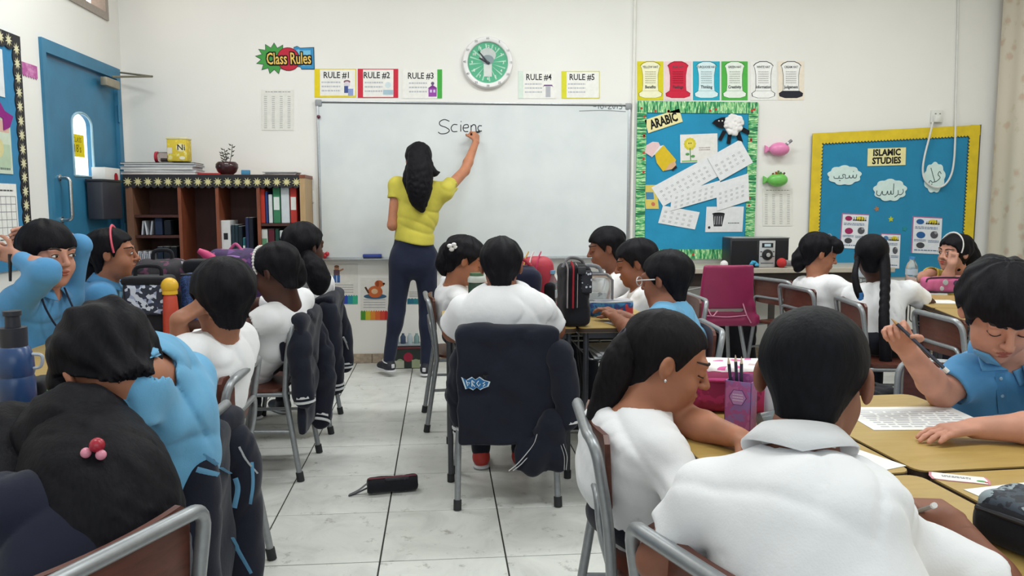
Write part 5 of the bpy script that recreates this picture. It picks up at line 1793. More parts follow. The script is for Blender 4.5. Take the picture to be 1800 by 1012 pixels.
stack(tx0, tx1, 5.68, 5.93, ZT, [(.018, 'c3c6cc', 0, 0), (.016, 'b4b8c0', .01, .03), (.02, 'd3d4d6', -.008, -.02), (.014, '9fa4b0', .012, .02), (.014, '2a2d36', -.004, .0)], '%s book of the wide stack on the bookcase left end', 'stack of large books on the bookcase')
zs = ZT + .084
tn = at(315, 262, 5.78)
tin = thing('yellow_tin', 'yellow printed tin standing on the book stack over the bookcase', 'tin', (tn[0], tn[1], zs))
th = .165
ymat = pattern_mat('yellow_tin_print', 'noise', [(0, 'd8bd3a'), (0.55, 'e3cc4c'), (0.62, 'eadf9a')], 30)
obj('tin_body', rbox((tn[0], tn[1], zs + th / 2 + .0005), (.068, .055, th / 2 - .004), .012), ymat, tin)
obj('tin_lid', rbox((tn[0], tn[1], zs + th - .002), (.07, .057, .007), .004), pm('cream_lid', 'd8cf9f', 0.4), tin)
a = Art(Plane((tn[0], tn[1] - .055, zs), (1, 0, 0), (0, 0, 1)), tin, .0015)
a.disc('badge', 'e9dfae', .028, .10, .032, .028); a.text('lettering', '27222a', 'Ni', .03, .10, .056, .0008); a.rect('picture', 'd8cfc0', -.062, .06, -.03, .10); a.disc('badge', 'e5e0c8', .035, .03, .02, .012); a.done()
tc = at(279, 271, 5.76)
jar = thing('jar', 'clear jar with a red lid lying on its side on the book stack', 'jar', (tc[0], tc[1], zs))
RY = roty(math.pi / 2)
obj('jar_body', lathe([(.001, 0), (.032, 0), (.034, .01), (.034, .08), (.028, .095), (.001, .095)], 20, (tc[0] + .0, tc[1], zs + .0375), RY), glass_mat('clear_jar', 'd9c9c6', .1), jar)
obj('jar_lid', lathe([(.001, 0), (.037, 0), (.037, .018), (.001, .02)], 20, (tc[0] - .021, tc[1], zs + .0375), RY), pm('red_lid', 'b3283a', 0.4), jar)
obj('jar_filling', rbox((tc[0] + .05, tc[1], zs + .018), (.035, .02, .012), .006), pm('dark_filling', '3a2a2c', 0.7), jar)
rf = at(370, 301, 5.74)
tag(obj('folder', rbox((rf[0], rf[1], ZT + .006), (.075, .05, .006), .003), pm('red_folder', 'b52b33', 0.5)), 'flat red folder on the bookcase left of the plant', 'folder')
pt = at(399, 295, 5.76)
pot = thing('potted_plant', 'dark glazed bowl with a small leafy sprig on the bookcase', 'plant', (pt[0], pt[1], ZT))
obj('bowl', lathe([(.001, .001), (.04, .001), (.062, .02), (.076, .05), (.074, .075), (.06, .09), (.055, .088), (.064, .07), (.06, .05), (.03, .06), (.001, .06)], 26, (pt[0], pt[1], ZT)), pm('dark_glaze', '3a2024', 0.18, 0.08), pot)
obj('soil', lathe([(.001, .06), (.058, .062), (.001, .068)], 16, (pt[0], pt[1], ZT)), pm('soil', '2c211c', 0.9), pot)
lf = pm('grey_green_leaf', '4f4c46', 0.6, 0.15)
random.seed(11)
for k in range(3):
    q = k * 2.1
    base = np.array([pt[0] + .012 * math.cos(q), pt[1] + .012 * math.sin(q), ZT + .06])
    tip = base + np.array([.03 * math.cos(q), .015 * math.sin(q), .15 - .03 * k])
    st = obj('stem', tube(smooth_path([base, (base + tip) / 2 + (.006, 0, 0), tip], 4), .0028, 5), lf, pot)
    for j in range(7):
        c_ = base + (tip - base) * (.35 + .1 * j)
        sgn = 1 if j % 2 else -1
        V = np.array([(0, 0, 0), (sgn * .014, 0, .010), (sgn * .026, .002, .014), (sgn * .016, .0, -.001), (sgn * .014, .004, .006)]) + c_
        obj('leaf', (V, [(0, 3, 2, 4), (0, 4, 2, 1)]), lf, st, smooth=0)
be = at(432, 300, 5.74)
tag(obj('small_block', rbox((be[0], be[1], ZT + .017), (.028, .02, .0165), .004), pm('blue_block', '3f86ad', 0.5)), 'small blue block on the bookcase right of the plant', 'block')
sx0, sx1 = float(at(466, 300, 5.8)[0]), float(at(524, 300, 5.8)[0])
stack(sx0, sx1, 5.70, 5.93, ZT, [(.008, 'c9cacc', 0, 0), (.008, '45484f', .006, .05), (.007, 'd0d0cf', 0, -.04)], '%s book of the flat pile on the bookcase right end', 'flat pile of books on the bookcase')
# =================================================================== PEOPLE
def unit(v):
    v = np.asarray(v, float)
    return v / (np.linalg.norm(v) + 1e-12)


def yawvec(deg):
    a = math.radians(deg)
    return np.array([math.sin(a), math.cos(a), 0.0])


def head_frame(yaw, pitch, roll):
    """rows: person's left, forward, up; yaw 0 looks along +y, 90 along +x; pitch > 0 looks down; roll > 0 tips towards the right shoulder"""
    f = yawvec(yaw)
    r = np.array([f[1], -f[0], 0.0])
    p = math.radians(pitch)
    F_ = f * math.cos(p) - np.array([0, 0, 1.0]) * math.sin(p)
    U_ = np.cross(r, F_)
    L_ = -r
    q = math.radians(roll)
    L2 = L_ * math.cos(q) + U_ * math.sin(q)
    U2 = U_ * math.cos(q) - L_ * math.sin(q)
    return np.array([L2, F_, U2])


def ik(S, W, la, lb, hint):
    """elbow for a two-bone arm, bent towards hint"""
    S, W = np.asarray(S, float), np.asarray(W, float)
    d = W - S
    D = np.linalg.norm(d)
    if D > (la + lb) * 0.999:
        return S + d * la / (la + lb)
    a = (la * la - lb * lb + D * D) / (2 * D)
    h = math.sqrt(max(la * la - a * a, 0))
    n = d / D
    hv = np.asarray(hint, float)
    hv = unit(hv - n * (hv @ n))
    return S + n * a + hv * h


def add_hand(F_, W, d, n, thumb, s, curl, tc=0.5, k=0.004, spread=1.0):
    """palm, four jointed fingers of unequal length, thumb from the side of the palm. d = finger direction, n = palm facing, thumb = thumb side"""
    W, d = np.asarray(W, float), unit(d)
    n = unit(np.asarray(n, float) - d * (np.asarray(n, float) @ d))
    t = np.cross(d, n)
    if t @ np.asarray(thumb, float) < 0: t = -t
    F_.rbox(W + d * 0.042 * s - n * .001, (0.044 * s, 0.035 * s, 0.0125 * s), 0.011 * s, np.array([d, t, n]), k=0.014)
    curl = [curl] * 4 if np.isscalar(curl) else curl
    tips = []
    for i, (off, ln) in enumerate(((0.027, .064), (0.009, .071), (-0.009, .066), (-0.026, .051))):
        b = W + (d * (0.082 - 0.004 * abs(i - 1)) + t * off) * s
        fan = (off / 0.027) * 0.10 * spread
        dirn = unit(d + t * fan)
        ang = 0.0
        p = b - dirn * 0.012 * s
        for seg, (fr, mx) in enumerate(((0.46, 75), (0.30, 95), (0.24, 60))):
            ang += math.radians(mx) * curl[i] + (0.06 if seg else 0)
            q = b + (dirn * math.cos(ang) + n * math.sin(ang)) * ln * fr * s
            r0, r1 = ((.0088, .0080), (.0080, .0073), (.0073, .0062))[seg]
            F_.cone(p if seg == 0 else b, q, r0 * s, r1 * s, k=k)
            b = q
        tips.append(b)
    b = W + (d * 0.020 + t * 0.026 + n * .004) * s
    for ln, dr, r0, r1 in ((0.040, d * (.62 - .1 * tc) + t * .72 + n * (.25 + .5 * tc), .0125, .0098), (0.030, d * (.85 - .2 * tc) + t * (.42 - .6 * tc) + n * (.15 + .6 * tc), .0095, .0085), (0.024, d * (.9 - .2 * tc) + t * (.25 - .85 * tc) + n * (.1 + .6 * tc), .0085, .0066)):
        q = b + unit(dr) * ln * s
        F_.cone(b, q, r0 * s, r1 * s, k=0.006)
        b = q
    tips.append(b)
    return tips


def add_head(F_, H, M, s, NB, neck_r=0.044, face=True):
    P = lambda x, y, z: H + s * (np.array([x, y, z]) @ M)
    E = lambda c, r, k=0.015, op='add', R=None: F_.ell(P(*c), np.array(r) * s, M if R is None else R, k * s, op)
    F_.cone(P(0, -.020, -.050), np.asarray(NB) - (0, 0, 0.01), neck_r * s, (neck_r + .006) * s, k=0.03)
    E((0, -.012, .028), (.069, .086, .073))
    E((0, .026, -.028), (.057, .055, .074), 0.02)
    E((0, .036, -.070), (.041, .038, .033), 0.03)
    E((0, .062, -.088), (.017, .014, .014), 0.02)
    for x in (-1, 1): E((x * .033, .050, -.036), (.024, .023, .026), 0.02)
    if face:
        F_.cone(P(-.034, .070, .022), P(.034, .070, .022), .013 * s, .013 * s, 0.012 * s)
        for x in (-1, 1):
            E((x * .030, .093, .006), (.017, .016, .011), 0.012, 'cut')
            E((x * .030, .0705, .004), (.0135, .0125, .0115), 0.006)
        F_.cone(P(0, .080, .012), P(0, .099, -.021), .0065 * s, .0095 * s, 0.012 * s)
        E((0, .0995, -.0235), (.0095, .009, .008), 0.006)
        for x in (-1, 1): E((x * .0105, .089, -.026), (.0065, .008, .0062), 0.006)
        E((0, .0815, -.0495), (.021, .0095, .006), 0.006); E((0, .0795, -.0595), (.018, .0095, .0068), 0.006)
        E((0, .0955, -.0543), (.023, .010, .0016), 0.002, 'cut')
    for x in (-1, 1):
        q = math.radians(22 * x)
        R = np.array([[math.cos(q), math.sin(q), 0], [-math.sin(q), math.cos(q), 0], [0, 0, 1]]) @ M
        E((x * .073, -.010, -.004), (.0085, .0165, .0265), 0.006, 'add', R)
        E((x * .082, -.004, .000), (.0065, .0095, .016), 0.005, 'cut', R)


HAIRLINE = {
    'boy': ([-.12, -.06, -.042, -.03, -.012, .004, .014, .030, .050, .075, .10], [-.094, -.090, -.080, -.045, .016, .018, -.022, .012, .040, .050, .052]),
    'fringe': ([-.12, -.06, -.042, -.03, -.012, .004, .014, .030, .050, .075, .10], [-.094, -.092, -.084, -.052, .005, .01, -.035, .005, .022, .026, .026]),
    'girl': ([-.12, -.06, -.042, -.03, -.012, .004, .014, .030, .050, .075, .10], [-.090, -.086, -.074, -.040, .012, .012, -.015, .020, .050, .062, .064]),
    'long': ([-.12, -.06, -.03, .0, .010, .022, .040, .055, .075, .10], [-.14, -.14, -.14, -.13, -.10, -.04, .02, .045, .055, .058]),
}


def hair_field(H, M, s, style='boy', vol=0.0, lump=0.0035, seed=0, top=0.0, lean=0.0):
    ys, zs = HAIRLINE[style]
    r = np.array([.079 + vol, .098 + vol, .080 + vol + top])
    rg_ = np.random.default_rng(seed)
    ph = rg_.uniform(0, 6.28, 6)
    F_ = Field()
    Rm = 0.19 * s

    def fn(X, Y, Z):
        x, y, z = X - H[0], Y - H[1], Z - H[2]
        q = [(x * M[i, 0] + y * M[i, 1] + z * M[i, 2]) / s for i in range(3)]
        a, b, c = q[0], q[1] + .016, q[2] - .032 - top * .3
        k0 = np.sqrt((a / r[0]) ** 2 + (b / r[1]) ** 2 + (c / r[2]) ** 2) + 1e-6
        k1 = np.sqrt((a / r[0] ** 2) ** 2 + (b / r[1] ** 2) ** 2 + (c / r[2] ** 2) ** 2) + 1e-6
        d = k0 * (k0 - 1) / k1
        tz = np.clip((.01 - q[2]) / .095, 0, 1)                       # hair running down the nape
        d2 = np.sqrt(q[0] ** 2 + (q[1] + .030 + .004 * tz) ** 2 + np.maximum(-.085 - q[2], 0) ** 2 + np.maximum(q[2] - .01, 0) ** 2) - (.063 + vol * .3 - .026 * tz)
        d = smin(d, d2, .02)
        az = np.arctan2(a, b + .02)
        d = d + lump * (np.sin(az * 7 + ph[0] + c * 40) * .5 + np.sin(az * 13 + ph[1]) * .35 + np.sin(a * 90 + ph[2]) * np.sin(c * 80 + ph[3]) * .6) * np.clip(1.2 - np.abs(c) * 4, .3, 1)
        zb = np.interp(q[1], ys, zs) + lean * q[0] + lump * .9 * np.sin(az * 23 + ph[4])
        cut = (zb - q[2]) * 0.75
        kk = .008
        h = np.maximum(kk - np.abs(d - cut), 0) / kk
        return (np.maximum(d, cut) + h * h * kk * .25) * s
    F_.func(H - Rm, H + Rm, fn)
    return F_


HAIR = hair_mat('black_hair', '141318')
HAIR_B = hair_mat('soft_black_hair', '121217')
HAIR_G = hair_mat('very_dark_brown_hair', '171518')
WHITE = cloth_mat('white_polo_cotton', 'e7e7ea', 0.02)
BLUE = cloth_mat('light_blue_polo_cotton', '68a4cb', 0.04)
BLUE2 = cloth_mat('mid_blue_polo_cotton', '5592c2', 0.04)
YELLOW = cloth_mat('yellow_tee_cotton', 'c9bd4f', 0.05)
YELLOW2 = cloth_mat('soft_yellow_cotton', 'd8bf55', 0.05)
NAVY = cloth_mat('navy_cloth', '1d2030', 0.08)
NAVY2 = cloth_mat('navy_jersey', '1b1d27', 0.08)
DENIM = cloth_mat('navy_denim', '1d2236', 0.08)
EYE_W = pm('eye_white', 'd8d4d0', 0.3, 0.01)
IRIS = pm('dark_iris', '2a1a14', 0.2, 0.02)
BROW = pm('dark_brow', '2a201e', 0.8)
SHOE = pm('dark_shoe', '23232b', 0.5, 0.05)
SOLE = pm('white_sole', 'c9c9cb', 0.6)


class Person:
    pass


def person(label, H, hd, NB, PV, ty, skin, shirt, hair='boy', hs=1.0, shw=0.135, bulk=1.0, arms=None, legs='sit', vol=0.0, top=0.0, lump=0.0035, hair_m=None,
           sleeve=0.62, lens=(0.215, 0.19), h=0.0065, hf=0.0045, hand_h=0.004, eyes=None, collar=True, seed=0, tails=(), slouch=0.03, neck_up=0.0, collar_lift=0.0, sh=None, trousers=None, neck_open=0.05,
           fold=0.0035, lip='9c5a50', sh_tilt=0.0, hem=None, feet=None, shoe=None, hand_s=0.84, hairline_lean=0.0, cap=True, sole_col=None, tr_h=0.011, neck_r=0.044, collar_m=None, fine_hands=True):
    H, NB, PV = (np.asarray(q, float) for q in (H, NB, PV))
    M = head_frame(*hd)
    t = thing('person', label, 'person', (PV[0], PV[1], 0.0))
    fw = yawvec(ty)
    left = np.array([-fw[1], fw[0], 0.0])
    up = unit(NB - PV)
    lat = unit(left - up * (left @ up) + np.array([0, 0, 1]) * sh_tilt)
    S = {'L': NB + lat * shw - up * 0.035, 'R': NB - lat * shw - up * 0.035}
    if sh:
        for k_ in sh: S[k_] = np.asarray(sh[k_], float)
    back = unit(np.cross(lat, up))                                     # points backwards or forwards; fix
    if back @ fw > 0: back = -back
    mid = PV + (NB - PV) * 0.48 + back * slouch
    chest = PV + (NB - PV) * 0.78 + back * slouch * 0.7
    B = bulk
    body = Field()
    body.ecap(PV, mid, lat, .105 * B, .075 * B, .100 * B, .07 * B, k=.03).ecap(mid, chest, lat, .100 * B, .07 * B, .112 * B, .075 * B, k=.03)
    body.cone(S['L'], S['R'], .042, .042, k=.04)
    add_head(body, H, M, hs, NB, neck_r)
    A = {}
    la, lb = lens
    fines = [(H - .135 * hs, H + .135 * hs, hf)]
    for k_ in 'LR':
        a = (arms or {}).get(k_, {})
        Sg = lat if k_ == 'L' else -lat
        W = np.asarray(a.get('w', S[k_] + fw * .28 - np.array([0, 0, .17]) + Sg * .02), float)
        E_ = np.asarray(a['e'], float) if 'e' in a else ik(S[k_], W, la, lb, a.get('hint', Sg * .8 - np.array([0, 0, .8])))
        A[k_] = (S[k_], E_, W)
        ar = a.get('r', 1.0)
        body.cone(S[k_], E_, .042 * ar, .035 * ar, k=.02)
        body.chain([E_, E_ + (W - E_) * .3, W], [.0345 * ar, .035 * ar, .0235 * ar], k=.015)
        d = np.asarray(a.get('d', unit(W - E_)), float)
        if a.get('hand', True):
            n = np.asarray(a.get('n', (0, 0, -1)), float)
            th = np.asarray(a.get('t', -Sg), float)
            A[k_ + 'tips'] = add_hand(body, W + unit(d) * .006, d, n, th, hand_s, a.get('curl', 0.25), a.get('tc', 0.4), spread=a.get('spread', 1.0))
            hc = W + unit(d) * .07 * hand_s
            if fine_hands: fines.append((hc - .105 * hand_s, hc + .105 * hand_s, hand_h))
    bV, bF = body.mesh(h, fines)
    b = obj('body', (bV, bF), skin, t, smooth=180)
    # --- face details
    P = lambda x, y, z: H + hs * (np.array([x, y, z]) @ M)
    if eyes:
        from mathutils.bvhtree import BVHTree
        nearF = bF[(np.abs(bV[bF[:, 0]] - H).max(1) < .13 * hs)]
        bvh = BVHTree.FromPolygons([Vector(v) for v in bV], [tuple(int(i) for i in q) for q in nearF])

        def on_face(x, z, lift=0.0):
            hit = bvh.ray_cast(Vector(P(x, .2, z)), Vector(-M[1]))
            return np.array(hit[0]) + M[1] * lift * hs if hit[0] is not None else P(x, .085, z)
        for x in (-1, 1):
            if eyes == 'open':
                V, F2 = ball((0, 0, 0), (.0125 * hs, .0075 * hs, .0062 * hs), 12, 8)
                obj('eye', (V @ M + P(x * .030, .0775, .004), F2), EYE_W, b)
                V, F2 = ball((0, 0, 0), (.0056 * hs, .003 * hs, .0058 * hs), 10, 6)
                obj('iris', (V @ M + P(x * .030 + .002, .0832, .0045), F2), IRIS, b)
                obj('eyelash', tube([P(x * (.030 + q), .0825 - 30 * q * q, .0105 - 35 * q * q) for q in np.linspace(-.0125, .0125, 7)], .0018 * hs, 5), BROW, b)
            else:
                obj('eyelash', tube([on_face(x * (.030 + q), -.0035 + 18 * q * q, .0006) for q in np.linspace(-.0125, .0125, 7)], .0019 * hs, 5), BROW, b)
            obj('eyebrow', tube([on_face(x * q, .0225 + .0075 * math.sin((q - .012) / .036 * 2.6), .0005) for q in np.linspace(.012, .048, 9)], [.0022 * hs] + [.0034 * hs] * 7 + [.0016 * hs], 6), BROW, b)
        lp = Field()
        lp.ell(P(0, .0822, -.0497), np.array([.0195, .0095, .0055]) * hs, M, .003); lp.ell(P(0, .0802, -.0594), np.array([.0165, .0095, .0062]) * hs, M, .003)
        lp.ell(P(0, .0955, -.0543), np.array([.023, .010, .0015]) * hs, M, .001, 'cut')
        obj('lips', lp.mesh(.0022), ink(lip), b, smooth=180)
    # --- hair
    hm = hair_m or HAIR
    if cap:
        hfld = hair_field(H, M, hs, hair, vol, lump, seed, top, hairline_lean)
        obj('hair', hfld.mesh(.0045), hm, t, smooth=180)
    for nm, pts, rs in tails:
        tf = Field()
        pts = smooth_path(pts, 4)
        rr = np.interp(np.linspace(0, 1, len(pts)), np.linspace(0, 1, len(rs)), rs)
        tf.chain(pts, list(rr), k=.01)
        wv = folds(.0022, 4.0, seed + 3)
        tf.warp = wv
        obj(nm, tf.mesh(.006), hm, t, smooth=180)
    # --- shirt
    sf = Field()
    w = .013
    hipw = .128 * B
    sf.ecap(PV - up * .02, mid, lat, hipw, .098 * B, .122 * B, .094 * B, k=.03).ecap(mid, chest, lat, .122 * B, .094 * B, .131 * B, .094 * B, k=.04)
    sf.cone(S['L'], S['R'], .047, .047, k=.03)
    for k_ in 'LR':
        sf.cone(chest + (S[k_] - NB) * .45, S[k_], .074 * B ** .5, .048, k=.035)
        sf.cone(NB - up * .018, S[k_], .044, .047, k=.035)
        S_, E_, W = A[k_]
        g = Field()
        ar = (arms or {}).get(k_, {}).get('r', 1.0)
        ln = (arms or {}).get(k_, {}).get('sl', sleeve)
        hol = (arms or {}).get(k_, {}).get('hollow', ar < 1.15)
        if ln <= 1:
            end = S_ + (E_ - S_) * ln
            dv = unit(E_ - S_)
            g.cone(S_, end + dv * .05, .051 * ar, .060 * ar, k=.02)
            g.plane(end, dv, .004)
            if hol: g.cone(end - dv * .02, end + dv * .06, .044 * ar, .046 * ar, .004, 'cut')
        else:
            end = E_ + (W - E_) * (ln - 1)
            dv = unit(W - E_)
            g.cone(S_, E_, .055 * ar, .050 * ar, k=.02).cone(E_, end + dv * .04, .050 * ar, .036 * ar, k=.02)
            g.plane(end, dv, .004) if (end - S_) @ dv > 0.05 or True else None
            g2 = Field(); g2.cone(S_, E_, .050 * ar, .045 * ar); g2.cone(E_, end, .045 * ar, .034 * ar, k=.02); g = g2
        sf.sub(g, k=.022)
    nt_ = P(0, -.020, -.060)
    ax = unit(unit(nt_ - NB) * .55 + up * .45)
    if neck_up:
        ax = unit(nt_ - NB)
        sf.cone(NB - ax * .03, NB + ax * neck_up, .085, .070, k=.04)
    sf.cone(NB + ax * .012, NB + ax * .12, neck_open * hs, (neck_open + .01) * hs, .008, 'cut')
    hp = PV - up * .075 if hem is None else np.asarray(hem, float)
    sf.plane(hp, -up, .006)
    sf.warp = folds(fold, 1.0, seed)
    so = obj('shirt', sf.mesh(max(h, .006)), shirt, t, smooth=180)
    if collar:
        # folded polo collar around the neck
        cu, cl = unit(ax * .6 + up * .4), None
        cfw = unit(fw - cu * (fw @ cu)); cl = np.cross(cu, cfw)
        V, F2 = [], []
        nn = 30
        g0 = math.radians(20)
        for i in range(nn + 1):
            q = g0 + (2 * math.pi - 2 * g0) * i / nn
            cs, sn = math.cos(q), math.sin(q)
            dirn = cfw * cs + cl * sn
            fr = max(cs, 0)
            for r_, h_ in ((.050, .004 - .012 * fr), (.0505, .030 - .024 * fr), (.054, .0345 - .026 * fr), (.060, .029 - .026 * fr), (.079 + .014 * fr, -.010 + .020 * abs(sn) - .022 * fr)):
                V.append(NB + (dirn * (r_ + collar_lift * .35) * (neck_open / .05) + cu * (h_ + .006 + collar_lift)) * (.5 + .5 * hs))
        m_ = 5
        for i in range(nn):
            for j in range(m_ - 1):
                F2.append((i * m_ + j, (i + 1) * m_ + j, (i + 1) * m_ + j + 1, i * m_ + j + 1))
        co = obj('collar', (np.array(V), F2), collar_m or shirt, t, smooth=60)
        sm = co.modifiers.new('thickness', 'SOLIDIFY'); sm.thickness = .0035; sm.offset = 0
    # --- legs
    tf = Field()
    trm = trousers or NAVY2
    tops = {}
    if legs == 'sit':
        for k_, sg in (('L', 1), ('R', -1)):
            hip = PV + left * sg * .065 - (0, 0, .01)
            kn = np.asarray(feet[k_][0], float) if feet and k_ in feet else hip + fw * .30 + left * sg * .025 + (0, 0, -PV[2] + .465)
            an = np.asarray(feet[k_][1], float) if feet and k_ in feet else np.array([kn[0] - fw[0] * .03, kn[1] - fw[1] * .03, .085])
            tf.cone(hip, kn, .072 * B ** .5, .052, k=.03).cone(kn, an, .05, .042, k=.02)
            tops[k_] = (an, fw)
        tf.ell(PV, (.125 * B, .125 * B, .075), k=.03)
    else:
        for k_ in 'LR':
            hip, kn, an, fd = [np.asarray(q, float) for q in legs[k_]]
            tf.cone(hip, kn, .088, .058, k=.03).cone(kn, an, .056, .04, k=.02)
            tf.ell(kn + (an - kn) * .25 + unit(-fd) * .015, (.052, .052, .09), k=.03)
            tops[k_] = (an, fd)
        tf.ecap(PV + up * .05, PV - up * .10, lat, .135, .098, .150, .112, k=.03)
    tf.warp = folds(.003, 1.0, seed + 9)
    obj('trousers', tf.mesh(tr_h), trm, t, smooth=180)
    for k_ in tops:
        an, fd = tops[k_]
        fd = unit(np.array([fd[0], fd[1], 0]))
        z0 = an[2] - .085
        q = np.array([an[0], an[1], z0])
        sd = np.cross(fd, (0, 0, 1.0))
        sf2 = Field()
        sf2.ecap(q + fd * -.02 + (0, 0, .042), q + fd * .11 + (0, 0, .032), sd, .036, .036, .036, .026, k=.02).cone(q + (0, 0, .05), q + (0, 0, .09), .036, .038, k=.02)
        sf2.plane(q + (0, 0, .012), (0, 0, -1), .002)
        shoe_o = obj('shoe', sf2.mesh(.006), shoe or SHOE, t, smooth=180)
        sl2 = Field()
        sl2.ecap(q + fd * -.022 + (0, 0, .010), q + fd * .115 + (0, 0, .010), sd, .040, .012, .040, .012, k=.01, cap=.04)
        sl2.plane(q + (0, 0, .0005), (0, 0, -1), .001)
        obj('sole', sl2.mesh(.006), sole_col or SOLE, shoe_o, smooth=180)
    p = Person()
    p.t, p.A, p.P, p.M, p.H, p.S, p.NB, p.lat, p.fw, p.hs, p.body = t, A, P, M, H, S, NB, lat, fw, hs, b
    return p


def hair_band(p, label, mat, y=.02, r=.0055, tilt=0.15, vol=0.004, beads=False):
    pts = []
    for q in np.linspace(math.radians(-15), math.radians(195), 24):
        x, z = (.0815 + vol) * math.cos(q), (.0875 + vol) * math.sin(q)
        yy = y - tilt * (z - .03)
        sh_ = math.sqrt(max(0.1, 1 - ((yy + .016) / .1) ** 2))
        pts.append(p.P(x * sh_, yy, .032 + z * sh_))
    if beads:
        o = obj('hair_band', [ball(q, r * 1.3, 8, 6) for q in pts[::1]] + [tube(pts, r * .5, 6)], mat, p.t)
        o['kind'] = 'stuff'
    else:
        o = obj('hair_band', tube(pts, r, 8, flat=0.6), mat, p.t, smooth=60)
    if label: o['label'] = label
    return o


def tail_pts(p, *loc):
    return [p.P(*q) for q in loc]
SK_T = skin_mat('teacher_skin', 'b97c5e')
SK_PALE = skin_mat('pale_skin', 'c48d78')
SK_TAN = skin_mat('tan_skin', 'a87056')
SK_MID = skin_mat('mid_brown_skin', '8d5a45')
SK_DEEP = skin_mat('deep_brown_skin', '4a2c23')
SK_BROWN = skin_mat('brown_skin', '865745')
LED = lambda *p: np.array(at(*p))

# ---- teacher
ty_ = 5.52
pT = person('adult with long black hair in yellow top and navy jeans writing on the whiteboard', at(737, 283, ty_), (12, 4, 0), at(741, 322, ty_), at(727, 436, ty_), 8, SK_T, YELLOW,
    hair='long', hs=1.08, shw=.165, bulk=1.12, lens=(.27, .24), collar=False, sleeve=.40, slouch=.0, vol=.004, seed=1, neck_open=.055, hand_s=.98, fold=.004, hem=at(727, 427, ty_) , shoe=pm('black_canvas', '20222c', .7, .05),
    arms={'R': dict(w=at(836, 251, 5.86), e=at(817, 300, 5.70), d=np.array([.05, .55, .75]), n=(-.75, .5, -.4), t=(-.1, -.5, .8), curl=.75, tc=.8, sl=.36),
          'L': dict(e=at(690, 396, 5.50), w=at(703, 375, 5.72), d=(.5, .7, .3), n=(.8, -.4, 0), curl=.4, sl=.34)},
    legs={'L': (at(707, 452, ty_), at(697, 545, ty_ + .02), at(684, 632, 5.52), (-.55, .85, 0)), 'R': (at(748, 452, ty_), at(752, 548, ty_ + .02), at(749, 638, 5.50), (.25, .95, 0))}, trousers=DENIM,
    tails=[('long_hair', [at(737, 268, ty_ - .06), at(738, 300, ty_ - .115), at(737, 330, ty_ - .135), at(737, 352, ty_ - .13), at(743, 371, ty_ - .125)], [.075, .088, .085, .06, .012]),
           ('hair_lock', [at(752, 285, ty_ - .07), at(760, 303, ty_ - .10), at(773, 302, ty_ - .07)], [.03, .03, .006]),
           ('hair_lock', [at(722, 290, ty_ - .06), at(717, 315, ty_ - .10), at(722, 345, ty_ - .12)], [.03, .035, .015])])
tp = pT.A['Rtips']
mk = thing('marker_pen', 'black marker held against the whiteboard by the teacher', 'marker', (np.array(tp[1]) + tp[4]) / 2)
mc_ = (np.array(tp[0]) + tp[4]) / 2
tip = np.array(at(846, 230, WALL_Y - .021))
obj('barrel', tube([mc_ - unit(tip - mc_) * .015, tip - unit(tip - mc_) * .02], .0075, 10), blackp, mk); obj('nib', tube([tip - unit(tip - mc_) * .022, tip], [.005, .002], 8), pm('marker_nib', '16161a', .6), mk)
# belt sliver and white heel patches
shoes_t = [o for o in pT.t.children if o.name.startswith('shoe')]
for so_, q, fd in zip(shoes_t, (at(684, 632, 5.52), at(749, 638, 5.50)), (unit((-.55, .85, 0)), unit((.25, .95, 0)))):
    sd = np.cross(fd, (0, 0, 1.0)); z0 = q[2] - .085
    obj('white_piping', tube([np.array([q[0], q[1], z0]) + fd * (.006 + .046 * math.cos(t_)) + sd * .040 * math.sin(t_) + np.array([0, 0, .074 + .012 * math.cos(t_)]) for t_ in np.linspace(0, 6.283, 20)[:-1]], .0045, 6, closed=True), SOLE, so_, smooth=60)
    obj('heel_patch', rbox(np.array([q[0], q[1], z0 + .048]) - fd * .054, (.012, .004, .014), .003, 1, rotz(math.atan2(-fd[0], fd[1]))), SOLE, so_)

# ---- left row
p2 = person('girl in light blue long sleeved top with both arms raised behind her head', at(86, 446, 3.2), (122, 6, 0), at(78, 512, 3.22), (-1.60, 3.22, .48), 105, SK_PALE, BLUE2, hair='fringe', hs=1.12, vol=.006, eyes='open', seed=2, h=.006,
    arms={'R': dict(e=at(80, 478, 2.98), w=at(28, 452, 3.08), d=unit(at(8, 446, 3.08) - at(28, 452, 3.08)), n=(.2, .8, .1), t=(0, 0, 1), curl=.8, sl=1.75, r=1.1),
          'L': dict(e=at(141, 432, 3.33), w=at(62, 405, 3.36), d=unit(at(30, 412, 3.3) - at(62, 405, 3.36)), n=(.2, -.7, -.2), t=(0, 0, -1), curl=.2, sl=1.25)},
    tails=[('ponytail', [at(60, 432, 3.28), at(40, 437, 3.30), at(18, 441, 3.26)], [.05, .04, .012])])
hp_ = obj('lanyard', tube(smooth_path([p2.P(-.045, .02, -.115), p2.P(-.06, .075, -.17), p2.P(-.03, .10, -.24), p2.P(.02, .11, -.27)], 5) , .004, 6), NAVY, p2.t)
hp2 = obj('lanyard', tube(smooth_path([p2.P(.03, .04, -.115), p2.P(.02, .09, -.16), p2.P(.035, .115, -.22)], 5), .004, 6), NAVY, p2.t)
pen_ = np.array(at(18, 456, 3.05))
tag(obj('hair_clip_stick', tube([pen_ + (0, 0, .02), pen_ + (-.01, .01, -.08)], [.007, .005], 8), blackp), 'thin black stick held in the raised hand of the girl by the left wall', 'stick')

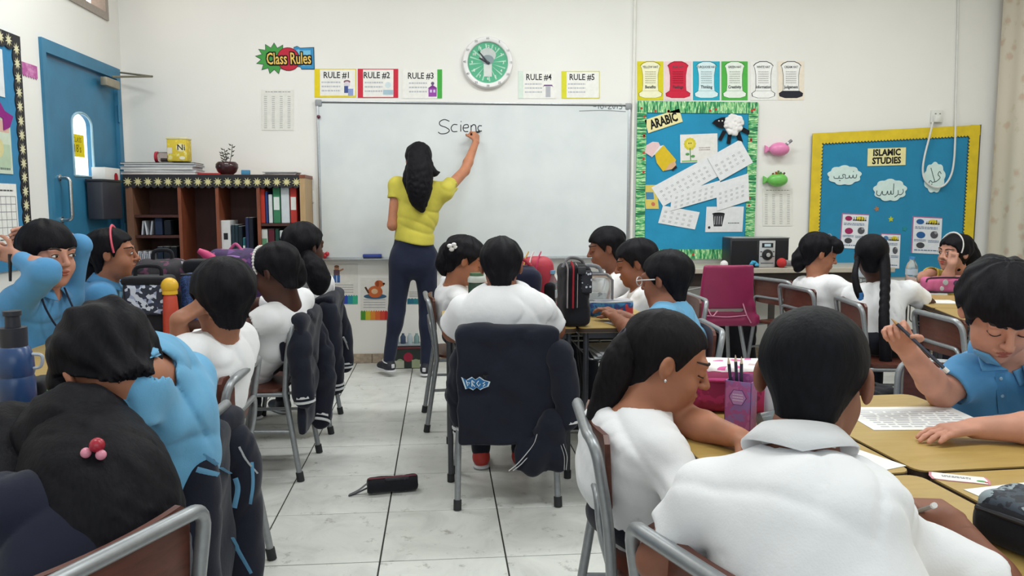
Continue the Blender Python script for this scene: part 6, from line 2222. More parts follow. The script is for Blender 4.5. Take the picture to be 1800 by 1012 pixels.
p3 = person('girl in a blue polo with a pink hairband sitting in profile by the blue door', at(199, 446, 3.8), (80, 0, 0), at(187, 498, 3.82), (-1.63, 3.82, .48), 75, SK_TAN, BLUE2, hair='girl', hs=1.05, vol=.004, seed=3, eyes='open',
    tails=[('ponytail', [at(176, 440, 3.84), at(164, 458, 3.86), at(163, 482, 3.86), at(166, 497, 3.86)], [.045, .05, .045, .02])])
hair_band(p3, 'pink hairband', pm('coral_band', 'd8566a', .5), y=.01, r=.008)
obj('shoulder_strap', tube(smooth_path([p3.P(.0, .05, -.12), p3.P(-.05, .15, -.20), p3.P(-.02, .2, -.26)], 4), .012, 6), NAVY2, p3.t)

p4 = person('child in a dark navy jacket slumped over the desk, nearest at lower left', at(140, 815, 1.46), (-55, 50, 0), at(170, 900, 1.40), (-.64, 1.27, .47), -60, SK_TAN, NAVY, hair='long', hs=1.10, shw=.15, bulk=1.25, vol=.012, seed=4, collar=False, slouch=.05, fine_hands=False,
    arms={'L': dict(w=(-1.02, 1.30, .69), sl=1.8, hint=(-.2, -1, -.2)), 'R': dict(w=(-.92, 1.62, .69), sl=1.8, hint=(.4, .6, -.2))},
    tails=[('long_hair', [at(150, 792, 1.44), at(172, 860, 1.38), at(180, 940, 1.35), at(182, 1020, 1.34)], [.100, .122, .130, .12]), ('long_hair', [at(20, 800, 1.50), at(10, 870, 1.45), at(30, 950, 1.38)], [.10, .125, .12])])
hc = surf_at([o for o in p4.t.children if 'hair' in o.name], 167, 795, .006)
clip = obj('hair_clip', ball(np.array(hc) + (.004, 0, .009), .012, 12, 8), pm('red_bead', 'a31f34', .3), p4.t)
obj('bead', ball(np.array(hc) + (-.012, -.004, -.002), .0085, 12, 8), pm('pink_bead', 'd98aa0', .3), clip); obj('bead', ball(np.array(hc) + (.011, -.004, -.006), .0085, 12, 8), pm('pink_bead', 'd98aa0', .3), clip)

p5 = person('boy in a light blue polo with thick black hair bent over his papers at left', at(192, 656, 1.58), (-44, 64, 0), at(262, 652, 1.69), (-.69, 1.83, .47), -72, SK_TAN, BLUE, hair='fringe', hs=1.06, bulk=1.02, shw=.13, vol=.014, lump=.006, seed=5, slouch=.05, neck_up=.06, sh={'R': at(326, 664, 1.86), 'L': at(246, 666, 1.57)}, h=.0055, fold=.0055, neck_open=.050,
    arms={'L': dict(w=atz(172, 690, .70), e=at(218, 752, 1.55), d=(-1, .2, -.1), n=(0, 0, -1), t=(0, 1, 0), curl=.4, sl=.8, r=1.12), 'R': dict(w=(-.98, 2.02, .70), hint=(0, 1, -.5), d=(-.8, -.5, 0), curl=.4)})

p6 = person('boy in a white polo with bobbed black hair resting his chin on a bent arm', at(391, 524, 2.4), (-38, 6, 0), at(386, 592, 2.42), (-.79, 2.45, .48), -72, SK_TAN, WHITE, hair='boy', hs=1.02, vol=.010, collar=False, seed=6,
    arms={'L': dict(e=atz(325, 655, .70), w=at(313, 562, 2.32), d=unit(np.array([.75, .25, .45])), n=(.2, .5, -.6), t=(.4, .2, .8), curl=.55, sl=.5), 'R': dict(w=(-1.08, 2.62, .70))})

p7 = person('girl in a white polo with a beaded white hairband in the left row', at(484, 478, 3.45), (-68, 18, 0), at(507, 532, 3.5), (-.84, 3.62, .48), -75, SK_DEEP, WHITE, hair='girl', hs=1.08, vol=.004, collar=False, seed=7,
    arms={'L': dict(w=(-1.12, 3.36, .70), e=at(432, 578, 3.38), sl=.62), 'R': dict(w=(-1.15, 3.75, .70))},
    tails=[('hair_bun', [at(512, 470, 3.5), at(520, 490, 3.5)], [.06, .045])])
hair_band(p7, 'white beaded hairband', pm('white_band', 'd9d7d4', .5), y=.035, r=.0055, tilt=.1, beads=True)

p8 = person('girl with a curly ponytail looking towards the board at the far left row', at(536, 434, 4.2), (38, 2, 0), at(530, 492, 4.22), (-.81, 4.33, .48), -40, SK_DEEP, WHITE, hair='girl', hs=1.10, vol=.008, seed=8,
    tails=[('curly_ponytail', [at(540, 452, 4.12), at(552, 470, 4.08), at(560, 490, 4.08), at(560, 508, 4.08)], [.04, .055, .06, .035])])

# ---- centre table
p9 = person('girl in white with a white hair bow leaning over the far centre table', at(818, 458, 4.2), (86, 24, 0), at(797, 502, 4.24), (.12, 4.32, .48), 85, SK_TAN, WHITE, hair='girl', hs=1.08, vol=.010, lump=.006, collar=False, seed=9, eyes='down',
    arms={'R': dict(w=(.42, 4.16, .70)), 'L': dict(w=(.45, 4.42, .70))}, shoe=pm('white_trainer', 'c9c9c9', .6),
    tails=[('curly_bun', [at(790, 440, 4.25), at(782, 462, 4.24), at(781, 480, 4.24)], [.05, .05, .02])])
bwc = np.array(at(796, 434, 4.12))
bwo = obj('hair_bow', [ball(bwc + (dx, 0, dz), (.014, .008, .011), 8, 6) for dx, dz in ((-.016, .006), (.016, -.002), (-.006, -.012), (.006, .012))], pm('white_ribbon', 'e2e0e0', .5), p9.t)
bwo['label'] = 'white ribbon bow'; bwo['kind'] = 'stuff'

p10 = person('broad boy in a white polo seen from behind at the centre table', at(881, 468, 3.22), (4, 4, 0), at(884, 512, 3.20), (.255, 3.27, .48), 2, SK_MID, WHITE, hair='boy', hs=1.06, shw=.165, bulk=1.42, vol=.004, collar=False, seed=10, fold=.004, slouch=.03, neck_r=.05, neck_open=.054, sh={'L': at(818, 545, 3.22), 'R': at(950, 545, 3.22)},
    arms={'L': dict(e=at(797, 582, 3.30), w=(.12, 3.58, .70), sl=.80, r=1.28), 'R': dict(e=at(974, 580, 3.30), w=(.44, 3.58, .70), sl=.80, r=1.28)}, shoe=pm('red_shoe', 'b0342c', .5))

p11 = person('boy in white in profile at the far end of the centre table', at(1064, 436, 4.6), (-86, 12, 0), at(1082, 482, 4.62), (1.05, 4.62, .48), -88, SK_BROWN, WHITE, hair='boy', hs=1.06, vol=.008, collar=False, seed=11, eyes='down',
    arms={'L': dict(w=(.72, 4.50, .70)), 'R': dict(w=(.75, 4.72, .70))})
p12 = person('boy in white reaching one arm across the centre table', at(1117, 462, 4.15), (-76, 14, 0), at(1126, 512, 4.16), (1.07, 4.12, .48), -85, SK_MID, WHITE, hair='boy', hs=1.10, vol=.008, collar=False, seed=12, eyes='down',
    arms={'L': dict(w=atz(1068, 522, .70), hint=(.2, -.6, -.6), d=(-1, .1, .0), curl=.45, sl=.55), 'R': dict(w=(.80, 4.30, .70))})
p13 = person('boy in a pale blue polo wearing white framed glasses at the centre table', at(1170, 492, 3.2), (-46, 8, 0), at(1166, 536, 3.18), (1.0, 3.16, .48), -70, SK_MID, BLUE, hair='boy', hs=1.08, vol=.004, collar=False, seed=13, shw=.13,
    arms={'L': dict(w=(.76, 3.42, .70)), 'R': dict(e=at(1232, 610, 3.30), w=(.80, 3.50, .70), sl=.6)})
gl = [p13.P(-.005 + .0, .088, .006)]
g_ = obj('glasses', [tube([p13.P(s * .030 + .021 * math.cos(q), .097 - .012 * abs(math.cos(q)) * 0, .005 + .017 * math.sin(q)) for q in np.linspace(0, 6.283, 18)[:-1]], .0025, 6, closed=True) for s in (-1, 1)] +
         [tube([p13.P(s * .051, .095, .008), p13.P(s * .078, .06, .010), p13.P(s * .082, .0, .008)], .003, 6) for s in (-1, 1)] + [tube([p13.P(-.009, .099, .007), p13.P(.009, .099, .007)], .002, 6)], pm('white_frame', 'd2cfcf', .35), p13.t)
g_['label'] = 'white framed glasses'; g_['kind'] = 'stuff'

# ---- right foreground
p14 = person('girl in a white polo with a long ponytail looking down in profile', at(1172, 634, 1.76), (98, 20, 0), at(1122, 730, 1.74), (.47, 1.80, .47), 80, SK_TAN, WHITE, hair='girl', hs=1.04, vol=-.001, lump=.002, hair_m=HAIR_G, seed=14, h=.005, hf=.0032, eyes='down', fold=.005, shw=.125, slouch=.04, bulk=1.05, neck_open=.048,
    arms={'R': dict(w=atz(1330, 800, .70), hint=(.1, -.6, -.7), d=(.9, .3, 0), n=(0, 0, -1), t=(0, 1, 0), curl=.3, sl=.95, r=1.05), 'L': dict(e=atz(1212, 742, .70), w=atz(1296, 768, .70), d=(.5, -.8, -.1), sl=.88, curl=.4)}, hand_h=.0032, collar=False,
    tails=[('ponytail', [at(1112, 600, 1.76), at(1088, 640, 1.76), at(1070, 690, 1.78), at(1050, 740, 1.78), at(1042, 765, 1.78)], [.032, .04, .036, .028, .008])])
ht = obj('hair_tie', tube([p14.P(.018 * math.cos(q), -.112 + .006 * math.sin(q), .02 + .018 * math.sin(q)) for q in np.linspace(0, 6.283, 14)[:-1]], .006, 6, closed=True), pm('dark_tie', '3a3540', .6), p14.t)
stud = obj('earring', ball(p14.P(-.082, -.004, -.030), .004, 8, 6), chrome, p14.t)

p15 = person('boy with cropped black hair and white polo seen from behind, right foreground', at(1431, 664, 1.16), (36, 14, 0), at(1405, 800, 1.10), (.53, .98, .46), 22, SK_BROWN, WHITE, hair='boy', hs=1.06, vol=-.004, top=-.004, lump=.0012, hair_m=HAIR_B, seed=15, h=.0052, hf=.0036, hand_h=.0027, hand_s=.92, fold=.004, shw=.145, bulk=1.12, slouch=.035, neck_open=.05,
    sh={'L': at(1248, 880, 1.12), 'R': at(1540, 940, 1.06)},
    arms={'R': dict(e=at(1772, 1062, 1.02), w=atz(1668, 918, .715), d=unit(atz(1605, 872, .70) - atz(1668, 918, .705)), n=(0, .1, -1), t=(-.5, -.5, .0), curl=.85, tc=.9, sl=.80, r=1.05), 'L': dict(e=at(1160, 985, 1.16), w=(.46, 1.40, .60), sl=.66, hollow=False)})
pt5 = np.array(atz(1622, 898, .73))
pcl = thing('pencil', 'white-ended pencil gripped in the fist of the boy in the right foreground', 'pencil', pt5)
obj('barrel', tube([pt5 + (-.004, -.03, .02), pt5 + (.02, .07, -.035)], .0036, 8), pm('grey_pencil', '8c8a8c', .4), pcl); obj('eraser', tube([pt5 + (-.0055, -.036, .0238), pt5 + (-.004, -.03, .02)], .0045, 8), pm('eraser_white', 'd9d6d4', .6), pcl)

p16 = person('boy in a blue polo looking down with a pencil in his raised hand', at(1756, 548, 1.88), (196, 34, 0), at(1772, 640, 1.99), (1.50, 2.10, .47), 212, SK_PALE, BLUE2, hair='fringe', hs=1.08, vol=.012, lump=.005, seed=16, h=.005, hf=.0032, hand_h=.0026, eyes='down', shw=.13, sh={'R': at(1702, 662, 1.97)}, neck_open=.054, collar_lift=.026, fold=.0035, slouch=.02,
    arms={'R': dict(e=atz(1655, 693, .70), w=at(1592, 612, 1.83), d=unit(at(1562, 552, 1.80) - at(1592, 612, 1.83)), n=(-.55, -.62, .1), t=(.7, -.3, .4), curl=[.52, .62, .68, .72], tc=.75, sl=.66),
          'L': dict(e=atz(1850, 752, .71), w=atz(1712, 752, .70), d=(-1, -.12, -.03), n=(0, 0, -1), t=(-.1, .9, .1), curl=.12, tc=.1, sl=.7)})
tp = p16.A['Rtips']
g0 = (np.array(tp[0]) * .5 + np.array(tp[4]) * .5)
pe = thing('pencil', 'dark pencil with white tip held up by the boy in the blue polo', 'pencil', g0)
dv = unit(np.array(at(1622, 612, 1.74)) - g0)
obj('barrel', tube([g0 - dv * .035, g0 + dv * .105], .0042, 8), pm('navy_pencil', '262a3c', .35), pe); obj('cap', tube([g0 + dv * .105, g0 + dv * .118], .0052, 8), pm('cap_white', 'd2d0cf', .4), pe); obj('sharpened_end', tube([g0 - dv * .035, g0 - dv * .052], [.0042, .0008], 8), pm('pencil_wood', 'b98f5f', .6), pe)
shirt16 = [o for o in p16.t.children if o.name.startswith('shirt')]
pts_ = [surf_at(shirt16, 1757 + q * 6, 655 + q * 70, .0012) for q in np.linspace(0, 1, 8)]
plk = obj('placket', tube([q for q in pts_ if q is not None], .013, 6, flat=.18, up=-FWD), cloth_mat('placket_blue', '4c86b4', .03), p16.t, smooth=60)
for quad in ([(1714, 612), (1740, 621), (1770, 652), (1724, 652)], [(1778, 652), (1800, 642), (1822, 670), (1790, 678)]):   # pointed collar flaps lying on the shirt
    c4 = [np.array(q, float) for q in quad]
    n_ = 7
    G = []
    for a_ in np.linspace(0, 1, n_):
        for b_ in np.linspace(0, 1, n_):
            q = (c4[0] * (1 - a_) + c4[1] * a_) * (1 - b_) + (c4[3] * (1 - a_) + c4[2] * a_) * b_
            G.append(surf_at(shirt16 + [p16.body], q[0], q[1], .005))
    if all(q is not None for q in G):
        F_ = [(r * n_ + c, r * n_ + c + 1, (r + 1) * n_ + c + 1, (r + 1) * n_ + c) for r in range(n_ - 1) for c in range(n_ - 1)]
        fl = obj('collar_flap', (np.array(G), F_), cloth_mat('collar_blue', '5f9ac6', .03), p16.t, smooth=80)
        sm = fl.modifiers.new('thickness', 'SOLIDIFY'); sm.thickness = .005; sm.offset = 0
for q in (1, 4):
    if pts_[q] is not None: obj('button', ball(pts_[q] - FWD * .003, (.005, .003, .005), 10, 6), pm('button_blue', '9cc0d8', .4), plk)

# ---- right rear
p17 = person('girl in white with a ponytail and headband sitting below the stereo', at(1440, 446, 4.6), (98, 16, 0), at(1437, 492, 4.58), (2.28, 4.56, .48), 75, SK_TAN, WHITE, hair='girl', hs=1.08, vol=.008, collar=False, seed=17, eyes='down',
    arms={'R': dict(w=(2.58, 4.38, .70), hint=(.2, -.8, -.4)), 'L': dict(w=(2.60, 4.58, .70))},
    tails=[('ponytail', [at(1416, 440, 4.66), at(1408, 455, 4.66), at(1403, 470, 4.66)], [.045, .055, .03]), ('fringe_curl', [at(1462, 425, 4.55), at(1472, 433, 4.53), at(1474, 442, 4.53)], [.035, .035, .015])])
hair_band(p17, 'thin grey hairband', pm('grey_band', '8f8d94', .4), y=.03, r=.003, vol=.008)
p18 = person('girl in white with two long black braids seen from behind', at(1532, 450, 4.1), (28, 4, 0), at(1548, 505, 4.1), (2.29, 3.95, .48), 45, SK_DEEP, WHITE, hair='girl', hs=1.06, vol=.002, lump=.001, collar=False, seed=18, shw=.14,
    arms={'R': dict(e=at(1632, 535, 4.02), w=atz(1600, 522, .70), sl=.72, d=(-.7, .6, 0)), 'L': dict(w=(2.48, 4.22, .70))})
for nm, pts, r_ in (('left_braid', [at(1508, 455, 4.06), at(1503, 480, 3.97), at(1506, 505, 3.94), at(1513, 522, 3.93)], .014), ('right_braid', [at(1554, 450, 4.02), at(1556, 490, 3.95), at(1554, 560, 3.84), at(1556, 610, 3.80), at(1557, 640, 3.80)], .026)):
    f = Field()
    pp = smooth_path(pts, 10)
    for k, q in enumerate(pp):
        f.ell(np.array(q) + ((r_ * .16) * (1 if k % 2 else -1), 0, 0), (r_ * .9, r_ * .85, r_ * 1.25), k=.012)
    o = obj('braid', f.mesh(.005), HAIR, p18.t, smooth=180)
obj('braid_tie', tube([np.array(at(1512, 514, 3.925)), np.array(at(1513, 526, 3.925))], .014, 8), pm('blue_tie', '2f6fb0', .5), p18.t)
p19 = person('girl in yellow with white headband leaning her cheek on her fist', at(1677, 444, 4.9), (-104, 2, -4), at(1688, 484, 4.95), (3.50, 4.98, .48), -105, SK_PALE, YELLOW2, hair='long', hs=1.08, vol=.006, seed=19, eyes='open', lip='b0453f',
    arms={'R': dict(e=at(1634, 482, 5.02), w=at(1598, 496, 4.95), sl=.98), 'L': dict(e=at(1664, 492, 4.84), w=at(1673, 464, 4.80), d=unit(at(1677, 442, 4.82) - at(1673, 464, 4.80)), n=(.5, .6, .2), t=(-.4, 0, .6), curl=.85, sl=.45)},
    tails=[('long_hair', [at(1692, 430, 4.97), at(1702, 455, 4.99), at(1703, 478, 5.0)], [.07, .075, .04])])
hair_band(p19, 'white headband', pm('white_headband', 'd8d5d2', .5), y=.02, r=.006, vol=.006)
# =================================================================== JACKETS HUNG ON CHAIRS
JK = cloth_mat('navy_jacket_cloth', '1c1e2b', 0.08)
STR_W = cloth_mat('white_knit_stripe', 'cfd0d2', 0.02)
STR_B = cloth_mat('light_blue_stripe', '6ea6cc', 0.03)


def chair_xf(key):
    (c, a) = CHAIRS[key]
    R = rotz(a)
    base = np.array([c[0], c[1], 0.0])
    return lambda p: R @ np.asarray(p, float) + base


def jacket(key, label, zbot, sleeves, stripes, seed, half=.20, zbl=None, wide=.0, ztop=.715):
    """body panel draped over the back rail (long side behind), sleeves as hanging chains; everything in the chair's frame"""
    X = chair_xf(key)
    t = thing('jacket', label, 'jacket', X((0, -.21, 0)) * np.array([1, 1, 0]) + np.array([0, 0, zbot]), group='jackets hung on chairs')
    f = Field()
    lat = X((1, 0, 0)) - X((0, 0, 0))
    dep = X((0, 1, 0)) - X((0, 0, 0))
    R = np.array([lat, dep, (0, 0, 1)])
    f.rbox(X((0, -.205, ztop - .012)), (half, .036, .026), .024, R, k=.03)                       # over the rail
    h_ = (ztop - zbot) / 2
    f.rbox(X((wide, -.245, zbot + h_)), (half + .005, .016, h_), .014, R, k=.03)                   # outside fall
    f.rbox(X((0, -.165, ztop - .10)), (half - .01, .014, .10), .012, R, k=.03)                    # inside fall
    f.cone(X((-half + .04, -.235, ztop - .02)), X((half - .04, -.235, ztop - .02)), .03, .03, k=.03)   # collar roll
    f.warp = folds(.007, .75, seed)
    V, F_ = f.mesh(.009)
    obj('jacket_body', (V, F_), JK, t, smooth=180)
    for s_, (pts, r0, r1) in enumerate(sleeves):
        g = Field()
        P = smooth_path([X(q) for q in pts], 5)
        g.chain(P, list(np.linspace(r0, r1, len(P))), k=.02)
        g.warp = folds(.005, 1.2, seed + s_ + 5)
        sl_ = obj('sleeve', g.mesh(.008), JK, t, smooth=180)
        d = unit(P[-1] - P[-2])
        for q in (.012, .034):                                                                      # two knit rings at the cuff
            if stripes: obj('cuff_stripe', tube([P[-1] + d * (r1 * .5 - q), P[-1] + d * (r1 * .5 - q - .010)], r1 + .0055, 12), STR_W, sl_, smooth=60)
    return t, X


def ribbon(parent, X, pts, w, mat, name='stripe', n=6):
    P = smooth_path([X(q) for q in pts], n)
    return obj(name, tube(P, w, 6, flat=.35), mat, parent, smooth=60)


j10, X = jacket('P10', 'large navy jacket with a blue chest emblem hung over the centre chair', .26, [([(.20, -.24, .62), (.225, -.255, .48), (.235, -.26, .36)], .055, .042), ([(-.17, -.20, .60), (-.19, -.17, .45), (-.17, -.16, .30)], .05, .04)], True, 31, half=.195)
for off in (0, .016):
    ribbon(j10, X, [(.155 + off, -.274, .385), (.115 + off, -.276, .325), (.095 + off, -.276, .27), (.04 + off, -.274, .20), (.0 + off, -.27, .165)], .0042, STR_W)
    ribbon(j10, X, [(.20 + off * .7, -.283, .27), (.215 + off * .7, -.283, .22), (.216 + off * .5, -.278, .165)], .0036, STR_W)
f = Field(); f.rbox(X((.11, -.245, .24)), (.085, .016, .09), .014, np.array([X((1, 0, 0)) - X((0, 0, 0)), X((0, 1, 0)) - X((0, 0, 0)), (0, 0, 1)])); f.cone(X((.17, -.25, .36)), X((.10, -.25, .17)), .055, .04, k=.03); f.cone(X((.19, -.255, .34)), X((.205, -.25, .17)), .045, .03, k=.03); f.warp = folds(.005, 1.0, 77)
obj('hanging_sleeve', f.mesh(.009), JK, j10, smooth=180)
PL = Plane(X((-.128, -.2705, .515)), X((1, 0, 0)) - X((0, 0, 0)), (0, 0, 1))
a = Art(PL, j10, .003)
zig = lambda k: [(-.048, .022), (-.03, .012), (-.012, .022), (.0, .012), (.014, .022), (.03, .01), (.05, .004), (.044, -.012), (.026, -.018), (.016, -.024), (.004, -.014), (-.008, -.024), (-.022, -.016), (-.034, -.02)][::-1]
a.add('emblem_edge', 'c4d3dd', grow(zig(0), .14)); a.h += .0008
a.add('emblem', '2f6699', zig(0)); a.h += .0008
for q in ([(-.036, .012), (-.030, -.010), (-.022, .004), (-.032, .004)], [(-.014, .012), (-.014, -.012)], [(-.014, .012), (-.004, .004), (-.014, 0), (-.003, -.012)], [(.012, .010), (.004, .0), (.012, -.012), (.018, -.002)], [(.036, .004), (.028, .0), (.036, -.006), (.028, -.012)]):
    a.line('emblem_letter', 'd3dde3', q, .0036)
a.done()

j7, X = jacket('P7', 'navy jacket with white cuff rings hung on the chair of the beaded hairband girl', .20, [([(.19, -.22, .62), (.17, -.27, .45), (.10, -.275, .27), (.06, -.27, .20)], .055, .045), ([(-.17, -.24, .62), (-.20, -.25, .48), (-.20, -.26, .36)], .05, .042)], True, 32)
j8, X = jacket('P8', 'navy jacket with white striped sleeve on the farthest chair beside the whiteboard', .27, [([(.17, -.22, .62), (.20, -.26, .45), (.20, -.265, .28)], .05, .042), ([(-.18, -.23, .64), (-.20, -.25, .45), (-.19, -.26, .25)], .058, .045)], True, 33)
for off in (0, .02):
    ribbon(j8, X, [(.10 + off, -.27, .46), (.15 + off, -.285, .40), (.19 + off, -.29, .33)], .005, STR_W)
j5, X = jacket('P5', 'navy track jacket with light blue stripes hung on the nearest left row chair', .28, [([(.12, -.24, .60), (.12, -.26, .42), (.04, -.275, .22), (-.02, -.265, .03)], .058, .042), ([(-.14, -.24, .62), (-.17, -.25, .45), (-.15, -.26, .22)], .05, .045)], False, 34, half=.18, ztop=.685)
J5 = [o for o in j5.children]


def surf_ribbon(parent, objs, pxs, w, mat, name='stripe', steps=5):
    P = smooth_path([np.array(q, float) for q in pxs], steps)
    pts = [surf_at(objs, q[0], q[1], .0012) for q in P]
    pts = [q for q in pts if q is not None]
    runs, cur = [], []
    for q in pts:
        if cur and np.linalg.norm(q - cur[-1]) > .035: runs.append(cur); cur = []
        cur.append(q)
    runs.append(cur)
    for r_ in runs:
        if len(r_) > 2: obj(name, tube(r_, w, 6, flat=.12, up=-FWD), mat, parent, smooth=60)


for pts, w in (([(352, 800), (385, 822), (412, 838)], .0085), ([(345, 826), (382, 836)], .008), ([(414, 840), (418, 860), (412, 892)], .0065), ([(441, 812), (443, 850), (438, 885)], .006), ([(406, 945), (425, 980), (440, 1008)], .007)):
    surf_ribbon(j5, J5, pts, w, STR_B)
surf_ribbon(j5, J5, [(420, 785), (432, 808), (452, 832)], .003, STR_W, 'piping'); surf_ribbon(j5, J5, [(434, 712), (438, 735)], .004, STR_W, 'piping')

# =================================================================== BAGS AND TABLE THINGS
def z_at(px_, py_, z=DESK_Z): return np.array(atz(px_, py_, z))


def soft_bag(name, label, cat, c, half, mat, yaw=0.0, r=.03, amp=.004, seed=0, group=None, tilt=0.0):
    """stuffed fabric body standing on z = c[2]"""
    t = thing(name, label, cat, c, group=group)
    R = rotz(math.radians(yaw)) @ rotx(math.radians(tilt))
    f = Field(); f.rbox(np.array(c) + (0, 0, half[2]), half, min(r, min(half) * .9), R.T)
    f.warp = folds(amp, 1.0, seed)
    f.plane((c[0], c[1], c[2] + .0008), (0, 0, -1), .002)
    obj('bag_body', f.mesh(max(.006, min(half) / 9)), mat, t, smooth=180)
    L = lambda p: np.array(c) + (0, 0, half[2]) + R @ np.asarray(p, float)
    return t, L


zipm = pm('zip_dark', '222228', .5)
floral = pattern_mat('dark_floral_print', 'cells', [(0, '1d1a22'), (.62, '5a2c4a'), (.78, '1d1a22'), (.86, '9a8f9c'), (.9, '241f2a')], 55)
flor2 = pattern_mat('navy_white_floral', 'cells', [(0, '1f2438'), (.5, 'b9bfd0'), (.72, '232a44'), (.86, '8d97b4')], 75)
bluep = pattern_mat('blue_scribble_print', 'noise', [(0, '22345f'), (.48, '3a5fa0'), (.52, '1b2748'), (.6, '35548f')], 60)
purp = pattern_mat('purple_print', 'cells', [(0, '3a2452'), (.6, '5e3a78'), (.8, '8a4a7c'), (.9, '2c1d3e')], 45)
blk = cloth_mat('black_nylon', '1b1b21', .08)

c = at(292, 548, 3.55); c[2] = DESK_Z
t, L = soft_bag('backpack', 'black backpack with dark floral print standing on the left row desks', 'backpack', (-1.22, 3.62, DESK_Z), (.125, .09, .145), floral, 10, .07, .006, 41)
obj('top_handle', tube(smooth_path([L((-.04, 0, .135)), L((-.03, 0, .175)), L((.03, 0, .175)), L((.04, 0, .135))], 5), .009, 8), blk, t)
obj('front_pocket', soft := (lambda: (Field().rbox(L((0, -.085, -.06)), (.095, .03, .07), .025)).mesh(.008))(), blk, t, smooth=180)
obj('zip', tube(smooth_path([L((-.09, -.115, -.02)), L((0, -.12, .02)), L((.09, -.115, -.02))], 6), .004, 6), zipm, t)
obj('shoulder_strap', tube(smooth_path([L((-.09, -.05, .11)), L((-.14, -.10, 0)), L((-.155, -.10, -.12))], 6), .014, 6, flat=.4), blk, t)
p_ = z_at(284, 575)
t, L = soft_bag('lunch_bag', 'black lunch bag with blue and white floral panel on the left row desks', 'bag', (-1.17, 3.30, DESK_Z), (.085, .07, .115), blk, 5, .03, .003, 42)
obj('printed_panel', (Field().rbox(L((0, -.066, .035)), (.074, .012, .06), .010, rotz(math.radians(5)).T)).mesh(.006), flor2, t, smooth=180)
obj('flap', (Field().rbox(L((0, 0, .108)), (.088, .072, .018), .016)).mesh(.007), blk, t, smooth=180)
obj('handle', tube(smooth_path([L((-.05, 0, .12)), L((-.04, 0, .16)), L((.04, 0, .16)), L((.05, 0, .12))], 5), .008, 8), blk, t)
bt = (-1.07, 3.24, DESK_Z)
t = thing('squeeze_bottle', 'red bottle with a yellow ball cap beside the floral lunch bag', 'bottle', bt)
obj('bottle_body', lathe([(.001, 0), (.030, .001), (.032, .02), (.030, .10), (.026, .16), (.018, .18), (.001, .18)], 18, bt), pm('red_bottle', 'b8402c', .4, .05), t)
obj('ball_cap', ball((bt[0], bt[1], DESK_Z + .205), .033, 16, 12), pm('yellow_cap', 'd9ab26', .4), t)
obj('neck_ring', lathe([(.001, .172), (.029, .172), (.029, .186), (.001, .186)], 16, bt), pm('yellow_cap', 'd9ab26', .4), t)
t, L = soft_bag('pouch', 'blue scribble printed pouch right of the red bottle on the left desks', 'bag', (-1.03, 3.40, DESK_Z), (.045, .045, .12), bluep, 8, .03, .003, 43)
obj('zip', tube([L((-.04, -.03, .118)), L((.04, -.03, .118))], .005, 6), zipm, t); obj('zip_pull', box(L((.03, -.045, .09)), L((.036, -.041, .115))), chrome, t, smooth=0)
t, L = soft_bag('pouch', 'small violet pouch behind the red bottle on the left desks', 'bag', (-1.06, 3.62, DESK_Z), (.06, .05, .14), pm('violet_cloth', '4b3a86', .8, .08), 0, .035, .004, 44)
obj('flap', (Field().rbox(L((0, -.01, .115)), (.062, .055, .03), .02)).mesh(.007), blk, t, smooth=180); obj('buckle', rbox(L((.01, -.068, .09)), (.012, .004, .014), .003), zipm, t)
t = thing('paper_stack', 'stack of white papers and books behind the bags on the left desks', 'papers', (-1.02, 3.98, DESK_Z))
for k in range(9): obj('sheet_bundle', rbox((-1.02 + random.uniform(-.008, .008), 3.98, DESK_Z + .011 + .0205 * k), (.10, .13, .0095), .002, 1, rotz(random.uniform(-.06, .06))), ink(['cfd0d3', 'b9bbc2', 'd8d8d8'][k % 3]), t, smooth=0)
t, L = soft_bag('ball_pouch', 'round blue pouch with a violet band behind the bobbed haired boy', 'bag', (-.985, 3.86, DESK_Z), (.075, .06, .125), pm('royal_blue_cloth', '3550a8', .7, .06), 0, .055, .004, 45)
obj('band', tube(smooth_path([L((-.072, -.045, .05)), L((0, -.062, .075)), L((.072, -.045, .095))], 6), .012, 8, flat=.5), pm('violet_band', '8a6fc0', .6), t); obj('side_tab', rbox(L((.055, -.05, .075)), (.02, .012, .014), .005), pm('white_tab', 'd6d4da', .5), t)
p0, p1 = np.array(at(349, 440, 3.75)), np.array(at(370, 452, 3.75))
tag(obj('pink_folded_umbrella', [tube([p0, p0 * .45 + p1 * .55, p1, p1 + (.10, 0, -.16), p1 + (.10, 0, -.16 - (p1[2] - .16 - DESK_Z - .002))], [.012, .020, .022, .02, .015], 10)], pm('hot_pink', 'c43a70', .5)), 'hot pink folded umbrella poking up behind the bags on the left desks', 'umbrella')
t, L = soft_bag('backpack', 'purple patterned backpack between the two white shirted pupils of the left row', 'backpack', (-1.03, 4.12, DESK_Z), (.13, .09, .15), purp, -5, .06, .006, 46)
t.location = t.location
obj('top_handle', tube(smooth_path([L((-.03, 0, .145)), L((0, 0, .175)), L((.03, 0, .145))], 5), .008, 8), pm('pink_trim', 'b6507e', .6), t); obj('zip', tube(smooth_path([L((-.12, -.06, .09)), L((0, -.085, .12)), L((.12, -.06, .09))], 6), .006, 6), pm('lilac_zip', '9a6fb4', .5), t)
p_ = z_at(238, 548)
t, L = soft_bag('pencil_case', 'magenta pencil case with white bow print on the left desks', 'pencil case', (-1.33, 3.22, DESK_Z), (.085, .045, .04), pm('magenta_cloth', 'a03a74', .7, .08), 25, .025, .003, 47)
obj('printed_bow', [ball(L((dx, -.047, .0)), (.016, .004, .011), 8, 6) for dx in (-.014, .014)], ink('d6c4cf'), t)['kind'] = 'stuff'
obj('zip', tube([L((-.075, 0, .04)), L((.075, 0, .04))], .004, 6), zipm, t)
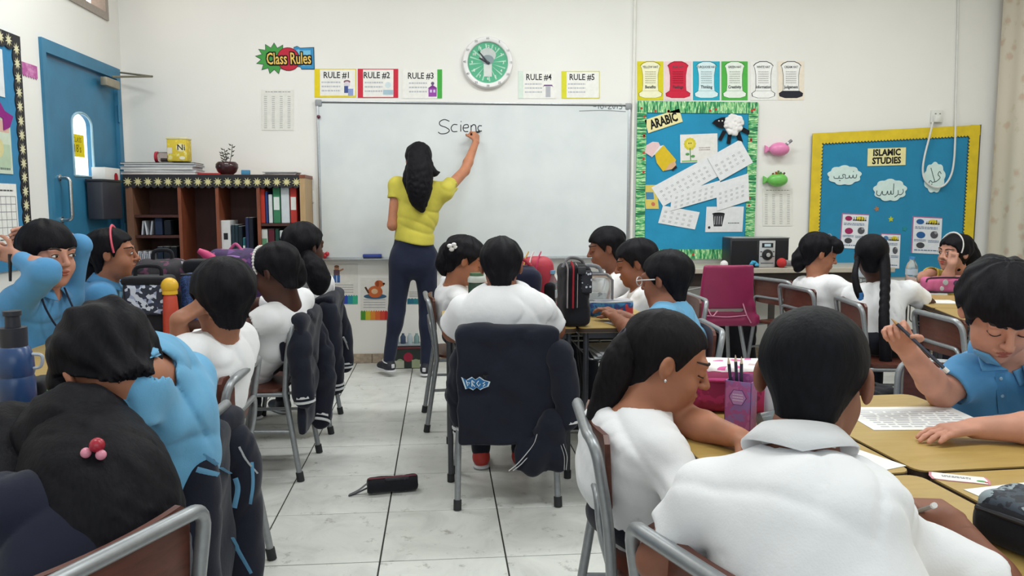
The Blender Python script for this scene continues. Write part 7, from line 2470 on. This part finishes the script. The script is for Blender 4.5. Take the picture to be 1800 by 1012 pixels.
# near left: blue sports bottle, small black case with a green label, papers
c = np.array(at(27, 640, 1.98)); c[2] = DESK_Z
t = thing('sports_bottle', 'blue ribbed sports bottle with a black cap near the left edge', 'bottle', c)
bm_ = pm('blue_bottle', '2a4674', .3, .06)
obj('bottle_body', lathe([(.001, 0), (.038, .001), (.041, .01), (.041, .05), (.039, .055), (.041, .06), (.041, .11), (.038, .118), (.041, .126), (.040, .16), (.034, .185), (.026, .192), (.001, .192)], 28, c), bm_, t)
obj('collar', lathe([(.001, .188), (.029, .188), (.030, .235), (.001, .236)], 24, c), pm('dark_cap', '23242e', .5), t)
obj('spout', lathe([(.001, .236), (.017, .236), (.016, .262), (.020, .264), (.020, .275), (.001, .276)], 18, c), pm('dark_cap', '23242e', .5), t)
obj('side_loop', tube(smooth_path([c + (.040, 0, .17), c + (.062, 0, .165), c + (.058, 0, .14), c + (.041, 0, .135)], 5), .004, 6), pm('pale_loop', 'a9b2c0', .5), t)
c2 = np.array(at(66, 655, 2.05)); c2[2] = DESK_Z
t, L = soft_bag('pencil_case', 'black pencil case with a green tag beside the blue sports bottle', 'pencil case', (c2[0] - .01, c2[1] + .03, DESK_Z), (.03, .055, .045), blk, 0, .015, .002, 48)
obj('green_tag', rbox(L((.0315, -.02, .012)), (.002, .016, .010), .001, 1), pm('green_tag', '3f9a48', .5), t)


def paper(label, c, w, d, rot, lines=True, col='e6e6e4', z=DESK_Z, cat='paper', rows=10):
    t = thing('paper', label, cat, (c[0], c[1], z))
    R = rotz(rot)
    obj('sheet', rbox((c[0], c[1], z + .0008), (w / 2, d / 2, .0005), .0003, 1, R), ink(col), t, smooth=0)
    if lines:
        a = Art(Plane((c[0], c[1], z + .0013), R @ (1, 0, 0), R @ (0, 1, 0)), t, .0003, .0003)
        a.scribble('printed_lettering', 'b6b6be', -w * .4, -d * .42, w * .4, d * .3, rows); a.rect('ruled_line', '8a8a92', -w * .4, d * .33, w * .4, d * .34); a.done()
    return t


paper('white worksheet under the head of the leaning boy at left', z_at(190, 668)[:2], .30, .21, math.radians(20))
paper('white sheet behind the slumped child at the lower left', z_at(62, 684)[:2], .20, .14, math.radians(30), False)
paper('white sheet by the magenta pencil case on the left desks', (-1.24, 3.08), .21, .15, .3)
paper('worksheet under the flat hand of the boy in the blue polo', z_at(1628, 738)[:2] + (-.02, .02), .30, .21, math.radians(-4), rows=8)
paper('white sheet peeking out beside the shoulder of the foreground boy', z_at(1478, 812)[:2], .20, .15, math.radians(20), False)
paper('white sheet behind the camouflage pencil case at lower right', z_at(1790, 878)[:2] + (.05, 0), .21, .15, math.radians(10))
t = thing('name_card', 'white name card with a pink wavy edge stuck on the right desk', 'card', z_at(1686, 841))
q = z_at(1686, 841)
ncx = [(x, y) for x, y in [(-.045, -.018), (-.02, -.021), (.02, -.019), (.045, -.021), (.048, 0), (.045, .02), (.0, .019), (-.045, .021), (-.048, 0)]]
NP = Plane(q + (0, 0, .0004), rotz(math.radians(-25)) @ (1, 0, 0), rotz(math.radians(-25)) @ (0, 1, 0))
obj('card_edge', NP.slab(grow(ncx, .10), 0, .0006), ink('c98a96'), t, smooth=0); obj('card', NP.slab(ncx, 0.0004, .0012), ink('e4e2e0'), t, smooth=0)
a = Art(NP, t, .0015, .0003); a.scribble('printed_lettering', '55555c', -.03, -.004, .02, .008, 2); a.disc('picture', '5f9a5a', .036, -.008, .008, .005); a.disc('picture', 'b04a4a', .044, -.012, .003); a.done()

# right foreground: pink bag, pencil box, bottle
pkc = pattern_mat('raspberry_nylon', 'noise', [(0, '8a1c4c'), (.5, 'a3265c'), (.6, '7c1844')], 9)
prn = pattern_mat('pink_white_print', 'cells', [(0, 'e2dcdc'), (.7, 'd45a9a'), (.8, 'e8e2e2'), (.9, 'c9b0b4')], 45)
t, L = soft_bag('pencil_bag', 'raspberry pink bag with a printed white top by the ponytail girl', 'bag', (.735, 1.985, DESK_Z), (.12, .085, .055), pkc, -12, .035, .004, 51)
f = Field(); f.rbox(L((0.01, .01, .046)), (.11, .075, .016), .013, (rotz(math.radians(-12))).T); f.warp = folds(.003, 1, 52)
obj('printed_top', f.mesh(.007), prn, t, smooth=180)
obj('zip', tube(smooth_path([L((-.11, -.07, .03)), L((0, -.086, .034)), L((.11, -.07, .03))], 6), .005, 6), pm('magenta_zip', 'c2387c', .4), t)
bx_ = z_at(1302, 757)
bw2, bd2, bh2 = .062, .05, .115
t = thing('pencil_box', 'pink and violet card box of pencils standing beside the raspberry bag', 'pencil holder', (bx_[0] + .01, bx_[1] + .03, DESK_Z))
B = np.array([bx_[0] + .01, bx_[1] + .03, DESK_Z]); Rb = rotz(math.radians(-38))
pinkc = pattern_mat('violet_pink_card', 'noise', [(0, '8f6fb0'), (.45, 'a85a98'), (.55, 'b86aa4'), (.65, '8a86bc')], 22, .4)
lt = lambda p: B + Rb @ np.asarray(p, float)
for nm, lo, hi in (('front_panel', (-bw2 / 2, -bd2 / 2, 0.0005), (bw2 / 2, -bd2 / 2 + .002, bh2)), ('back_panel', (-bw2 / 2, bd2 / 2 - .002, .0005), (bw2 / 2, bd2 / 2, bh2 * 1.1)), ('side_panel', (-bw2 / 2, -bd2 / 2, .0005), (-bw2 / 2 + .002, bd2 / 2, bh2)), ('side_panel', (bw2 / 2 - .002, -bd2 / 2, .0005), (bw2 / 2, bd2 / 2, bh2)), ('bottom', (-bw2 / 2, -bd2 / 2, .0005), (bw2 / 2, bd2 / 2, .003))):
    V, F_ = box(lo, hi); obj(nm, (np.array([lt(v) for v in V]), F_), pinkc, t, smooth=0)
for side, o_, u_, n_ in ((0, (0, -bd2 / 2 - .0003, bh2 / 2), (1, 0, 0), 0), (1, (-bw2 / 2 - .0003, 0, bh2 / 2), (0, -1, 0), 1)):
    a = Art(Plane(lt(o_), Rb @ np.array(u_, float), (0, 0, 1)), t, .001, .0003)
    if side: a.disc('badge', '3a2f6a', 0, .025, .013); a.disc('picture', '6f86b8', 0, -.02, .016, .022); a.text('lettering', 'cfc0dd', 'ice', 0, .025, .012, .0)
    else: a.add('badge', 'b58ac0', [(.02 * math.cos(k * math.pi / 3), .02 + .02 * math.sin(k * math.pi / 3)) for k in range(6)]); a.line('badge_edge', '5a3f80', [(.02 * math.cos(k * math.pi / 3), .02 + .02 * math.sin(k * math.pi / 3)) for k in range(7)], .0014); a.scribble('printed_lettering', 'd9c9e2', -.012, .01, .012, .03, 3)
    a.done()
for k, (dx, dy, hh_, lab) in enumerate(((-.018, -.006, .165, 'left'), (-.008, .004, .170, 'middle'), (.004, -.002, .168, 'right'))):
    tp_ = thing('pencil', 'navy pencil, %s of the three standing in the violet box' % lab, 'pencil', lt((dx, dy, .004)), group='pencils in the violet box')
    b0, b1 = lt((dx * .6, dy, .0045)), lt((dx * 1.3 - .006, dy, hh_ - .014))
    obj('barrel', tube([b0, b1], .0038, 6), pm('navy_pencil', '262a4c', .35), tp_, smooth=0); d_ = unit(b1 - b0); obj('sharpened_end', tube([b1, b1 + d_ * .016], [.0038, .0007], 6), pm('pencil_wood2', 'cdb9a4', .6), tp_)
cm2 = lt((.075, .035, 0)); cm2[2] = DESK_Z
t = thing('drink_bottle', 'white bottle with a blue lid behind the head of the foreground boy', 'bottle', cm2)
obj('bottle_body', lathe([(.001, 0), (.027, .001), (.029, .01), (.029, .13), (.026, .145), (.024, .150), (.001, .15)], 22, cm2), pm('milky_bottle', 'cdd3da', .3, .03), t); obj('lid', lathe([(.001, .148), (.028, .148), (.028, .170), (.025, .174), (.001, .174)], 22, cm2), pm('blue_lid', '3e66b4', .35), t); obj('lid_rim', lathe([(.001, .146), (.0295, .146), (.0295, .151), (.001, .151)], 22, cm2), pm('white_rim', 'd9dde2', .4), t)
cl = lt((.06, -.05, 0)); cl[2] = DESK_Z
t = thing('plastic_cup', 'clear plastic cup on its side by the violet pencil box', 'cup', cl)
obj('cup_wall', lathe([(.022, 0), (.030, .07), (.031, .072), (.028, .07), (.020, .002)], 20, cl + (0, 0, .032), roty(math.radians(86))), glass_mat('clear_cup', 'cfd8dc', .12), t); obj('cup_base', lathe([(.001, 0), (.022, 0), (.022, .002), (.001, .002)], 20, cl + (0, 0, .032), roty(math.radians(86))), MATS['clear_cup'], t)
# camouflage pencil case lower right
camo = pattern_mat('grey_camouflage', 'noise', [(0, '20242e'), (.40, '3a4450'), (.47, '232833'), (.53, '8a979e'), (.60, '2a303c'), (.66, '6a7880')], 16)
cc = z_at(1822, 985)
t, L = soft_bag('pencil_case', 'black pencil case with grey camouflage top at the lower right corner', 'pencil case', (cc[0] + .04, cc[1] + .01, DESK_Z), (.062, .11, .036), blk, 22, .03, .003, 53)
f = Field(); f.rbox(L((.004, 0, .024)), (.056, .104, .022), .02, rotz(math.radians(22)).T); f.warp = folds(.003, 1, 54)
obj('camouflage_top', f.mesh(.006), camo, t, smooth=180); obj('zip', tube(smooth_path([L((-.052, -.095, .018)), L((-.062, 0, .022)), L((-.052, .095, .018))], 8), .004, 6), zipm, t)

# centre table things
t, L = soft_bag('lunch_bag', 'tall black lunch bag with red and white stripes at the centre table edge', 'bag', (.575, 3.415, DESK_Z), (.062, .075, .135), blk, 8, .03, .003, 55)
for dx, c_, w_ in ((-.052, '8f8a8c', .010), (-.028, 'b32c3a', .014), (-.008, 'd4d2d2', .005)):
    P = smooth_path([L((dx, -.076, -.05)), L((dx, -.078, .05)), L((dx + .004, -.066, .118)), L((dx + .006, -.03, .138))], 6)
    obj('stripe', tube(P, w_, 6, flat=.3, up=(1, 0, 0) if False else None), pm('stripe_' + c_, c_, .6), t)
obj('printed_pocket', (Field().rbox(L((.034, -.074, .06)), (.024, .008, .05), .007)).mesh(.005), pattern_mat('white_dots', 'voronoi', [(0, 'b9bcc6'), (.32, '1e1f28')], 60), t, smooth=180)
obj('clip', rbox(L((.01, -.08, .11)), (.018, .008, .016), .005), zipm, t); obj('strap', tube(smooth_path([L((-.06, -.03, .12)), L((-.03, -.02, .16)), L((.03, 0, .15)), L((.06, .03, .11))], 6), .007, 8), pm('grey_strap', '6f6d72', .6), t)
t = thing('clear_bag', 'clear plastic bag with grey piping standing behind the striped lunch bag', 'bag', (.72, 3.72, DESK_Z))
cg = glass_mat('clear_vinyl', 'dfe4e6', .15, .75)
CB = np.array([.70, 3.72, DESK_Z]); hw, hd, hh = .105, .05, .20
f = Field(); f.rbox(CB + (0, 0, hh / 2 + .001), (hw, hd, hh / 2), .03); f.warp = folds(.003, 1, 56)
obj('vinyl_shell', f.mesh(.009), cg, t, smooth=180)
gp = pm('grey_piping', '77787e', .6)
for y in (-hd + .004, hd - .004): obj('piping', tube([CB + np.array(q) for q in [(-hw + .02, y, .006), (-hw + .002, y, .03), (-hw + .002, y, hh - .03), (-hw + .03, y, hh - .002), (hw - .03, y, hh - .002), (hw - .002, y, hh - .03), (hw - .002, y, .03), (hw - .02, y, .006)]], .006, 6), gp, t)
obj('handle', tube(smooth_path([CB + (-.03, 0, hh), CB + (-.02, 0, hh + .035), CB + (.04, 0, hh + .03), CB + (.06, 0, hh)], 5), .009, 8), gp, t)
obj('printed_insert', rbox(CB + (.01, 0, .06), (.07, .012, .05), .006), pattern_mat('grey_leaf_print', 'cells', [(0, 'c9ccce'), (.6, '7d8488'), (.8, 'd5d7d8')], 60), t)
rb = pm('red_nylon', 'a8283c', .6, .08)
t, L = soft_bag('backpack', 'red and pink backpack on the centre table behind the broad boy', 'backpack', (.455, 3.78, DESK_Z), (.08, .085, .14), rb, -10, .05, .005, 57)
for dx, c_ in ((-.06, 'c9a04a'), (-.035, 'd8d3d4'), (.0, 'c83a6a')):
    obj('stripe', tube(smooth_path([L((dx, -.085, -.06)), L((dx, -.088, .05)), L((dx + .01, -.07, .125)), L((dx + .02, 0, .155))], 6), .009, 6, flat=.4), pm('bag_stripe_' + c_, c_, .6), t)
obj('side_pocket', (Field().rbox(L((.06, -.04, -.05)), (.03, .05, .07), .02)).mesh(.007), blk, t, smooth=180)
t, L = soft_bag('backpack', 'dark navy bag half hidden behind the shoulder of the broad boy', 'backpack', (.37, 3.62, DESK_Z), (.085, .07, .125), cloth_mat('midnight_nylon', '1d2036', .1), 0, .06, .005, 58)
obj('handle', tube(smooth_path([L((-.04, 0, .12)), L((0, 0, .15)), L((.04, 0, .12))], 5), .008, 8), rb, t)
cb = np.array([.52, 3.72, DESK_Z])
wat = glass_mat('clear_bottle', 'dfe9ee', .05, .85)


def water_bottle(label, c, capc, h=.20, r=.031, grp='clear water bottles'):
    t = thing('water_bottle', label, 'bottle', c, group=grp)
    obj('bottle_body', lathe([(.001, 0), (r * .92, .001), (r, .012), (r, h * .30), (r * .93, h * .34), (r, h * .38), (r, h * .62), (r * .8, h * .76), (r * .42, h * .87), (r * .40, h * .93), (.001, h * .93)], 22, c), wat, t, smooth=50)
    obj('label_band', lathe([(r * 1.012, h * .40), (r * 1.012, h * .58)], 22, c), pm('pale_label', 'bfcbd6', .4), t)
    obj('cap', lathe([(.001, h * .92), (r * .5, h * .92), (r * .5, h * .995), (.001, h)], 16, c), pm('cap_' + capc, capc, .4), t)
    return t


water_bottle('clear water bottle with a pale blue cap on the centre table', cb, '6fa0c4', .215, .034)
gq = np.array([.168, 3.78, DESK_Z])
t = thing('tumbler', 'dark green ribbed tumbler with a pale lid in front of the white bow girl', 'cup', gq)
f_ = [(.001, 0), (.032, .001)]
obj('tumbler_body', lathe([(.001, 0), (.034, .001), (.038, .02), (.041, .14), (.038, .156), (.001, .156)], 22, gq), pm('green_tumbler', '2f4a3c', .35, .06), t); obj('lid', lathe([(.001, .156), (.043, .156), (.042, .176), (.032, .188), (.001, .188)], 22, gq), pm('pale_lid', 'b9bfb9', .4), t); obj('lid_top', lathe([(.001, .187), (.034, .187), (.032, .200), (.001, .201)], 22, gq), pm('green_lid', '4a6b4c', .4), t)
t, L = soft_bag('pencil_case', 'blue and red picture pencil case on the centre table', 'pencil case', (.80, 3.68, DESK_Z), (.105, .05, .036), pattern_mat('blue_red_print', 'noise', [(0, '1f4f8a'), (.42, '2a6f9c'), (.5, '24407c'), (.58, 'a83038'), (.66, '1d3a70')], 14), -12, .02, .003, 59)
obj('zip', tube(smooth_path([L((-.10, -.03, .030)), L((0, -.045, .034)), L((.10, -.03, .040))], 6), .005, 6), pm('white_zip', 'c9cdd3', .5), t); obj('flap', (Field().rbox(L((.0, .02, .036)), (.09, .035, .006), .005)).mesh(.004), pm('pale_lining', 'b5b3b8', .7), t, smooth=180)
paper('white folded paper on the centre desk edge beside the boy in glasses', (.80, 3.45), .13, .10, .4, False)
t = thing('crumpled_tissue', 'small crumpled white tissue hanging off the centre desk edge', 'tissue', (.80, 3.335, DESK_Z))
f = Field(); f.ell((.80, 3.335, DESK_Z + .012), (.035, .03, .012)); f.cone((.815, 3.312, DESK_Z + .008), (.82, 3.306, DESK_Z - .05), .012, .016, k=.02); f.warp = folds(.005, 2.0, 60)
obj('tissue_sheet', f.mesh(.005), pm('tissue_white', 'd9d9da', .9), t, smooth=180)

# right rear table things
for (px_, py_, cpc, lab) in ((1488, 500, '3a6fb8', 'clear water bottle with a blue cap left of the braided girl'), (1601, 503, '3f86c4', 'clear water bottle with a blue cap beside the girl in yellow')):
    q = z_at(px_, py_) if px_ > 1500 else np.array([2.62, 4.74, DESK_Z]); q[2] = DESK_Z
    water_bottle(lab, q, cpc, .19, .036)
q = z_at(1663, 515)
t, L = soft_bag('pencil_case', 'bubblegum pink pencil case with round badges before the girl in yellow', 'pencil case', (q[0], q[1] + .02, DESK_Z), (.135, .045, .048), pm('bubblegum_cloth', 'c8628e', .7, .06), -4, .028, .003, 61)
for dx, dz, c_, r_ in ((-.02, .018, 'bfc6c8', .017), (.045, .014, '4a3a5a', .018), (-.04, -.018, 'cfc9cc', .014), (-.075, -.02, '3a2f3a', .008)):
    obj('badge', lathe([(.001, 0), (r_, 0), (r_ * .95, .003), (.001, .004)], 14, L((dx, -.044, dz)), rotx(math.pi / 2)), pm('badge_' + c_, c_, .4), t)
obj('zip', tube(smooth_path([L((-.13, -.035, .02)), L((-.10, -.035, .044)), L((.10, -.035, .044)), L((.13, -.035, .02))], 6), .005, 6), zipm, t)
obj('base_trim', tube(smooth_path([L((-.13, -.04, -.035)), L((0, -.046, -.042)), L((.13, -.04, -.035))], 6), .005, 6), zipm, t)
paper('white sheet under the elbow of the braided girl', z_at(1640, 530)[:2], .24, .16, -.2, False)
q = ng(.42, 1.06); tag(obj('flat_case', rbox((q[0], q[1], DESK_Z + .0078), (.055, .02, .0075), .004), blackp), 'flat black case left of the bubblegum pencil case', 'case')

# floor: dropped pencil case, black bag, crate under the whiteboard
fp = np.array(atz(690, 850, 0.035))
t = thing('floor_pencil_case', 'black cylindrical pencil case with wrist loop dropped on the aisle tiles', 'pencil case', (fp[0], fp[1], 0))
R_ = rotz(math.radians(10)) @ roty(math.pi / 2)
f0 = np.array([fp[0], fp[1], .036])
ax_ = R_ @ np.array([0, 0, 1.0])
f = Field(); f.cone(f0 - ax_ * .085, f0 + ax_ * .085, .034, .034); f.plane(f0 + ax_ * .105, ax_, .004); f.plane(f0 - ax_ * .105, -ax_, .004); f.warp = folds(.002, 1.5, 62)
obj('case_body', f.mesh(.005), blk, t, smooth=180)
obj('zip', tube([f0 - ax_ * .10 + (0, -.012, .032), f0 + ax_ * .10 + (0, -.012, .032)], .004, 6), pm('red_zip', '6a2230', .5), t); obj('printed_patch', rbox(f0 + (0.02, -.018, .026), (.05, .006, .006), .003, 1, rotz(math.radians(10))), pattern_mat('dark_patch', 'cells', [(0, '2a2a30'), (.6, '6a5060'), (.8, '232328')], 70), t)
obj('wrist_loop', tube(smooth_path([f0 - ax_ * .104 + (0, 0, .01), f0 - ax_ * .14 + (0, -.01, -.012), f0 - ax_ * .178 + (0, -.005, -.030), f0 - ax_ * .15 + (0, .01, -.030), f0 - ax_ * .105 + (0, .008, -.012)], 6), .006, 6, flat=.5), pm('loop_grey', '5f6066', .6), t)
bq = np.array(atz(1555, 700, 0.0))
t, L = soft_bag('school_bag', 'black school bag with a white label on the floor under the braided girl', 'bag', (2.06, 3.62, 0), (.13, .10, .16), blk, 15, .04, .005, 63)
obj('white_label', rbox(L((0, -.102, .03)), (.022, .003, .026), .001, 1), pm('white_label', 'c9c9cc', .6), t); obj('handle', tube(smooth_path([L((-.04, 0, .155)), L((0, 0, .185)), L((.04, 0, .155))], 5), .008, 8), zipm, t)
kx0, kx1 = float(at(690, 640, 5.85)[0]), float(at(752, 640, 5.85)[0])
t = thing('low_crate', 'low dark crate with a red rim against the wall behind the teacher feet', 'crate', ((kx0 + kx1) / 2, 5.85, 0))
dk = pm('dark_green_crate', '2c3430', .6, .1)
for lo, hi in (((kx0, 5.76, .001), (kx1, 5.77, .15)), ((kx0, 5.93, .001), (kx1, 5.94, .15)), ((kx0, 5.77, .001), (kx0 + .01, 5.93, .15)), ((kx1 - .01, 5.77, .001), (kx1, 5.93, .15)), ((kx0 + .01, 5.77, .001), (kx1 - .01, 5.93, .01))): obj('crate_panel', box(lo, hi), dk, t, smooth=0)
obj('red_rim', [rbox(((kx0 + kx1) / 2, y, .152), ((kx1 - kx0) / 2 + .004, .008, .007), .003) for y in (5.762, 5.938)], pm('red_rim', '6f2a30', .5), t)['kind'] = 'stuff'
a = Art(Plane(((kx0 + kx1) / 2, 5.759, .075), (1, 0, 0), (0, 0, 1)), t, .0015)
for dx, c_, r_ in ((-.07, '9fb08a', .028), (.045, '8fa07a', .026), (-.01, 'a8344a', .034)): a.disc('printed_fruit', c_, dx, -.03 if r_ < .03 else .01, r_)
a.rect('printed_card', 'b9bba8', -.105, -.07, -.04, -.015); a.rect('printed_card', 'a5ad8e', .015, -.07, .075, -.01); a.done()
t2 = thing('glass_jars', 'pale glass containers standing in a row on the low crate', 'jar', ((kx0 + kx1) / 2, 5.85, .16))
t2['label'] = 'clear storage tray of pale bottles on the low crate behind the teacher'
obj('storage_tray', rbox(((kx0 + kx1) / 2, 5.85, .166), ((kx1 - kx0) / 2 - .01, .07, .005), .003), pm('tray_grey', '9aa3a8', .4), t2)
for k in range(5): obj('bottle', lathe([(.001, 0), (.02, 0), (.02, .05), (.01, .065), (.01, .075), (.001, .076)], 12, (kx0 + .03 + k * (kx1 - kx0 - .06) / 4, 5.85, .171)), pm('bottle_tint_%d' % k, ['a9bcc8', '3d4c66', 'b9c6cc', '7f9a9a', '5a7084'][k], .3), t2)
t3, L = soft_bag('school_bag', 'black bag with wheels on the floor below the counter', 'bag', (2.02, 5.35, 0), (.16, .10, .20), blk, 0, .05, .005, 64)
for s in (-1, 1): obj('wheel', lathe([(.001, -.012), (.03, -.012), (.03, .012), (.001, .012)], 14, L((s * .12, -.10, -.168)), roty(math.pi / 2)), rubber, t3)
obj('handle', tube(smooth_path([L((-.05, 0, .195)), L((0, 0, .225)), L((.05, 0, .195))], 5), .008, 8), zipm, t3)

t = thing('paper_stack', 'white papers lying in the wire tray under the centre desk edge', 'papers', (.78, 3.50, DESK_Z - .146))
for k in range(4): obj('sheet_bundle', rbox((.78 + .01 * (k % 2), 3.50, DESK_Z - .1445 + .0065 * k + .003), (.11, .14, .003), .001, 1, rotz(.05 * (k - 1.5))), ink(['d6d7d8', 'c3c5ca'][k % 2]), t, smooth=0)
